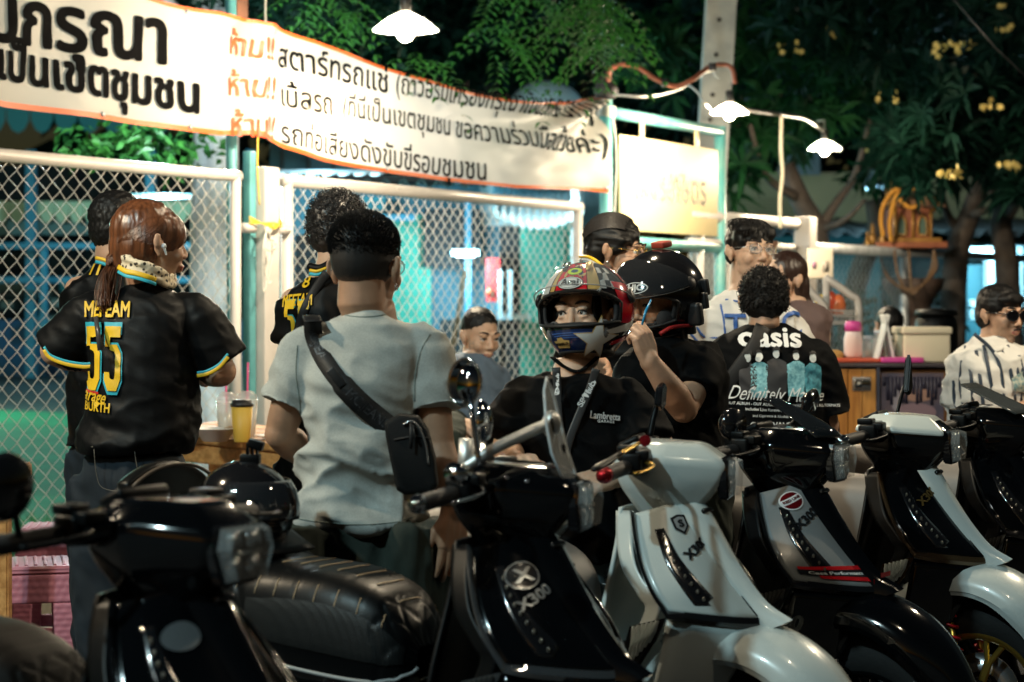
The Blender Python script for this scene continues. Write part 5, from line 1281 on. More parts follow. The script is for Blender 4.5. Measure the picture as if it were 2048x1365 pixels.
# (wearer's right is image left: x negative az = image right)
strip(-2.0, -1.15, -.25, .55, red_g, .0023, 'red_panel', .2); strip(-2.4, -1.5, .6, 1.2, red_g, .0023, 'red_panel', .3)
strip(1.15, 1.5, -.5, .2, white_g, .0022, 'white_panel'); strip(-1.0, 1.15, -.86, -.40, blue_g, .0016, 'blue_chin')
for k in range(3): strip(-.55+.05*k, .62-.04*k, -.47-.045*k, -.45-.045*k, mat('helmet_navy_line', (.05, .12, .35), .2, coat=.8), .0026, 'pin_stripe')
def star(n, r, r2, ph=0.0): return poly2d([((r if k % 2 == 0 else r2)*math.cos(ph+PI*k/n), (r if k % 2 == 0 else r2)*math.sin(ph+PI*k/n)) for k in range(2*n)])
dc(star(5, .068, .028, PI/2), gold_g, -.62, -.62, .003, name='star_outline'); dc(star(5, .062, .025, PI/2), white_g, -.62, -.62, .0042, name='star')
dc(poly2d([(-.01, -.004), (.09, .02), (.16, .075), (.15, .085), (.08, .04), (0, .012)]), white_g, -.80, -.50, .003, name='star_tail')
dc(poly2d([(0, -.01), (.10, .02), (.15, .08), (.10, .04), (0, .0)]), red_g, -1.1, -.62, .003, name='red_flash')
dc(ell2d(0, 0, .037, .021, 32), gloss_black, .08, .50, .0045, name='logo_rim'); dc(ell2d(0, 0, .0345, .0185, 32), white_g, .08, .50, .0052, name='logo_oval')
dc(ell2d(0, 0, .031, .0158, 32, .95), gloss_black, .08, .50, .0058, name='logo_line'); dc(text2d('Arai', .029, .035), gloss_black, .08, .505, .0062, L=.006, name='logo_lettering', roll=-.05)
dc(ell2d(0, 0, .020, .014, 20), green_g, .02, .80, .0045, name='lime_badge'); dc(ell2d(0, 0, .010, .007, 16), mat('badge_dark', (.03, .08, .12), .2), .02, .80, .0052, name='badge_centre')
dc(poly2d([(-.025, -.012), (.022, -.014), (.028, .008), (.012, .010), (.006, .018), (-.010, .016), (-.014, .009), (-.028, .010)]), gold_g, .40, -.66, .0035, name='sticker'); dc(text2d('MAHALO', .011, .03), gloss_black, .40, -.665, .0042, L=.006, name='sticker_lettering')
dc(text2d('David Martinez', .012, .01), white_g, -.70, .52, .0050, L=.006, name='side_lettering', roll=1.1)
for k in range(16):
    a = rp.uniform(-.28, .30); e = rp.uniform(.62, 1.05)
    dc(poly2d([(-.012, 0), (0, .004), (.014, .002), (.002, -.005)]), rp.choice([blue_g, gloss_black, gold_g]), a, e, .003, name='scribble', roll=rp.uniform(0, 3))
for s in (-1, 1):
    bm = B(); p = helmet_surface(hh_, s*.45, 1.02, .006); tube(bm, [helmet_surface(hh_, s*(.35+.05*k), .80+.09*k, .007) for k in range(5)], [.004, .009, .011, .009, .003], 8, flat=.6); obj('vent', bm, gold_g if s < 0 else gloss_black, H, world=True)
# chin strap
obj('chin_strap', tube(B(), curve_pts([P.J(1105, 715, -.02), P.J(1130, 735, -.06), P.J(1160, 742, -.07), P.J(1195, 715, -.02)], 4), .010, 6, flat=.3), black_tee, H, world=True)
# lanyard + print
def front(P, x, y, o_=.004):
    p = P.J(x, y); hh = P.sh_bvh.ray_cast(V((p.x, P.d-1.0, p.z)), V((0, 1, 0))); return (hh[0] if hh[0] is not None else P.J(x, y, -.12))-V((0, o_, 0))
ln = thing('lanyard', 'black lettered neck lanyard on the woman in the colourful helmet', 'lanyard', P.J(1140, 800, -.15))
for pts_ in ([(1112, 735), (1113, 780), (1115, 830), (1122, 880), (1128, 900)], [(1192, 738), (1178, 770), (1160, 812), (1140, 860), (1128, 900)]):
    obj('ribbon', tube(B(), curve_pts([front(P, x, y, .008) for x, y in pts_], 5), .011, 8, flat=.15, up=V((0, 1, 0))), mat('lanyard_black', (.03, .032, .035), .4), ln, world=True)
bm = scaled(text2d('SEMhub', .022, .03), 1, 1); P.decal(bm, 1165, 787, (0, 1, 0), whitep, 'lanyard_lettering', roll=1.02, off=.022)
P.decal(text2d('SEMhub', .014, .03), 1115, 775, (0, 1, 0), whitep, 'lanyard_lettering', roll=1.57, off=.022)
P.decal(text2d('Lambretta', .026, .03, sx=.75), 1206, 828, (0, 1, 0), whitep, 'chest_lettering', roll=-.10); P.decal(text2d('GARAGE', .010, .03, spacing=1.2), 1207, 839, (0, 1, 0), whitep, 'chest_lettering', roll=-.10)

# ---------------------------------------------------------------- 5: man in the black helmet
P = Person('man in a black t-shirt and shiny black helmet raising his hand to his cheek', 1345, 6.0, .25)
h = Head(P.J(1314, 604, .0), (-.68, -.68, -.20), .215)
t_ = [(1350, 900, 92, .14), (1352, 820, 94, .14), (1352, 750, 98, .135), (1350, 712, 86, .12), (1342, 690, 60, .09), (1335, 672, 40, .06)]
arms = [(P.J(1275, 735, -.05), P.J(1262, 830, -.1), P.J(1300, 850, -.3)), (P.J(1408, 722), P.J(1368, 818, -.16), P.J(1299, 722, -.24), 1.05)]
P.body(h, P.J(1332, 680), t_, arms, hands=[None, dict(d=(-.30, -.05, .93), pn=(-.55, .75, .1), side=-1, curl=(.75, 1.0, 1.15, 1.25), thumb=.5, tcurl=.5, k=.92)], skin=skin_t, fine=.0038)
P.shirt([(1350, 930, 96, .15)]+[(a_, b_, c_2+3, d_2+.004) for a_, b_, c_2, d_2 in t_], [(P.J(1285, 740, -.04), P.J(1265, 800, -.08), .075, .08), (P.J(1400, 726, -.01), P.J(1386, 792, -.10), .078, .085)], black_tee, disp=wrinkle(.009, 7, 7, 46))
P.trousers(olive, 900, .14, .12); face_parts(h, P.e)
hb = Head(P.J(1322, 592, .0), (-.70, -.68, -.18), .232)
smoke = mat('smoke_visor', (.02, .021, .023), .05, coat=1.0, alpha=.93, spec=.9)
H, dc, vis, vo_ = helmet('black helmet with smoked visor tipped up on the man touching his cheek', hb, gloss_black, (1.15, -.52, .16), smoke, (.12, .95), False)
dcv = lambda bm, m, u, v, off, name, L=.006, roll=0.0: obj(name, drape(bm, lambda x, y: vis(u-x/.38, v+y/.115)+((vis(u, v)-hb.c).normalized()*off), L), m, H, world=True)
dcv(ell2d(0, 0, .034, .015, 28), white_g, .405, .22, .0022, 'logo_oval'); dcv(ell2d(0, 0, .031, .0125, 28), gloss_black, .405, .22, .0030, 'logo_ground'); dcv(text2d('HJC', .022, .05, sx=1.15), white_g, .405, .22, .0038, 'logo_lettering')
cam_ = B(); box(cam_, hb.P(0, -.03, .150), (.05, .045, .02), hb.R.to_4x4(), .006); obj('camera_mount', cam_, mat('red_mount', (.35, .04, .02), .5), H, world=True)
bm = B()
for k in range(5): 
    p = helmet_surface(hb, -2.0+.12*k, .1-.25*k, .004); box(bm, p, (.03, .02, .05), hb.R.to_4x4(), .006)
box(bm, helmet_surface(hb, -1.55, -.35, .012), (.05, .03, .07), hb.R.to_4x4(), .012); obj('intercom', bm, black_plastic, H, world=True)
bm = tube(B(), curve_pts([helmet_surface(hb, -1.6, -.6, .01), P.J(1345, 655, -.14), P.J(1320, 668, -.16)], 4), .006, 6); obj('chin_strap', bm, mat('strap_red', (.4, .02, .02), .6), H, world=True)
tag(obj('blue_stick', tube(B(), [P.J(1284, 650, -.31), P.J(1292, 622, -.30), P.J(1302, 600, -.28)], [.003, .0042, .0025], 8), mat('blue_enamel', (.02, .25, .50), .3)), 'thin blue eyeglass arm held by the raised hand at the black helmet', 'eyeglass arm')

# ---------------------------------------------------------------- 8: man in white jersey with glasses
P = Person('young man with thin glasses in a white and blue jersey by the white fence', 1490, 7.6, .1)
h = Head(P.J(1498, 505), (.42, -.88, .04), .232, roll=-.06)
t_ = [(1490, 830, 98, .15), (1490, 740, 100, .155), (1490, 670, 104, .15), (1490, 630, 102, .14), (1490, 602, 74, .11), (1488, 584, 36, .07)]
P.body(h, P.J(1490, 582), t_, [(P.J(1408, 645), P.J(1388, 750), P.J(1420, 780, -.2)), (P.J(1575, 645), P.J(1590, 750), P.J(1560, 780, -.2))], skin=skin_p, fine=.0042)
wj = mat('white_jersey', (.72, .71, .68), .7, bump=.15, bscale=300); bj = mat('blue_print', (.03, .12, .42), .5)
P.shirt([(1490, 850, 104, .16)]+[(a_, b_, c_2+4, d_2+.006) for a_, b_, c_2, d_2 in t_], [(P.J(1415, 650), P.J(1392, 712), .085, .095), (P.J(1568, 650), P.J(1590, 712), .085, .095)], wj, disp=wrinkle(.010, 6, 7, 56))
P.trousers(jeans, 820, .16, .13); face_parts(h, P.e)
hair_blob(h, [((0, -.016, .044), (.081, .096, .084)), ((0, -.042, .004), (.074, .062, .070)), ((-.045, .040, .072), (.040, .038, .030)), ((.045, .040, .078), (.042, .036, .026)), ((.060, .014, .044), (.022, .046, .036)), ((-.060, .014, .044), (.022, .046, .036))], hair_k, P.e, .005, .006, (34, 34, 34))
lines = []
for i in range(380):
    a = rp.uniform(-1.5, 1.5); b = rp.uniform(-.3, 1.0); p0 = V((math.sin(a)*.086, -.016+.098*math.cos(a)*b, .046+.086*math.sqrt(max(.02, 1-b*b*.8))*math.cos(a*.5))); dd = V((rp.uniform(-.5, .5), .5, -.6))*.04
    lines.append([h.P(*p0), h.P(*(p0+dd*.5+V((0, 0, .003)))), h.P(*(p0+dd+V((0, 0, -.006))))])
obj('hair_strands', strand_mesh(lines, .0018, .0008), hair_k, P.e, world=True, kind='stuff')
glasses(h, P.e, steel, clear, .0015)
bm = tube(B(), curve_pts([P.J(1456, 588, -.03), P.J(1468, 600, -.08), P.J(1488, 606, -.105), P.J(1510, 602, -.09), P.J(1522, 590, -.03)], 4), .006, 6); obj('collar_trim', bm, bj, P.e, world=True)
P.decal(text2d('T', .13, .01), 1462, 655, (0, 1, 0), bj, 'chest_letter'); P.decal(text2d('C', .13, .01), 1575, 650, (0, 1, 0), bj, 'chest_letter')
for pts_ in ([(1436, 610), (1440, 640), (1444, 690)], [(1390, 655), (1402, 672), (1430, 676)], [(1378, 668), (1400, 690), (1432, 694)], [(1446, 600), (1466, 603), (1480, 604)]):
    obj('piping', tube(B(), curve_pts([front(P, x, y, .001) for x, y in pts_], 4), .0045, 6), bj, P.e, world=True)
P.decal(text2d('3', .06, .02), 1391, 632, (0, 1, 0), bj, 'sleeve_number')

# ---------------------------------------------------------------- 9: woman in brown
P = Person('woman with long dark hair and a brown top behind the man in the concert t-shirt', 1585, 8.5, .4)
h = Head(P.J(1568, 560), (-.75, -.55, -.1), .23)
t_ = [(1600, 760, 50, .12), (1602, 690, 52, .12), (1604, 640, 54, .12), (1600, 615, 44, .10), (1590, 600, 26, .06)]
P.body(h, P.J(1586, 606), t_, [(P.J(1560, 640), P.J(1552, 720), P.J(1540, 730, -.2)), (P.J(1640, 636), P.J(1640, 700), P.J(1600, 730, -.2))], skin=skin_p, female=True, fine=.006)
P.shirt([(1600, 780, 54, .13)]+t_, [(P.J(1562, 640), P.J(1556, 690), .055, .06), (P.J(1632, 634), P.J(1640, 652), .058, .065)], mat('brown_top', (.13, .085, .08), .85, bump=.3, bscale=300), disp=wrinkle(.007, 8, 8, 66))
P.trousers(jeans, 770, .13, .11); face_parts(h, P.e)
hair_blob(h, [((0, -.022, .036), (.084, .096, .088)), ((0, -.055, -.03), (.078, .06, .10)), ((-.02, -.075, -.12), (.05, .04, .08)), ((-.05, -.06, -.16), (.03, .035, .08))], mat('hair_dark_brown', (.03, .014, .01), .4, bump=.5, bscale=150, stretch=(1, 1, .1)), P.e, .006, .004, (60, 60, 10))

# ---------------------------------------------------------------- 7: man in the concert tee
P = Person('man with short curly hair in a black concert t-shirt printed with blue figures, back turned', 1542, 7.1, -.05)
h = Head(P.J(1528, 604), (.12, .96, -.18), .225)
t_ = [(1548, 900, 112, .15), (1545, 840, 112, .15), (1542, 780, 114, .15), (1540, 730, 116, .145), (1536, 695, 106, .13), (1532, 668, 72, .10), (1528, 650, 38, .065)]
arms = [(P.J(1446, 712), P.J(1430, 830), P.J(1445, 890, .2)), (P.J(1630, 714), P.J(1655, 850), P.J(1640, 900, .2))]
P.body(h, P.J(1528, 655), t_, arms, skin=skin_t, fine=.005)
P.shirt([(1548, 915, 118, .16)]+[(a_, b_, c_2+4, d_2+.005) for a_, b_, c_2, d_2 in t_], [(P.J(1452, 716), P.J(1436, 800), .085, .10), (P.J(1624, 718), P.J(1652, 835), .085, .10)], black_tee, disp=wrinkle(.009, 5, 6, 76))
P.trousers(jeans, 900, .16, .13); face_parts(h, P.e)
CE = [((0, -.014, .034), (.083, .096, .086)), ((0, -.046, -.012), (.077, .060, .070))]
hair_blob(h, CE, hair_k, P.e, .006, .006, (48, 48, 48)); curls(h, CE, 2000, hair_k, P.e, .0055, .0021)
ray = V((0, 1, 0)); k7 = 7.1/F
P.decal(text2d('oasis', .098, .030, sx=1.15), 1532, 676, ray, whitep, 'chest_lettering', roll=-.02)
def figure2d(w, hgt):
    """a plain standing figure"""
    return poly2d([(-w*.42, -hgt*.5), (w*.42, -hgt*.5), (w*.5, hgt*.05), (w*.46, hgt*.24), (w*.16, hgt*.32), (-w*.16, hgt*.32), (-w*.46, hgt*.24), (-w*.5, hgt*.05)])
bluep = mat('blue_tone_print', (.10, .42, .52), .6, col2=(.03, .14, .19), vscale=60); bluel = mat('pale_blue_print', (.30, .62, .68), .6, col2=(.10, .32, .40), vscale=90); faceP = mat('face_print', (.62, .66, .66), .6); charc = mat('charcoal_print', (.03, .03, .034), .7)
for cx, w, m_, dy in ((1487, 34, charc, 4), (1508, 34, bluel, 3), (1542, 42, charc, -3), (1579, 36, bluel, 2), (1613, 36, bluep, 6)):
    P.decal(figure2d(w*k7, 84*k7), cx, 746+dy, ray, m_, 'figure_print', off=.0055)
    P.decal(ell2d(0, 0, 6.5*k7, 8.5*k7, 16), cx, 746+dy-36, ray, faceP, 'figure_face', off=.007)
    P.decal(poly2d([(-7*k7, 1*k7), (-6*k7, 9*k7), (0, 12*k7), (6*k7, 9*k7), (7*k7, 0), (4*k7, 5*k7), (-4*k7, 5*k7)]), cx, 746+dy-38, ray, mat('ink_print', (.01, .01, .01), .7), 'figure_hair', off=.008)
    if cx != 1542 and cx != 1487: P.decal(poly2d([(-w*.4*k7, -10*k7), (w*.4*k7, -10*k7), (w*.42*k7, 8*k7), (-w*.42*k7, 8*k7)]), cx, 746+dy+32, ray, bluel, 'figure_legs', off=.0065)
P.decal(text2d('Definitely Maybe', .066, .0, shear=.45, sx=.72), 1540, 786, ray, whitep, 'script_lettering', roll=-.03, off=.010)
P.decal(text2d('THE DEBUT ALBUM - OUT AUGUST 29TH - AVAILABLE ON ALL FORMATS', .0135, .02), 1548, 806, ray, whitep, 'small_lettering', roll=-.03)
P.decal(text2d('includes Live Forever, Supersonic', .014, .02), 1535, 816, ray, whitep, 'small_lettering', roll=-.03)
P.decal(text2d('and Cigarettes & Alcohol', .012, .01), 1530, 828, ray, whitep, 'small_lettering', roll=-.03)
P.decal(text2d('CARNIVAL®', .026, .03), 1531, 846, ray, whitep, 'brand_lettering')
cc = [front(P, x, y, .01) for x, y in ((1520, 652), (1502, 690), (1470, 735), (1440, 780), (1425, 810))]
tag(obj('bag_strap', tube(B(), curve_pts(cc, 5), .028, 8, flat=.15, up=V((0, 1, 0))), webb), 'wide black bag strap across the back of the concert t-shirt', 'strap')

# ---------------------------------------------------------------- 10: man with sunglasses
P = Person('man with dark sunglasses in a white shirt with thin dark stripes at the right edge', 1990, 8.2, .35)
h = Head(P.J(2000, 630), (.55, -.80, -.08), .232)
t_ = [(1980, 870, 78, .14), (1980, 790, 80, .145), (1980, 735, 82, .14), (1982, 708, 76, .12), (1982, 690, 50, .09), (1982, 676, 32, .06)]
P.body(h, P.J(1984, 686), t_, [(P.J(1928, 726), P.J(1922, 806), P.J(1975, 836, -.25), .85), (P.J(2046, 726), P.J(2056, 806), P.J(2030, 836, -.25), .85)], skin=skin_t, fine=.0045)
P.shirt([(1980, 890, 84, .15)]+[(a_, b_, c_2+4, d_2+.006) for a_, b_, c_2, d_2 in t_], [(P.J(1932, 726), P.J(1920, 815), .080, .085), (P.J(2044, 726), P.J(2058, 815), .080, .085)], mat('white_shirt', (.68, .66, .62), .75, bump=.15, bscale=300), disp=wrinkle(.010, 7, 8, 86))
P.trousers(jeans, 880, .15, .12); face_parts(h, P.e)
hair_blob(h, [((0, -.014, .046), (.084, .096, .082)), ((0, -.042, .0), (.078, .066, .078)), ((0, .052, .066), (.066, .040, .030))], hair_k, P.e, .006, .005, (40, 40, 40))
glasses(h, P.e, gloss_black, mat('dark_lens', (.004, .004, .005), .05, coat=1), .0034, .029, .021, 'sunglasses')
obj('moustache', tube(B(), curve_pts([h.P(-.020, .094, -.055), h.P(0, .104, -.049), h.P(.020, .094, -.055)], 4), .003, 6), brow_m, P.e, world=True)
strp = mat('dark_stripe', (.02, .035, .06), .6)
for pts_ in ([(1948, 668), (1970, 700), (1985, 740), (1990, 800)], [(1930, 692), (1926, 740), (1930, 800)], [(1956, 690), (1960, 740), (1970, 790), (1985, 815)], [(1912, 720), (1910, 770), (1916, 815)], [(1990, 700), (2005, 740), (2015, 800)], [(2025, 710), (2036, 760), (2040, 810)], [(1940, 700), (1944, 760), (1950, 815)], [(1900, 760), (1902, 800), (1910, 830)], [(2005, 690), (2020, 740), (2028, 800)]):
    obj('shirt_stripe', tube(B(), curve_pts([front(P, x, y, .001) for x, y in pts_], 5), .0075, 8, flat=.3, up=V((0, 1, 0))), strp, P.e, world=True)
obj('collar', tube(B(), curve_pts([P.J(1950, 676, .0), P.J(1966, 688, -.08), P.J(1990, 700, -.11), P.J(2010, 690, -.06)], 4), .016, 8, flat=.5), mat('white_shirt', (.68, .66, .62)), P.e, world=True)
P.decal(poly2d([(-.04, -.03), (.05, -.04), (.06, .03), (.0, .05), (-.05, .02)]), 2030, 765, (0, 1, 0), mat('mixed_print', (.10, .22, .25), .6, col2=(.5, .5, .4), vscale=80), 'front_print')

# ---------------------------------------------------------------- 11: seated man behind the middle table
P = Person('seated man in a grey-blue shirt looking down, behind the small table in the middle', 955, 9.0, .2)
h = Head(P.J(960, 672), (.50, -.80, -.22), .236)
t_ = [(948, 850, 60, .14), (948, 800, 62, .14), (946, 760, 66, .135), (944, 735, 60, .12), (946, 718, 40, .09), (948, 706, 28, .06)]
P.body(h, P.J(950, 716), t_, [(P.J(896, 752), P.J(885, 830), P.J(920, 850, -.25)), (P.J(998, 752), P.J(1010, 830), P.J(985, 845, -.25))], skin=skin_p, seated=V((0, -1, 0)), fine=.005)
P.shirt([(948, 860, 62, .15)]+[(a_, b_, c_2+3, d_2+.005) for a_, b_, c_2, d_2 in t_], [(P.J(902, 756), P.J(888, 820), .068, .07), (P.J(992, 756), P.J(1006, 820), .068, .07)], mat('blue_grey_shirt', (.09, .13, .18), .8), disp=wrinkle(.007, 8, 8, 96))
P.trousers(olive, 850, .15, .13); face_parts(h, P.e)
hair_blob(h, [((0, -.018, .048), (.078, .090, .078)), ((0, -.045, .02), (.070, .060, .06))], hair_k, P.e, .006, .003, (80, 80, 80))
# ---------------------------------------------------------------- 12: far seated woman behind the cart
P = Person('dark haired woman with her back turned sitting beyond the cart, left of the foam box', 1775, 12.6, .3)
h = Head(P.J(1776, 652), (-.3, .85, 0), .23)
t_ = [(1776, 800, 44, .12), (1776, 750, 46, .12), (1776, 712, 46, .11), (1776, 698, 34, .08), (1776, 690, 20, .06)]
P.body(h, P.J(1776, 696), t_, [(P.J(1740, 722), P.J(1735, 780), P.J(1750, 790, .2)), (P.J(1812, 722), P.J(1817, 780), P.J(1800, 790, .2))], skin=skin_p, female=True, seated=V((0, 1, 0)), fine=.008)
P.shirt([(1776, 805, 46, .13)]+t_, [(P.J(1742, 724), P.J(1736, 765), .06, .065), (P.J(1810, 724), P.J(1816, 765), .06, .065)], black_tee)
P.trousers(jeans, 800, .15, .13); 
hair_blob(h, [((0, -.022, .036), (.086, .096, .088)), ((0, -.055, -.06), (.080, .055, .11))], hair_k, P.e, .007, .004, (60, 60, 10))
# ================================================================ scooters
# local axes: x forward, y left, z up, origin on the ground below the steering head
paint_k = mat('paint_black', (.002, .0024, .003), .10, coat=.6, spec=.35); paint_w = mat('paint_white', (.56, .62, .61), .26, coat=.6, vary=.03, vscale=2)
paint_g = mat('paint_grey', (.16, .17, .175), .3, coat=.6); matte_k = mat('matte_black', (.003, .0035, .004), .42, spec=.18, bump=.15, bscale=300)
chrome = mat('chrome', (.70, .71, .72), .06, metal=1.0); rubber = mat('tyre_rubber', (.006, .006, .006), .8, bump=.6, bscale=90)
gold_rim = mat('gold_rim', (.55, .36, .07), .28, metal=.85); leather = mat('seat_leather', (.003, .0036, .004), .38, bump=.10, bscale=260, spec=.22)
leather_b = mat('seat_leather_brown', (.007, .005, .004), .55, spec=.08, bump=.25, bscale=220); leather_g = mat('seat_leather_grey', (.17, .16, .15), .5, bump=.2, bscale=220)
thread = mat('seat_thread', (.55, .38, .22), .6); thread_g = mat('seat_thread_pale', (.35, .36, .36), .6)
glass_l = mat('headlight_glass', (.75, .80, .80), .03, alpha=.20, spec=1.0, coat=1); refl = mat('reflector', (.42, .44, .44), .14, metal=.9); led = mat('signal_led', (.20, .18, .15), .12, metal=.6, coat=.5)
red_sp = mat('red_spring', (.55, .01, .015), .3, coat=.5); anod = mat('red_anodised', (.45, .02, .03), .25, metal=.8); goldl = mat('gold_lever', (.55, .34, .07), .25, metal=.9)
perf = mat('seat_perforated', (.007, .0085, .009), .45, spec=.4)
nt = perf.node_tree; vo = nt.nodes.new('ShaderNodeTexVoronoi'); vo.inputs['Scale'].default_value = 210; vo.inputs['Randomness'].default_value = .12; tc = nt.nodes.new('ShaderNodeTexCoord'); nt.links.new(tc.outputs['Object'], vo.inputs['Vector'])
b_ = nt.nodes.new('ShaderNodeBump'); b_.inputs['Strength'].default_value = .6; b_.inputs['Distance'].default_value = .0015; nt.links.new(vo.outputs['Distance'], b_.inputs['Height']); nt.links.new(b_.outputs[0], nt.nodes['Principled BSDF'].inputs['Normal'])

SG = [  # shield grid: rows top->bottom, columns outer -> centre (right half, y negative)
 [(-.005, -.112, .915), (.035, -.085, .928), (.062, -.045, .940), (.080, -.012, .946)],
 [(.025, -.150, .865), (.075, -.112, .872), (.100, -.060, .880), (.112, -.012, .884)],
 [(.060, -.182, .805), (.115, -.135, .812), (.145, -.070, .818), (.155, -.012, .820)],
 [(.100, -.200, .750), (.165, -.142, .752), (.198, -.070, .752), (.210, -.012, .752)],
 [(.136, -.200, .708), (.205, -.125, .694), (.255, -.060, .684), (.280, -.012, .680)]]
SG = [[V(p) for p in r] for r in SG]
def shield(u, v, s=-1, off=0.0):
    col = [cr1(r, u) for r in SG]; p = cr1(col, v)
    if off:
        e = .01; pu = cr1([cr1(r, min(1, u+e)) for r in SG], v)-cr1([cr1(r, max(0, u-e)) for r in SG], v); pv = cr1(col, min(1, v+e))-cr1(col, max(0, v-e))
        n = pu.cross(pv).normalized(); 
        if n.x < 0: n = -n
        p = p+n*off
    return V((p.x, p.y*(-s) if s > 0 else p.y, p.z))
def scooter(label, X, Y, yaw_deg, steer=0.0, panel=paint_w, ridge=None, body=paint_w, head_m=None, fend=None, trim=gloss_black, skirt=None, inner=None, seat_m=leather, rear=None,
            rim=None, mirror='none', seat_thread=None, quilt=False, fender_on=True, strips=True, group='scooters parked in a row'):
    T = thing('scooter', label, 'scooter', (X, Y, 0), math.radians(yaw_deg), group)
    ridge = ridge or panel; head_m = head_m or body; fend = fend or body; skirt = skirt or body; inner = inner or body; rear = rear or body
    st = Matrix.Rotation(math.radians(steer), 4, 'Z')
    # ---- leg shield
    for s in (-1, 1):
        o = obj('shield_panel', gridsurf(lambda u, v: shield(u, v, s), 20, 24, .006), panel, T)
        # trim along outer and bottom edge
        path = [shield(0, v/14, s, .002) for v in range(15)]+[shield(u/12, 1, s, .002) for u in range(1, 12)]
        rings_ = []
        for i, p in enumerate(path):
            d = (path[min(i+1, len(path)-1)]-path[max(i-1, 0)]).normalized(); out = d.cross(V((1, 0, .3))).normalized()
            if (out.y > 0) != (s > 0) and i < 16: out = -out
            if i >= 16: out = V((0, 0, -1))
            w = .021; n_ = V((.6, s*.6, 0)).normalized()
            rings_.append([p-out*.004+n_*.004, p+out*w*.5+n_*.009, p+out*w+n_*.002, p+out*w-n_*.012, p-out*.004-n_*.012])
        obj('shield_trim', ring_loft(B(), rings_), trim, T, auto=50)
        # lower skirt from the trim down to the floor
        def sk(u, v):
            a = shield(u, 1, s, -.002)+V((-.004, 0, -.016)); b = V((lerp(.035, .14, u), s*lerp(.215, .13, u), .36)); m_ = (a+b)/2+V((.02*(1-u), s*.012, 0))
            return cr1([a, m_, b], v)
        obj('lower_skirt', gridsurf(sk, 12, 14, .006), skirt, T)
        # side return behind the shield edge
        def rt_(u, v):
            f = cr1([V((-.008, s*.118, .925)), V((.018, s*.166, .862)), V((.050, s*.198, .80)), V((.10, s*.212, .742)), V((.118, s*.214, .700)), V((.03, s*.222, .55)), V((-.06, s*.22, .40))], v)
            return f+V((-(.055-.01*math.sin(PI*v))*u, -s*.012*u, -.004*u))
        obj('side_return', gridsurf(rt_, 5, 26, .006), inner, T)
        for uu, vv in ((.90, 1.0), (.58, 1.0)):
            if uu == .90: obj('panel_gap', tube(B(), [shield(uu, v/20*.98+.01, s, .0065) for v in range(21)], .0022, 5), matte_k, T)
        # vent with louvres
        vc = [(.148, .700), (.052, .672), (.030, .600), (.052, .548), (.118, .640)]
        bm = B(); poly_prism(bm, [V((x, s*.226, z)) for x, z in vc], V((0, s, 0)), .006); finish(bm); obj('vent_frame', bm, trim, T, smooth=False)
        bm = B(); ci = [(lerp(.078, x, .80), lerp(.635, z, .80)) for x, z in vc]; poly_prism(bm, [V((x, s*.2325, z)) for x, z in ci], V((0, s, 0)), .002); finish(bm); obj('vent_back', bm, matte_k, T, smooth=False)
        for k in range(6):
            t = (k+.5)/6; a_ = (lerp(.060, .134, t), lerp(.672, .694, t)); b_2 = (lerp(.044, .110, t), lerp(.578, .645, t)); w = .0065
            m_2 = ((a_[0]+b_2[0])/2+.004, (a_[1]+b_2[1])/2)
            bm = ring_loft(B(), [[V((q[0]-w, s*.2345, q[1])), V((q[0]+w*.7, s*.2345, q[1])), V((q[0]-w*.2, s*(.2345+hgt), q[1]))] for q, hgt in ((a_, .004), (m_2, .011), (b_2, .004))]); finish(bm)
            obj('louvre', bm, fend if fend is not paint_k else mat('louvre_grey', (.06, .06, .058), .3, metal=.4), T, smooth=False)
        if strips:
            def ss(u, v): return shield(lerp(.16, .30+.10*v, u)+.0*v, lerp(.22, .86, v)+(u-.5)*.10*(1 if v > .5 else -1)*0, s, .005)
            obj('signal_lens', gridsurf(lambda u, v: shield(lerp(.22+.03*v, lerp(.34, .50, v) if v < .93 else .40, u), lerp(.20, .90, v), s, .004), 4, 20, .003), gloss_black, T)
            bm = B()
            for k in range(9 if s < 0 else 1):
                p = shield(.285+.085*k/8, .30+.54*k/8, s, .009); ellipsoid(bm, p, (.0042, .0035, .0062) if s < 0 else (.003, .002, .003), u=8, v=5)
            obj('signal_led', bm, led, T)
            
    # inner leg shield (rider side)
    bm = gridsurf(lambda u, v: V((lerp(-.05, -.075, math.sin(PI*u))-.02*v, lerp(-.115-.095*smooth01(v*1.6), .115+.095*smooth01(v*1.6), u), lerp(.93, .36, v))), 10, 14, .01); obj('inner_shield', bm, inner, T)
    # centre ridge (horn cast)
    rc = [((.058, .010), .955, .040), ((.098, .0), .905, .040), ((.140, 0), .840, .038), ((.190, 0), .770, .034), ((.250, 0), .705, .028), ((.315, 0), .670, .018)]
    rings_ = []
    for (x, _), z, w in rc:
        rings_.append([V((x-.02, -w*1.5, z-.012)), V((x+.012, -w, z)), V((x+.030, -w*.55, z+.010)), V((x+.036, 0, z+.014)), V((x+.030, w*.55, z+.010)), V((x+.012, w, z)), V((x-.02, w*1.5, z-.012))])
    rings2 = [[cr1([r[i] for r in rings_], t/20) for i in range(7)] for t in range(21)]
    bm = ring_loft(B(), rings2, closed=False); bm.faces.new([bm.verts[-7+i] if False else list(bm.verts)[-7+i] for i in range(7)]); bmesh.ops.recalc_face_normals(bm, faces=bm.faces[:])
    bmesh.ops.solidify(bm, geom=bm.faces[:], thickness=.003); obj('horn_cover', bm, ridge, T, auto=40)
    bm = B(); p = V((.128, 0, .925)); box(bm, V((.121, 0, .918)), (.012, .044, .026), Matrix.Rotation(.75, 4, 'Y'), .004); obj('badge_plate', bm, gloss_black, T)
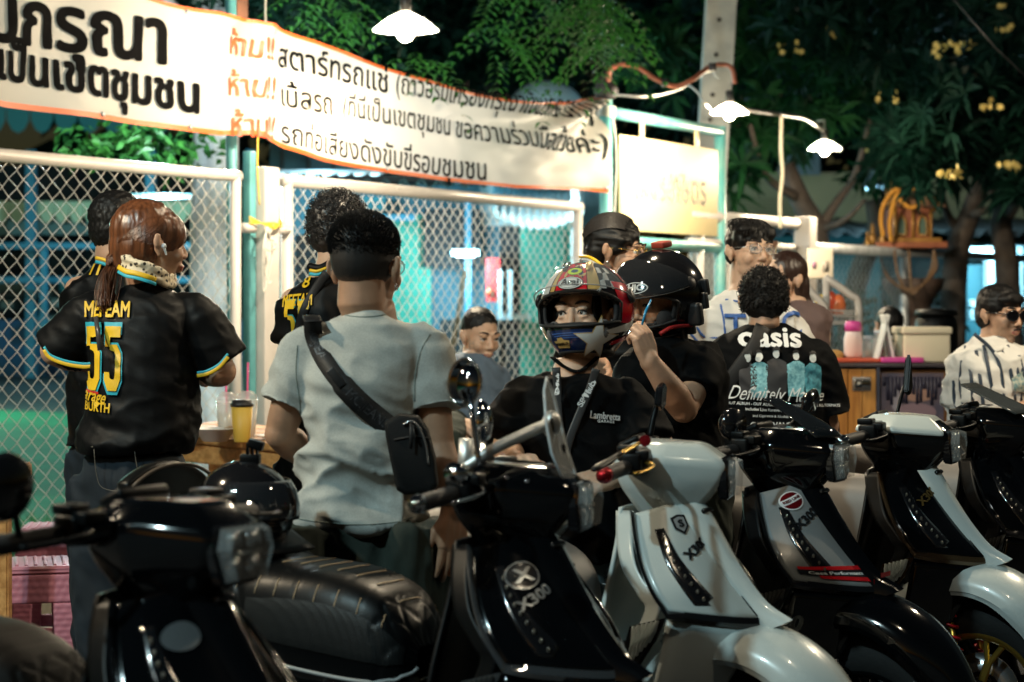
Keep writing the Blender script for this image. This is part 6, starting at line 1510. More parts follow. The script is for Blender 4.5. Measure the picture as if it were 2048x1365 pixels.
    # ---- fender
    if fender_on:
        C0 = V((.25, 0, .31))
        prof = [(.262, .112), (.285, .118), (.318, .110), (.343, .085), (.358, .050), (.366, .018), (.366, 0)]
        prof = prof+[(r, -y) for r, y in prof[-2::-1]]
        def fd(u, v):
            th = math.radians(lerp(14, 158, u)); i = v*(len(prof)-1); k = min(int(i), len(prof)-2); f = i-k; r = lerp(prof[k][0], prof[k+1][0], f); y = lerp(prof[k][1], prof[k+1][1], f)
            taper = 1-.45*smooth01((.30-u)/.30); lift = .05*smooth01((.5-u)*1.6)
            rr_ = r+(lift*.25 if abs(v-.5) < .3 else 0); lo = (.035*math.sin(PI*u) if abs(v-.5) > .45 else 0)
            return C0+V((rr_*math.cos(th)*.90-.02, y*taper, (rr_+lo*.3)*math.sin(th)))
        obj('fender', gridsurf(fd, 40, 24, .005), fend, T, auto=45)
        obj('fender_edge', tube(B(), [fd(u/30, 0) for u in range(31)], .004, 6), trim, T)
    # ---- wheels
    def wheel(cx, cy, rot):
        w = obj('wheel', lathe(B(), [(.035, -.03), (.04, -.03), (.04, .03), (.035, .03)], n=20), matte_k, T); M0 = Matrix.Translation((cx, cy, .29)) @ rot @ Matrix.Rotation(PI/2, 4, 'X'); w.data.transform(M0)
        bm = lathe(B(), [(.175, -.045), (.195, -.055), (.235, -.052), (.262, -.035), (.272, 0), (.262, .035), (.235, .052), (.195, .055), (.175, .045)], n=48, cap=False); t_ = obj('tyre', bm, rubber, w); t_.data.transform(M0)
        bm = lathe(B(), [(.178, -.048), (.180, -.040), (.168, -.03), (.166, 0), (.168, .03), (.180, .040), (.178, .048), (.170, .046), (.158, .030), (.155, 0), (.158, -.03), (.170, -.046), (.178, -.048)], n=48, cap=False)
        for k in range(5):
            a = 2*PI*k/5
            for da in (-.16, .16): tube(bm, [V((.03*math.cos(a), .03*math.sin(a), .012)), V((.10*math.cos(a+da*.3), .10*math.sin(a+da*.3), .016)), V((.162*math.cos(a+da), .162*math.sin(a+da), .02))], [.012, .008, .009], 6)
        r_ = obj('rim', bm, rim or matte_k, w, auto=40); r_.data.transform(M0)
        bm = lathe(B(), [(.055, -.030), (.11, -.030), (.11, -.034), (.055, -.034)], n=40, cap=False); d_ = obj('brake_disc', bm, steel, w); d_.data.transform(M0)
    Rw = st
    wheel(.25, 0, Rw); wheel(-1.0, 0, Matrix.Identity(4))
    for s in (-1, 1):
        bm = tube(B(), [V((.05, s*.05, .62)), V((.15, s*.075, .45)), V((.235, s*.078, .30))], [.022, .02, .024], 10); obj('fork_arm', bm, matte_k, T)
        bm = B(); a, b = V((.195, s*.088, .52)), V((.235, s*.090, .33)); tube(bm, [a+(b-a)*(i/60)+V((math.cos(i*.62)*.018, 0, 0))+V((0, math.sin(i*.62)*.018, 0)) for i in range(61)], .0045, 6)
        obj('shock_spring', bm, red_sp if rim is not None else matte_k, T); obj('shock_body', tube(B(), [a, b], .009, 8), gold_rim if rim is not None else steel, T)
    # ---- handlebar cowl (turned with the steering)
    lv = [(.905, -.050, .085, .062, .040), (.945, -.075, .120, .088, .052), (.985, -.095, .150, .112, .064), (1.025, -.105, .172, .122, .070), (1.055, -.100, .178, .118, .068), (1.078, -.085, .150, .095, .055), (1.090, -.055, .095, .060, .035)]
    rings_ = []
    lv = [(.908, -.045, .085, .066, .042), (.985, -.092, .150, .112, .064), (1.050, -.104, .170, .122, .070), (1.088, -.060, .105, .070, .045)]
    for z, xb, xf, wb, wf in lv:
        pl = [(xb, -wb*.80), (.01, -wb), (xf, -wf), (xf, wf), (.01, wb), (xb, wb*.80)]
        rings_.append([V((x, y, z-.12*max(0, x-.05)*(1 if z > 1.0 else 0))) for x, y in pl])
    bm = ring_loft(B(), rings_); finish(bm); bm.transform(st); cw = obj('handlebar_cowl', bm, head_m, T, auto=50); bevelmod(cw, .016, 5, 10)
    for s in (-1, 1):
        bm = B(); tube(bm, [V((-.035, s*.07, 1.04)), V((-.045, s*.13, 1.040)), V((-.052, s*.18, 1.034))], [.048, .036, .024], 14, flat=.8); bm.transform(st); obj('bar_cover', bm, head_m if head_m is not paint_w else matte_k, T)
        g0, g1 = V((-.055, s*.19, 1.034)), V((-.080, s*.32, 1.026)); bm = B(); n_ = 14
        tube(bm, [g0.lerp(g1, i/n_) for i in range(n_+1)], [.0165+.0015*(i % 2) for i in range(n_+1)], 14); bm.transform(st); gr = obj('grip', bm, mat('grip_rubber', (.02, .02, .021), .6), T)
        bm = B(); dg_ = (g1-g0).normalized(); disc(bm, g1+dg_*.001, dg_, .020, .014, 18, .017); disc(bm, g1+dg_*.016, dg_, .017, .008, 18, .006); bm.transform(st); obj('bar_end', bm, anod if mirror == 'sport' else chrome, gr)
        bm = B(); box(bm, V((-.045, s*.175, 1.045)), (.05, .035, .045), None, .008); box(bm, V((-.02, s*.16, 1.062)), (.035, .05, .022), None, .005); box(bm, V((-.055, s*.165, 1.075)), (.045, .045, .018), None, .005)
        disc(bm, V((-.065, s*.165, 1.055)), (-1, 0, 0), .008, .012, 10); bm.transform(st); obj('switch_box', bm, matte_k, T)
        bm = tube(B(), curve_pts([V((-.01, s*.165, 1.045)), V((.012, s*.20, 1.040)), V((.0, s*.26, 1.032)), V((-.012, s*.315, 1.030))], 4), [.009]*3+[.006]*6+[.0055]*3+[.007], 8, flat=.6); bm.transform(st); obj('brake_lever', bm, goldl if mirror == 'sport' else chrome if mirror == 'round' else matte_k, T)
        # mirrors
        if (mirror in ('arrow', 'sport') and s > 0) or (mirror == 'round_low' and s < 0):
            if mirror == 'sport': A, Bm, Cm = V((-.055, s*.168, 1.08)), V((-.045, s*.185, 1.14)), V((-.035, s*.205, 1.175))
            elif mirror == 'round': A, Bm, Cm = V((-.05, s*.165, 1.07)), V((-.045, s*.21, 1.15)), V((-.05, s*.235, 1.20))
            elif mirror == 'round_low': A, Bm, Cm = V((-.06, s*.27, 1.03)), V((-.06, s*.275, 1.05)), V((-.06, s*.28, 1.075))
            else: A, Bm, Cm = V((-.05, s*.168, 1.07)), V((-.04, s*.20, 1.14)), V((-.03, s*.225, 1.18))
            bm = tube(B(), curve_pts([A, Bm, Cm], 5), .006 if mirror != 'sport' else .008, 8); bm.transform(st); ms = obj('mirror_stalk', bm, chrome if mirror == 'round' else matte_k, T)
            bm = B(); n_ = V((-1, 0, .05))
            if mirror in ('round', 'round_low'):
                lathe(bm, [(.001, .022), (.03, .020), (.052, .008), (.056, -.004), (.050, -.008)], Cm+V((0, s*.02, .045)), 28, M_=dirmat(-n_)); gl = lathe(B(), [(.001, 0), (.049, 0), (.049, -.002), (.001, -.002)], Cm+V((-.004, s*.02, .045)), 28, M_=dirmat(-n_))
            else:
                q = Cm; pts_ = [(-.055, -.012), (-.03, .030), (.02, .042), (.052, .030), (.030, -.018), (-.02, -.028)] if mirror != 'arrow' else [(-.03, -.03), (-.012, .03), (.006, .085), (.022, .03), (.03, -.02), (0, -.045)]
                poly_prism(bm, [q+V((.012, s*y, z)) for y, z in pts_], V((-1, 0, 0)), .016); finish(bm, .004); gl = B(); poly_prism(gl, [q+V((-.0055, s*y*.86, z*.86)) for y, z in pts_], V((-1, 0, 0)), .001); finish(gl)
            bm.transform(st); mh = obj('mirror_head', bm, matte_k if mirror == 'arrow' else gloss_black, ms, auto=40); gl.transform(st); obj('mirror_glass', gl, mat('mirror_glass_dark', (.02, .022, .025), .35, spec=.3), ms)
    # headlight
    hx = .162; hp = [(-.052, 1.045), (-.062, 1.010), (-.040, .955), (.040, .955), (.062, 1.010), (.052, 1.045)]
    bm = poly_prism(B(), [V((hx-.02, y*1.1, 1.0+(z-1.0)*1.1)) for y, z in hp], V((1, 0, -.12)), .026); finish(bm, .004); bm.transform(st); hb_ = obj('headlight_bezel', bm, gloss_black if head_m is not paint_w else gloss_black, T, auto=40)
    bm = B()
    for zc in (1.022, .980):
        for yc in (-.024, .024): lathe(bm, [(.019, .0), (.014, -.010), (.005, -.015)], V((hx+.012, yc, zc)), 14, M_=dirmat(V((1, 0, 0))))
    box(bm, V((hx+.008, 0, 1.001)), (.006, .10, .005)); bm.transform(st); obj('reflector', bm, refl, hb_)
    bm = B(); ring_loft(bm, [[V((hx+.006, y*1.0, z)) for y, z in hp], [V((hx+.030-.02*abs(z-1.0), y*.86, 1+(z-1)*.86)) for y, z in hp]]); finish(bm); bm.transform(st); obj('headlight_glass', bm, glass_l, hb_, auto=30)
    # dash
    bm = box(B(), V((-.070, 0, 1.082)), (.055, .12, .020), Matrix.Rotation(-.45, 4, 'Y'), .008); bm.transform(st); obj('instrument_cover', bm, matte_k, T)
    # ---- rear body
    secs = [(-.235, .095, .42, .655), (-.30, .125, .40, .675), (-.42, .160, .38, .70), (-.60, .185, .38, .725), (-.78, .185, .42, .745), (-.92, .160, .50, .765), (-1.04, .110, .60, .775), (-1.10, .060, .66, .765)]
    rings_ = []
    for x, w, z0, z1 in secs:
        zc = (z0+z1)/2; hz = (z1-z0)/2; rings_.append([V((x, w*math.copysign(abs(math.cos(t))**.6, math.cos(t)), zc+hz*math.copysign(abs(math.sin(t))**.75, math.sin(t)))) for t in [2*PI*k/20 for k in range(20)]])
    o = obj('rear_body', finish(ring_loft(B(), rings_)), rear, T); subsurf(o, 1)
    obj('floor_board', box(B(), V((-.13, 0, .33)), (.36, .36, .07), None, .02), matte_k, T)
    obj('centre_tunnel', finish(ring_loft(B(), [[V((x, sy*w, z)) for sy, z in ((-1, .34), (-.8, zt_), (.8, zt_), (1, .34))] for x, w, zt_ in ((-.02, .10, .50), (-.15, .09, .48), (-.26, .10, .62))])), inner, T)
    bm = box(B(), V((-.62, 0, .30)), (.5, .22, .2), None, .04); obj('engine_case', bm, matte_k, T)
    bm = tube(B(), [V((-.55, -.15, .26)), V((-.80, -.17, .30)), V((-1.12, -.18, .36))], [.03, .055, .06], 16); obj('exhaust', bm, matte_k, T)
    bm = box(B(), V((-1.10, 0, .70)), (.03, .13, .05), None, .012); obj('tail_light', bm, mat('tail_red', (.5, .01, .01), .15, coat=.8), T)
    # seat
    ctl = [(-.205, .040, .690, .640), (-.225, .085, .745, .615), (-.28, .118, .800, .600), (-.38, .142, .832, .605), (-.50, .158, .842, .620), (-.60, .162, .846, .640), (-.68, .160, .872, .665), (-.80, .150, .888, .690), (-.92, .125, .885, .715), (-1.0, .085, .868, .735), (-1.03, .030, .835, .75)]
    def seatp(u, v, raw=False):
        c = cr1([V((a, b, c_1)) for a, b, c_1, d_1 in ctl], u); zb_ = cr1([V((d_1, 0, 0)) for a, b, c_1, d_1 in ctl], u).x; x, w, zt_ = c
        a = lerp(-1, 1, v); t = abs(a)
        y = w*math.sin(min(1, t*1.15)*PI/2)**.8 if t < .87 else w*(1-(t-.87)*.5); z = zt_-(zt_-zb_)*(t**3.0)*1.0
        y = math.copysign(y, a)
        p = V((x, y, z))
        if quilt:
            g = 0; xx = (x+.2)/.052; 
            if t < .62 and u < .50:
                if abs(xx-round(xx)) < .10: g = .0018*(1-abs(xx-round(xx))/.10)
            if u >= .50 or x > -.27:
                q1, q2 = (x*1.0+a*.16)/.055, (x*1.0-a*.16)/.055
                for q in (q1, q2): g = max(g, .006*(1-min(1, abs(q-round(q))/.16)))
            n_ = V((0, a*.7, 1-.4*t)).normalized(); p -= n_*g
        return p
    NU = 150 if quilt else 60
    so_ = obj('seat', gridsurf(seatp, NU, 60 if quilt else 30), seat_m, T)
    bm = tube(B(), [seatp(u/60, .015) for u in range(61)], .0045, 6); tube(bm, [seatp(u/60, .985) for u in range(61)], .0045, 6); obj('seat_piping', bm, seat_m if not seat_thread else seat_thread, so_)
    if seat_thread:
        bm = B()
        for k in range(1, 9):
            x_ = -.2-.052*k; uu = min(range(200), key=lambda i: abs(seatp(i/200, .5).x-x_))/200
            for (v0, v1) in ((.17, .26), (.42, .58), (.74, .83)): tube(bm, [seatp(uu, lerp(v0, v1, i/5))+V((0, 0, .003)) for i in range(6)], .0013, 4)
        obj('seat_stitching', bm, thread, so_, kind='stuff')
        for (v0, v1) in ((.055, .155), (.845, .945)):
            bm = gridsurf(lambda u, v: seatp(lerp(.06, .48, u), lerp(v0, v1, v)*1.0+(.03 if v0 < .5 else -.03)*math.sin(PI*u)*(1 if (v > .5) == (v0 < .5) else 0))+V((0, -.004 if v0 < .5 else .004, .001)), 60, 10); obj('side_pad', bm, perf, so_)
    obj('body_crease', tube(B(), [V((-.30, -.136, .60)), V((-.5, -.176, .60)), V((-.8, -.180, .63)), V((-1.0, -.125, .67))], .003, 6), trim, T)
    def dc(body_bm, m, u, v, sc=1.0, roll=0.0, s=-1, off=.0045, name='lettering', L=.02):
        cr, sr = math.cos(roll), math.sin(roll)
        def fn(x, y):
            X_, Y_ = x*cr-y*sr, x*sr+y*cr; return shield(u+X_*sc/.115, v-Y_*sc/.25, s, off+.0045)
        return obj(name, drape(body_bm, fn, L), m, T)
    return T, dc, st
DK = mat('emblem_dark', (.015, .016, .018), .2, coat=.5); SV = mat('emblem_silver', (.30, .32, .33), .3, metal=.7)
YAW = -34.8
# S1 nearest, black, facing right
T1, dc, st = scooter('nearest black scooter, out of focus at the lower left with its headlight facing right', -.585, 3.36, YAW+4, -2, paint_k, body=paint_k, inner=matte_k, seat_m=leather_b, mirror='round_low', rear=matte_k, quilt=True)
dc(ell2d(0, 0, .022, .022, 20), SV, .55, .30)
# S2 black with chrome and fly screen
T2, dc, st = scooter('gloss black scooter with chrome mirrors and a small clear screen, quilted seat behind it', -.01, 4.12, YAW, 18, paint_k, body=paint_k, inner=matte_k, seat_m=leather, mirror='round', quilt=True, seat_thread=thread_g, trim=mat('chrome_trim', (.40, .42, .44), .12, metal=.9))
dc(ell2d(0, 0, .024, .026, 28), SV, .50, .30, off=.004, name='emblem_ring'); dc(ell2d(0, 0, .0215, .0235, 28), DK, .50, .30, off=.0052, name='emblem'); dc(text2d('X', .036, .04), SV, .50, .31, off=.0062, name='emblem_mark')
dc(text2d('X300', .024, .035, shear=.3), SV, .52, .48, roll=.5)
# S3 white
T3, dc, st = scooter('white scooter with black trim and red bar ends in the middle of the row', .36, 4.80, YAW, 22, paint_w, body=paint_w, inner=paint_w, rear=mat('paint_silver', (.30, .31, .31), .35, coat=.5), seat_m=leather_g, mirror='sport', trim=gloss_black)
dc(poly2d([(-.015, .018), (0, .022), (.015, .018), (.014, -.008), (0, -.024), (-.014, -.008)]), DK, .60, .20, name='shield_emblem', L=.01); dc(poly2d([(-.0105, .013), (0, .0165), (.0105, .013), (.010, -.006), (0, -.018), (-.010, -.006)]), mat('emblem_grey', (.25, .26, .27), .3), .60, .20, off=.0052, name='shield_emblem', L=.01); dc(text2d('S', .022, .05), DK, .60, .20, off=.006, name='shield_emblem_letter')
dc(text2d('X300', .024, .045, shear=.2), DK, .66, .43, roll=.55)
# S4 black / grey panels, red line
T4, dc, st = scooter('black scooter with grey front panels, red stripes and a smoked fly screen', .72, 5.32, YAW, 6, mat('paint_panel_grey', (.22, .24, .25), .3, coat=.5), ridge=paint_k, body=paint_k, inner=matte_k, seat_m=leather_g, mirror='none', rear=mat('rear_silver_white', (.55, .56, .55), .3, coat=.5))
dc(ell2d(0, 0, .024, .024, 28), whitep, .45, .16, name='sticker_ring'); dc(ell2d(0, 0, .021, .021, 28), anod, .45, .16, off=.0055, name='sticker'); dc(poly2d([(-.021, -.006), (.021, -.006), (.021, .008), (-.021, .008)]), whitep, .45, .16, off=.0062, roll=.3, name='sticker_band'); dc(text2d('RED LINE', .009, .04), anod, .45, .157, off=.0068, roll=.3, L=.01, name='sticker_lettering')
dc(text2d('X300', .026, .04, shear=.2), DK, .55, .36, roll=.55, s=-1)
red_st = mat('red_stripe', (.60, .01, .015), .25, coat=.5)
for k, (v0, v1) in enumerate(((.80, .835), (.90, .935))):
    obj('red_stripe', gridsurf(lambda u, v: shield(lerp(.12+.15*k, .98, u), lerp(v0, v1, v)+.03*u, -1, .0100), 14, 3), red_st, T4)
    obj('red_stripe', gridsurf(lambda u, v: V((.30-.02*k+.0*u, lerp(-.03, .03, u), lerp(.710, .722, v)-.018*k)), 6, 2), red_st, T4)
obj('black_band', gridsurf(lambda u, v: shield(lerp(.10, .98, u), lerp(.835, .90, v)+.03*u, -1, .0092), 14, 3), DK, T4)
dc(text2d('Casa Performance', .0105, .03), whitep, .52, .885, off=.0068, L=.012, roll=-.07)
bm = scaled(text2d('X300', .055, .04, shear=.3), 1.2, 1); 
for v in bm.verts: v.co = V((.10+v.co.x, -.198-.02*0, .585+v.co.y)) 
T4_l = obj('skirt_lettering', bm, SV, T4); T4_l.location = (.0, -.036, .02)
# S5 white/black gold
T5, dc, st = scooter('white and black scooter with a gold front wheel and red spring', 1.15, 5.92, YAW, 10, paint_k, ridge=paint_w, body=paint_k, head_m=paint_k, fend=paint_w, trim=mat('bronze_trim', (.16, .10, .05), .25, metal=.7, coat=.5), inner=matte_k, seat_m=leather_g, mirror='arrow', rim=gold_rim, rear=matte_k)
dc(text2d('X300', .026, .04, shear=.2), mat('bronze_letters', (.25, .16, .05), .3, metal=.6), .62, .36, roll=.55)
bm = ring_loft(B(), [[V((x, y, z-.12*max(0, x-.05))) for x, y in ((xb, -wb*.8), (.01, -wb), (xf, -wf), (xf, wf), (.01, wb), (xb, wb*.8))] for z, xb, xf, wb, wf in ((1.040, -.107, .150, .124, .074), (1.056, -.107, .150, .125, .074), (1.093, -.062, .100, .072, .047))]); finish(bm); bm.transform(st); cw = obj('cowl_top', bm, paint_w, T5, auto=50); bevelmod(cw, .012, 4, 10)
# S6, S7 dark
T6, dc, st = scooter('dark scooter with a bare windscreen behind the white and black one', 1.55, 6.48, YAW, 6, paint_k, body=paint_k, inner=matte_k, seat_m=leather_g, mirror='none', rim=None, rear=paint_g)
T7, dc, st = scooter('dark scooter at the far right end of the row', 2.0, 7.05, YAW, 0, paint_k, body=paint_k, inner=matte_k, seat_m=leather_g, mirror='sport', rear=paint_g)
# S0 behind the camera side: only its seat shows at the lower left
T0 = scooter('scooter at the lower left corner, only its brown black seat showing', -.22-.62, 3.0+.08, YAW-8, 0, paint_k, body=matte_k, seat_m=leather_b, seat_thread=thread_g, rear=matte_k)[0] if False else None

# ---- S2 extras: clear screen, chrome bracket, backrest, helmet on the seat
def loc(T, st, p): return p
clear_s = mat('clear_screen', (.85, .90, .92), .02, alpha=.22, spec=1.0)
sc_o = [(-.050, 1.055), (-.060, 1.11), (-.052, 1.17), (-.030, 1.235), (.0, 1.26), (.030, 1.235), (.052, 1.17), (.060, 1.11), (.050, 1.055), (.0, 1.02)]
M12 = Matrix.Rotation(math.radians(18), 4, 'Z')
bm = B(); poly_prism(bm, [V((.155-.30*(z-1.02)-.5*y*y*10, y, z)) for y, z in sc_o], V((1, 0, .2)), .004); bm.transform(M12); fs = obj('fly_screen', finish(bm), clear_s, T2, smooth=False)
bm = tube(B(), [V((.157-.30*(z-1.02)-5*y*y, y, z)) for y, z in sc_o+[sc_o[0]]], .003, 6); bm.transform(M12); obj('screen_edge', bm, mat('screen_edge', (.6, .65, .68), .1, alpha=.8), fs)
bm = B(); tube(bm, curve_pts([V((-.05, -.14, 1.08)), V((.0, -.12, 1.115)), V((.06, -.05, 1.15)), V((.10, .0, 1.17))], 5), .012, 10); ellipsoid(bm, V((.095, 0, 1.165)), (.02, .02, .028)); tube(bm, [V((-.05, -.13, 1.05)), V((-.045, -.13, 1.14))], .016, 10)
bm.transform(M12); obj('screen_bracket', bm, mat('satin_metal', (.62, .62, .60), .42, metal=.8), T2)
for y, z, r_ in ((-.02, 1.15, .020), (.025, 1.11, .010)):
    bm = B(); ellipsoid(bm, V((.14-.3*(z-1.02), y, z)), (.006, r_, r_*1.5)); bm.transform(M12); obj('screen_knob', bm, gloss_black, T2)
bm = B()
for k in range(18): 
    a = k*.9; ellipsoid(bm, V((.03+.05*math.sin(a), -.10+.18*(k/18), 1.055+.006*math.cos(a*2))), (.006, .006, .005), u=8, v=5)
bm.transform(M12); obj('chrome_bolt', bm, chrome, T2, kind='stuff')
def mirror_at(c, n, r, foot, T):
    n = V(n).normalized(); L0 = Matrix.Rotation(-math.radians(YAW), 4, 'Z') @ Matrix.Translation((.01, -4.12, 0))
    bm = tube(B(), curve_pts([foot, foot.lerp(c, .5)+V((0, 0, .02)), c-n*.012], 5), .006, 8); bm.transform(L0); ms = obj('mirror_stalk', bm, chrome, T)
    bm = lathe(B(), [(.001, -.024), (r*.6, -.021), (r*.94, -.008), (r*1.04, .002), (r*1.02, .007), (r*.90, .004), (r*.90, .001), (.001, .001)], c, 32, M_=dirmat(n)); bm.transform(Matrix.Translation(c) @ Matrix.Diagonal((1, 1, 1.3, 1)) @ Matrix.Translation(-c)); bm.transform(L0); obj('mirror_head', bm, chrome, ms)
    bm = lathe(B(), [(.001, .003), (r*.90, .003), (r*.90, .002)], c, 32, M_=dirmat(n)); bm.transform(Matrix.Translation(c) @ Matrix.Diagonal((1, 1, 1.3, 1)) @ Matrix.Translation(-c)); bm.transform(L0); obj('mirror_glass', bm, mat('mirror_glass', (.35, .38, .40), .02, metal=1), ms)
mirror_at(W(931, 766, 4.0), (-.50, -.84, .10), .038, W(958, 930, 3.95), T2); mirror_at(W(963, 846, 4.15), (-.93, .10, .05), .036, W(968, 925, 4.05), T2)
bm = B(); tube(bm, [W(905, 944, 3.74), W(925, 950, 3.77)], [.019, .021], 16); bm.transform(Matrix.Rotation(-math.radians(YAW), 4, 'Z') @ Matrix.Translation((.01, -4.12, 0))); obj('bar_weight', bm, chrome, T2)
# backrest
def brp(u, v): y = lerp(-.135, .135, u); return V((-.965+.035*math.cos(u*PI*2)*0-.25*y*y, y, lerp(.90, 1.045-2.2*abs(y)**2.2*1.6, v)))
bm = gridsurf(brp, 24, 10); bm.normal_update(); bmesh.ops.solidify(bm, geom=bm.faces[:], thickness=.04); br = obj('backrest', bm, leather, T2); subsurf(br, 1)
obj('backrest_piping', tube(B(), [brp(u/24, 1)+V((.021, 0, -.006)) for u in range(25)], .0045, 6), mat('piping_brown', (.10, .07, .05), .5), br)
obj('backrest_bracket', tube(B(), [V((-.99, 0, .84)), V((-.98, 0, .95))], .014, 8), matte_k, T2)
hlm = thing('helmet', 'black open helmet with an action camera clip resting on the quilted seat', 'helmet', (0, 0, 0)); Mw = Matrix.Translation((-.01, 4.12, 0)) @ Matrix.Rotation(math.radians(YAW), 4, 'Z')
hc_ = Mw @ V((-.73, .0, .945)); hlm.location = hc_; hlm.scale = (.9, .9, .9)
hx_ = Matrix.Rotation(math.radians(YAW), 3, 'Z')
bm = B(); ellipsoid(bm, (0, 0, 0), (.135, .115, .125), hx_, 40, 26)
bmesh.ops.delete(bm, geom=[v for v in bm.verts if v.co.z < -.075], context='VERTS'); bmesh.ops.solidify(bm, geom=bm.faces[:], thickness=.008); obj('shell', bm, gloss_black, hlm)
bm = tube(B(), [hx_ @ V((.13*.8*math.cos(a), .11*.8*math.sin(a), -.078)) for a in [2*PI*i/32 for i in range(33)]], .012, 8); obj('rim_padding', bm, matte_k, hlm)
def hv(u, v): a = lerp(-1.3, 1.3, u); e = lerp(-.15, .62, v); return hx_ @ V((.150*math.cos(a)*math.cos(e), .128*math.sin(a)*math.cos(e), .135*math.sin(e)))
bm = gridsurf(hv, 24, 10, .002); obj('visor', bm, smoke, hlm)
bm = gridsurf(lambda u, v: hx_ @ V((lerp(.05, .145, v)+.02*math.sin(PI*u), lerp(-.10, .10, u), lerp(-.05, -.10, v))), 12, 4, .006); obj('chin_cover', bm, matte_k, hlm)
bm = B(); box(bm, (.015, 0, .125), (.05, .05, .03), None, .005)
for k in (-1, 0, 1): box(bm, (.02+.012*k, -.0, .152), (.005, .03, .035), None, .002)
box(bm, (.03, -.01, .165), (.04, .045, .022), Matrix.Rotation(.3, 4, 'Y'), .004); obj('camera_clip', bm, matte_k, hlm)
L3 = Matrix.Rotation(-math.radians(YAW), 4, 'Z') @ Matrix.Translation((-.36, -4.80, 0))
bm = tube(B(), curve_pts([W(1280, 886, 4.50), W(1262, 896, 4.46), W(1240, 908, 4.40)], 4), [.006]*4+[.0075]*5, 8, flat=.6); bm.transform(L3); obj('folding_lever', bm, goldl, T3)
bm = tube(B(), curve_pts([W(1240, 908, 4.40), W(1215, 925, 4.33), W(1188, 940, 4.26)], 4), [.009]*4+[.011]*4+[.008], 8, flat=.6); bm.transform(L3); obj('folding_lever', bm, matte_k, T3)
bm = lathe(B(), [(.004, 0), (.013, .001), (.013, .010), (.004, .011)], W(1290, 882, 4.44), 16, M_=dirmat(V((0, -1, .1)))); bm.transform(L3); obj('bar_cap', bm, anod, T3, auto=30)
# ---- S4 fly screen
M6 = Matrix.Rotation(math.radians(6), 4, 'Z')
bm = gridsurf(lambda u, v: V((.165-.17*v-.10*(2*u-1)**2*.4, (2*u-1)*lerp(.080, .018, v**1.3), 1.068+.095*v**.8)), 14, 8, .004); bm.transform(M6); obj('fly_screen', bm, mat('smoked_screen', (.01, .012, .014), .05, alpha=.93, coat=1), T4)
bm = B(); tube(bm, curve_pts([V((-.05, .168, 1.07)), V((-.03, .20, 1.10)), V((-.02, .235, 1.115))], 5), .007, 8); bm.transform(M6); ms = obj('mirror_stalk', bm, matte_k, T4)
bm = B(); poly_prism(bm, [V((.0, .20+y, 1.12+z)) for y, z in ((-.01, 0), (.01, .045), (.08, .06), (.105, .03), (.06, -.005))], (-1, 0, 0), .02); finish(bm, .004); bm.transform(M6); obj('mirror_head', bm, gloss_black, ms)
bm = B(); lathe(bm, [(.04, 0), (.043, -.02), (.032, -.035), (.004, -.04)], V((-.06, -.17, 1.10)), 24, M_=dirmat(V((1, -.4, 0)))); disc(bm, V((-.055, -.17, 1.10)), V((1, -.4, 0)), .012, .01, 12); bm.transform(M6); obj('mirror_head', bm, gloss_black, T4)
obj('mirror_rod', tube(B(), [M6 @ V((-.05, -.165, 1.04)), M6 @ V((-.06, -.17, 1.09))], .006, 8), matte_k, T4)
# under seat ribbed shock of S3 side, key tag on S6
bm = gridsurf(lambda u, v: V((lerp(-.33, -.20, u), -.10-.03*math.sin(PI*v), lerp(.80, .62, v)+.002*math.sin(u*120))), 60, 10, .01); obj('ribbed_cover', bm, mat('ribbed_grey', (.20, .20, .20), .45), T4)
bm = B(); tube(bm, [V((.0, -.1+.022*math.cos(a), .93+.022*math.sin(a))) for a in [i*PI/8 for i in range(17)]], .002, 5); box(bm, V((0, -.105, .885)), (.01, .03, .045), None, .004); obj('key_ring', bm, matte_k, T6)
obj('windscreen_band', gridsurf(lambda u, v: V((.13-.2*v, (2*u-1)*lerp(.10, .07, v), 1.07+.09*v)), 10, 5, .004), mat('grey_screen', (.05, .058, .06), .2, coat=.3), T6)
# black storage case standing between the scooters
cs = thing('storage_case', 'black lettered storage case below the woman in the colourful helmet', 'case', W(1225, 1365, 5.25)*V((1, 1, 0)))
c = W(1228, 1200, 5.25); bm = B(); box(bm, V((c.x-.02, 5.32, .42)), (.30, .20, .46), Matrix.Rotation(-.15, 4, 'Z'), .012); obj('shell', bm, matte_k, cs, world=True)
bm = text2d('Lambretta', .045, .04); 
for v in bm.verts: v.co = W(1215, 1142, 5.205)+V((v.co.x, .0, v.co.y-v.co.x*.12))
obj('lettering', bm, whitep, cs, world=True, smooth=False)
bm = text2d('GARAGE', .018, .03, spacing=1.2)
for v in bm.verts: v.co = W(1205, 1162, 5.205)+V((v.co.x, .0, v.co.y-v.co.x*.12))
obj('lettering', bm, whitep, cs, world=True, smooth=False)
bm = tube(B(), [W(1168, 1118, 5.205), W(1262, 1132, 5.205), W(1257, 1178, 5.205), W(1165, 1160, 5.205), W(1168, 1118, 5.205)], .0018, 4); obj('label_border', bm, whitep, cs, world=True)
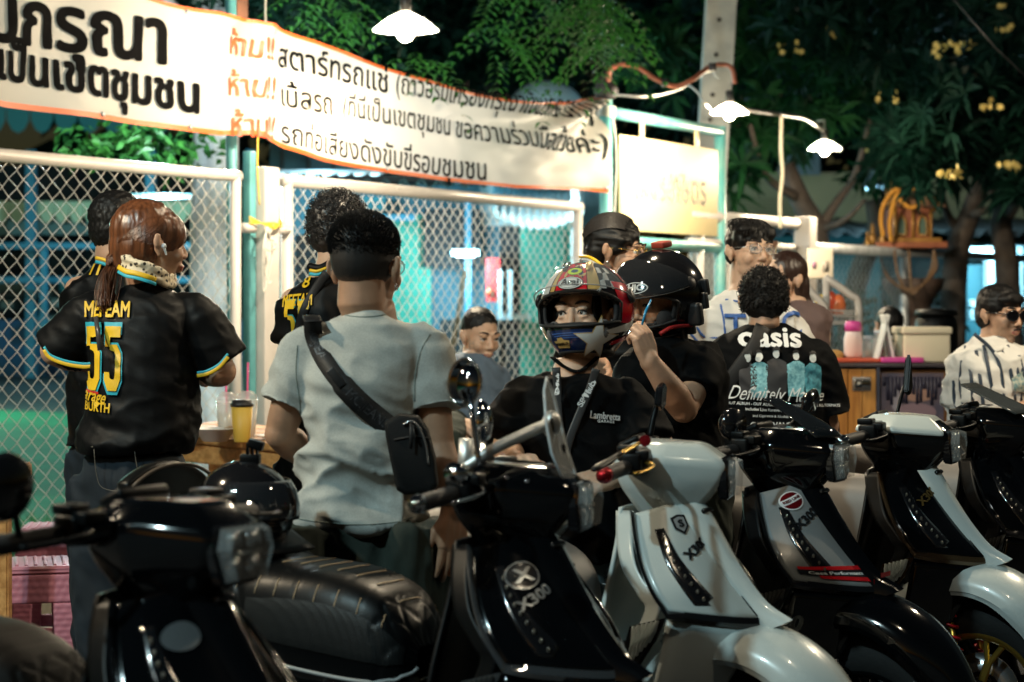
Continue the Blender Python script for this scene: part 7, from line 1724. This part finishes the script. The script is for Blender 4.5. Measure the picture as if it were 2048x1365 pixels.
# ================================================================ tables, stools, cart and small things
pine = mat('pine_wood', (.62, .34, .12), .5, col2=(.40, .19, .055), vscale=4, stretch=(12, 1, 12), bump=.2, bscale=30)
def slab(name, pts, z0, z1, m, parent, bev=.006):
    bm = B(); poly_prism(bm, [V((p.x, p.y, z0)) for p in pts], (0, 0, 1), z1-z0); finish(bm, bev); return obj(name, bm, m, parent, world=True, smooth=False)
a = W(379, 874, 8.35); b = W(575, 894, 7.75); zt = .872; n_ = (b-a); n_.z = 0; n_.normalize(); back = V((.35, .94, 0))
tb = thing('wooden_table', 'pine wood table with cups and a bowl between the ponytail woman and the grey t-shirt', 'table', V((a.x, a.y+.3, 0)))
P_ = [a-n_*.5, b, b+back*.75, a-n_*.5+back*.75]
for k in range(4):
    q = [P_[0].lerp(P_[3], k/4+.006), P_[1].lerp(P_[2], k/4+.006), P_[1].lerp(P_[2], (k+1)/4-.006), P_[0].lerp(P_[3], (k+1)/4-.006)]; slab('plank', q, zt-.03, zt, pine, tb)
q = [P_[0]+back*.03, P_[1]+back*.03-n_*.03, P_[1]+back*.06-n_*.03, P_[0]+back*.06]; slab('apron', q, zt-.115, zt-.033, pine, tb)
q = [P_[1]-n_*.06+back*.06, P_[1]-n_*.03+back*.06, P_[2]-n_*.03-back*.06, P_[2]-n_*.06-back*.06]; slab('apron', q, zt-.115, zt-.033, pine, tb)
for p in (P_[1]-n_*.09+back*.09, P_[2]-n_*.09-back*.09, P_[0]+n_*.09+back*.09, P_[3]+n_*.09-back*.09):
    slab('leg', [p+V((sx*.035, sy*.035, 0)) for sx, sy in ((-1, -1), (1, -1), (1, 1), (-1, 1))], 0, zt-.034, pine, tb)
e0 = W(568, 945, 7.8); bm = B(); tube(bm, [P_[1]+back*.1-n_*.12+V((0, 0, -.5)), P_[1]+back*.1-n_*.45+V((0, 0, -.04))], .028, 4); obj('brace', bm, pine, tb, world=True, smooth=False)
# things on it
plastic = mat('clear_cup', (.80, .80, .78), .12, alpha=.35, spec=.8); milk = mat('milky_drink', (.62, .55, .45), .5)
def cup(name, label, px, py, d, h, r, m, lid, lidm, straw=None):
    c = W(px, py, d); c.z = zt+.001; t = thing(name, label, 'cup', c)
    obj('cup_wall', lathe(B(), [(r*.72, 0), (r*.74, .002), (r, h), (r*.97, h), (r*.70, .006)], n=24), m, t)
    if lid == 'flat': obj('lid', lathe(B(), [(r*1.06, h-.004), (r*1.06, h+.008), (r*.92, h+.012), (r*.88, h+.022), (r*.2, h+.024)], n=24), lidm, t)
    else:
        obj('lid', lathe(B(), [(r*1.05, h-.003), (r*1.05, h+.006)]+[(r*math.cos(a), h+.006+r*.9*math.sin(a)) for a in [i*.17 for i in range(8)]], n=24, cap=False), plastic, t)
        obj('drink', lathe(B(), [(r*.70, .004), (r*.90, h*.75), (.001, h*.75)], n=20), milk, t)
    if straw: obj('straw', tube(B(), [V((0, 0, h*.3)), V(straw)], .0045, 8), lidm if lid == 'flat' and False else mat('pink_straw', (.75, .08, .25), .4) if straw[0] < .5 else milk, t)
    return t
cup('paper_cup', 'yellow paper cup with black lid on the pine table', 484, 866, 7.95, .145, .044, mat('yellow_cup', (.62, .40, .06), .5), 'flat', black_plastic)
cup('plastic_cup', 'clear plastic cup with a dark straw and domed lid left of the yellow paper cup', 454, 862, 8.1, .15, .045, plastic, 'dome', plastic, (-.005, 0, .27))
cup('plastic_cup', 'clear plastic cup with a pink straw behind the yellow paper cup', 494, 858, 8.2, .15, .045, plastic, 'dome', plastic, (.004, 0, .31))
wb_ = mat('white_bowl', (.72, .69, .64), .35); c = W(430, 872, 7.98); c.z = zt+.001; t = thing('bowl', 'white paper bowl with a fork on the pine table', 'bowl', c)
obj('bowl_wall', lathe(B(), [(.045, 0), (.05, .002), (.085, .05), (.09, .052), (.084, .052), (.045, .006), (.001, .005)], n=28), wb_, t); 
bm = B()
for k in range(4): tube(bm, [V((.04+.012*k, -.02, .052)), V((.065+.012*k, -.02, .062))], .002, 4)
obj('noodles', bm, mat('food_brown', (.3, .18, .08), .6), t, kind='stuff')
for x, y, d, lab in ((400, 858, 8.3, 'white plate left of the paper bowl on the pine table'), (560, 862, 8.1, 'white plate at the right end of the pine table')):
    c = W(x, y, d); c.z = zt+.001; tag(obj('plate', lathe(B(), [(.05, 0), (.08, .012), (.105, .018), (.10, .014), (.05, .004), (.001, .004)], n=28), wb_), lab, 'plate').location = c
# middle table
a = W(888, 868, 9.2); zt2 = .80
tm = thing('wooden_table', 'small pine wood table with plates in front of the seated man', 'table', V((a.x+.12, 9.4, 0)))
for k in range(3): slab('plank', [V((a.x-.03, 9.0+.2*k, 0)), V((a.x+.42, 9.0+.2*k, 0)), V((a.x+.42, 9.19+.2*k, 0)), V((a.x-.03, 9.19+.2*k, 0))], zt2-.035, zt2, pine, tm)
slab('apron', [V((a.x, 9.03, 0)), V((a.x+.39, 9.03, 0)), V((a.x+.39, 9.06, 0)), V((a.x, 9.06, 0))], zt2-.11, zt2-.036, pine, tm)
for x in (a.x+.05, a.x+.35):
    for y in (9.1, 9.5): slab('leg', [V((x-.035, y-.035, 0)), V((x+.035, y-.035, 0)), V((x+.035, y+.035, 0)), V((x-.035, y+.035, 0))], 0, zt2-.036, pine, tm)
for x, y, r, lab in ((940, 9.25, .12, 'white plate at the front of the small middle table'), (985, 9.35, .11, 'white plate beside the pale helmet on the small middle table')):
    c = V((W(x, 0, y).x, y, zt2+.001)); tag(obj('plate', lathe(B(), [(r*.5, 0), (r*.8, .012), (r, .02), (r*.95, .016), (r*.5, .004), (.001, .004)], n=28), wb_), lab, 'plate').location = c
hg = thing('helmet', 'pale round helmet with a green stripe on the small middle table', 'helmet', V((W(1000, 0, 8.9).x, 9.1, zt2+.005)))
bm = B(); lathe(bm, [(.115*math.cos(a_), .06+.15*math.sin(a_)) for a_ in [-.4+i*.14 for i in range(14)]]+[(.001, .21)], n=32); obj('shell', bm, mat('cream_gloss', (.72, .70, .62), .25, coat=.5), hg)
bm = tube(B(), [V((.118*math.cos(a_), -.118*math.sin(a_)*.35-.02, .06+.152*math.sin(a_))) for a_ in [.0+i*.16 for i in range(20)]], .010, 8, flat=.4); obj('green_stripe', bm, mat('pale_green', (.35, .48, .22), .4), hg)
# orange table corner on the left
cl = thing('wooden_bench', 'orange wooden bench end at the left edge', 'bench', V((W(-30, 0, 6.9).x, 6.9, 0)))
x1 = W(22, 0, 6.8).x
slab('top', [V((x1-.9, 6.75, 0)), V((x1, 6.75, 0)), V((x1, 7.1, 0)), V((x1-.9, 7.1, 0))], .845-.04, .858, pine, cl); slab('leg', [V((x1-.07, 6.78, 0)), V((x1-.005, 6.78, 0)), V((x1-.005, 6.84, 0)), V((x1-.07, 6.84, 0))], 0, .80, pine, cl)
# another leg seen between the fence and the jeans
lg = thing('wooden_post', 'short pine post behind the jeans of the ponytail woman', 'post', V((W(196, 0, 7.5).x, 7.5, 0)))
xx = W(196, 0, 7.5).x; slab('post', [V((xx-.03, 7.47, 0)), V((xx+.03, 7.47, 0)), V((xx+.03, 7.53, 0)), V((xx-.03, 7.53, 0))], 0, .72, pine, lg)
# ---- pink woven plastic stools
pink = mat('pink_plastic', (.46, .18, .25), .45, vary=.1, vscale=6); 
def stool(label, px, d, top, rz=0.0, wid=.30):
    x = W(px, 0, d).x; t = thing('plastic_stool', label, 'stool', (x, d, 0), rz, 'pink plastic stools by the gate')
    h2, w2 = wid/2*.86, wid/2*1.08
    bm = B(); ring_loft(bm, [[V((sx*h2*k, sy*h2*k, z)) for sx, sy in ((-1, -1), (1, -1), (1, 1), (-1, 1))] for k, z in ((1.03, top-.03), (1.05, top-.015), (1.02, top-.003), (.94, top))]); finish(bm, .008); obj('seat_top', bm, pink, t, auto=50)
    bm = B()
    for k in range(9): box(bm, V((lerp(-h2*.85, h2*.85, k/8), 0, top+.001)), (.012, h2*1.7, .006), None, .002)
    obj('seat_rib', bm, pink, t, kind='stuff')
    for q in range(4):
        R_ = Matrix.Rotation(q*PI/2, 4, 'Z')
        def wv(x0, x1, z0, z1, nm):
            nx = max(2, int(abs(x1-x0)/.026)); nzv = max(2, int((z1-z0)/.020)); bm = B()
            def fn(u, v):
                z = lerp(z0, z1, v); k = lerp(w2, h2, z/top); x = lerp(x0, x1, u)*k/h2; c = math.sin(u*nx*PI+ (PI/2)*(int(v*nzv) % 2))
                return V((x, -k-.004*abs(math.sin(v*nzv*PI))*abs(c)-.001, z))
            bm = gridsurf(fn, nx*4, nzv*4, .006); bm.transform(R_); return obj(nm, bm, pink, t)
        wv(-h2, h2, top-.13, top-.03, 'woven_band'); wv(-h2, -h2*.55, 0, top-.131, 'leg'); wv(h2*.55, h2, 0, top-.131, 'leg'); wv(-h2*.549, h2*.549, .14, .19, 'stretcher')
    return t
stool('front pink woven plastic stool at the left, nearest the parked scooters', 52, 7.2, .49, .25, .36)
stool('rear pink woven plastic stool against the chain link gate', 122, 7.75, .56, .12, .34)
stool('pink woven plastic stool right behind the jeans, mostly hidden', 640, 7.6, .46, .2, .32)
# potted palm leaf tuft between the table and the grey shirt
tf = thing('grass_tuft', 'small tuft of long yellow green leaves below the pine table', 'plant', V((W(590, 0, 8.1).x, 8.1, 0)))
bm = B()
for k in range(26): leaf(bm, V((W(590, 0, 8.1).x+rp.uniform(-.03, .03), 8.1, .30)), V((rp.uniform(-.6, .6), rp.uniform(-.4, .3), 1)), V((0, -1, 0)), rp.uniform(.25, .55), .008)
obj('blades', bm, mat('yellow_green', (.35, .42, .06), .5, tl=.3), tf, world=True, smooth=False); obj('pot', lathe(B(), [(.08, 0), (.11, .28), (.10, .3), (.08, .25)], V((W(590, 0, 8.1).x, 8.1, 0)), 20), matte_k, tf, world=True)

# ---------------------------------------------------------------- food cart on the right
d = 10.6; ct = thing('food_cart', 'wooden food cart with a metal handle and a purple poster on its end', 'cart', V((W(1770, 0, d).x, d+.3, 0)))
x0, x1, x2 = W(1655, 0, d).x, W(1752, 0, d).x, W(1888, 0, d).x; zc = CAMH-(735-HOR)/F*d
for k in range(5):
    a_, b_ = lerp(x0-.12, x1, k/5), lerp(x0-.12, x1, (k+1)/5); obj('board', box(B(), V(((a_+b_)/2, d, zc/2)), (b_-a_-.004, .03, zc-.02), None, .003), mat('cart_wood', (.52, .24, .05), .5, col2=(.34, .14, .03), vscale=5, stretch=(10, 10, 1), bump=.25, bscale=30), ct, world=True, smooth=False)
obj('carcass', box(B(), V(((x0+x2)/2, d+.35, zc/2-.005)), (x2-x0+.1, .63, zc-.02)), mat('cart_wood_dark', (.25, .11, .03), .6), ct, world=True, smooth=False)
obj('corner_strip', box(B(), V((x1+.006, d-.01, zc/2)), (.016, .05, zc)), mat('dark_strip', (.03, .035, .06), .5), ct, world=True, smooth=False)
post = mat('poster_purple', (.055, .05, .085), .6, col2=(.12, .08, .09), vscale=9, bump=.1, bscale=20)
obj('poster', box(B(), V(((x1+x2)/2+.01, d-.012, zc/2)), (x2-x1-.03, .01, zc-.06)), post, ct, world=True, smooth=False)
bm = B()
for k in range(16):
    x = lerp(x1+.04, x2-.03, k/15); L = .05+.10*abs(math.sin(k*2.3)); box(bm, V((x, d-.0185, zc-.05-L/2)), (.017, .003, L), None)
obj('poster_drip', bm, mat('poster_dark', (.02, .018, .04), .6), ct, world=True, kind='stuff')
for (px, py, w, hh, col) in ((1835, 790, .17, .07, (.30, .17, .13)), (1830, 825, .22, .10, (.20, .13, .16)), (1790, 800, .05, .12, (.22, .2, .24)), (1850, 880, .12, .1, (.08, .08, .16))):
    c = W(px, py, d); obj('poster_picture', drape(ell2d(0, 0, w/2, hh/2, 18), lambda x, y: V((c.x+x, d-.0195, c.z+y))), mat('poster_pic%.2f' % col[0], col, .6), ct, world=True)
bm = B(); c = W(1722, 768, d); box(bm, c+V((0, -.03, 0)), (.085, .02, .05), None, .006); obj('handle', bm, chrome, ct, world=True); obj('handle_plate', box(B(), c+V((0, -.018, 0)), (.10, .004, .075), None, .001), steel, ct, world=True)
obj('counter_top', box(B(), V(((x0+x2)/2, d+.33, zc+.012)), (x2-x0+.14, .72, .022), None, .004), mat('counter_dark', (.06, .05, .06), .4), ct, world=True)
zt3 = zc+.024
def on(px, dd, name, label, cat): return thing(name, label, cat, V((W(px, 0, d+dd).x, d+dd, zt3)))
t = on(1720, .12, 'tray', 'red plastic tray at the front of the cart counter', 'tray'); obj('tray_base', box(B(), (0, 0, .012), (.36, .2, .022), None, .006), mat('red_plastic', (.60, .10, .05), .4), t)
t = on(1825, .02, 'tray', 'pink plastic tray beside the foam box', 'tray'); obj('tray_base', box(B(), (-.06, 0, .015), (.22, .12, .028), None, .006), mat('magenta_plastic', (.60, .06, .30), .4), t)
t = on(1706, .16, 'bottle', 'white bottle with a pink lid on the cart counter', 'bottle'); t.location.z += .025
obj('bottle_body', lathe(B(), [(.045, 0), (.05, .01), (.05, .10), (.042, .13), (.042, .14)], n=24), mat('white_pink', (.75, .60, .60), .4), t); obj('lid', lathe(B(), [(.045, .141), (.045, .18), (.036, .195), (.001, .197)], n=24), mat('magenta_plastic', (.60, .06, .30)), t)
for i, (px, dd, r, h) in enumerate(((1738, .25, .04, .12), (1757, .18, .036, .15), (1778, .30, .045, .12))):
    t = on(px, dd, 'jar', ['small clear jar beside the white bottle on the cart', 'tall clear jar in the middle of the cart counter', 'clear jar next to the foam box'][i], 'jar'); obj('glass', lathe(B(), [(r*.9, 0), (r, .01), (r, h*.8), (r*.7, h)], n=20), plastic, t); obj('lid', lathe(B(), [(r*.75, h), (r*.75, h+.02), (.001, h+.022)], n=20), mat('pale_lid', (.5, .55, .6), .4), t); obj('contents', lathe(B(), [(r*.8, .005), (r*.85, h*.5), (.001, h*.5)], n=16), milk, t)
foam = mat('foam_box', (.70, .62, .46), .8, bump=.3, bscale=60)
t = on(1843, .18, 'foam_box', 'cream foam box with a lid on the right end of the cart', 'box'); obj('box_body', box(B(), (0, 0, .075), (.25, .3, .15), None, .012), foam, t); obj('lid', box(B(), (0, 0, .171), (.27, .32, .04), None, .012), foam, t)
t = on(1762, .1, 'menu_stand', 'leaning white menu card stand on the cart counter', 'stand'); obj('card', box(B(), (0, 0, .13), (.012, .14, .26), Matrix.Rotation(.25, 4, 'Y'), .002), mat('white_card', (.75, .74, .7), .5), t); obj('card', box(B(), (.035, 0, .13), (.012, .14, .26), Matrix.Rotation(-.2, 4, 'Y'), .002), mat('white_card', (.75, .74, .7)), t)
t = on(1668, .15, 'cloth_bundle', 'orange brown cloth bundle at the left end of the cart counter', 'cloth'); bm = B(); 
for k in range(5): ellipsoid(bm, V((rp.uniform(-.06, .06), rp.uniform(-.05, .05), .03)), (.06, .05, .035))
obj('cloth', fuse(bm, .01, 2, wrinkle(.008, 20, 20, 3)), mat('orange_cloth', (.5, .28, .08), .8), t)
for i, (px, dz, lab) in enumerate(((1640, .0, 'left white bent tube handle of the cart rack'), (1715, .12, 'right white bent tube handle of the cart rack'))):
    rk = thing('rack_handle', lab, 'handle', W(px, 720, 11.3)); xo = 0
    pts_ = [W(1612, 575, 11.3), W(1648, 612, 11.3), W(1648, 640, 11.3), W(1642, 800, 11.3)] if i == 0 else [W(1650, 555, 11.4), W(1700, 590, 11.4), W(1718, 620, 11.4), W(1714, 800, 11.4)]
    obj('tube', tube(B(), curve_pts(pts_, 4), .022, 10), white_paint, rk, world=True)
obj('tube', tube(B(), [W(1652, 556, 11.4), W(1655, 800, 11.4)], .02, 10), white_paint, rk, world=True)
rk = thing('wire_basket', 'white wire basket of snack packets on the cart', 'basket', W(1680, 640, 11.35)); bm = B()
for z in (620, 630, 642): tube(bm, [W(1635, z, 11.35), W(1712, z+3, 11.35)], .005, 5)
for k in range(14): tube(bm, [W(1637+k*5.6, 620, 11.35), W(1637+k*5.6, 642, 11.35)], .003, 4)
obj('wire', bm, white_paint, rk, world=True, kind='stuff'); obj('shelf', box(B(), W(1675, 646, 11.45), (.24, .2, .02), None, .004), white_paint, rk, world=True)
for i, (px, py, col, lab) in enumerate(((1642, 612, (.65, .45, .05), 'yellow snack packet in the wire basket'), (1660, 605, (.65, .08, .03), 'red snack packet in the middle of the wire basket'), (1676, 612, (.60, .15, .05), 'orange red snack packet at the right of the wire basket'))):
    bm = B(); c = W(px, py, 11.42); ellipsoid(bm, c, (.045, .02, .065), u=10, v=8); o = obj('snack_packet', bm, mat('packet%d' % i, col, .25, coat=.4, bump=.5, bscale=30)); tag(o, lab, 'packet')
# notice box on the white post, dry branches
nb_ = thing('notice_box', 'cream notice box with a small printed label fixed beside the white post', 'box', W(1640, 528, 14.6)); obj('case', box(B(), W(1640, 528, 14.6), (.19, .05, .22), None, .01), mat('cream_plastic', (.62, .54, .42), .5), nb_, world=True)
obj('label_print', box(B(), W(1651, 533, 14.57), (.045, .004, .075)), mat('label_grey', (.35, .3, .25), .6), nb_, world=True); obj('logo_print', box(B(), W(1628, 530, 14.57), (.03, .004, .045)), mat('label_mauve', (.4, .2, .3), .6), nb_, world=True)
bk_ = thing('water_barrel', 'black plastic barrel behind the foam box', 'barrel', V((W(1872, 0, 13).x, 13, 0))); obj('drum', lathe(B(), [(.13, 0), (.14, .3), (.14, 1.28), (.13, 1.34), (.11, 1.36)], n=28), matte_k, bk_); obj('lid', lathe(B(), [(.14, 1.36), (.13, 1.40), (.001, 1.41)], n=28), matte_k, bk_)
dw = thing('dry_branches', 'bundle of dry pale twigs standing behind the head of the man with thin glasses', 'twigs', W(1545, 560, 9.6)); bm = B()
for k in range(26):
    p = W(1535+rp.uniform(-4, 4), 560, 9.6); q = W(rp.uniform(1528, 1572), rp.uniform(485, 520), 9.6+rp.uniform(-.1, .1)); tube(bm, [p, p.lerp(q, .5)+rdir(rp)*.015, q], [.005, .004, .002], 4)
obj('twigs', bm, mat('dry_twig', (.50, .42, .28), .8), dw, world=True, kind='stuff'); obj('vase', lathe(B(), [(.05, 0), (.07, .3), (.04, .45), (.05, .5)], W(1536, 690, 9.6), 16), mat('clay', (.25, .13, .08), .7), dw, world=True)
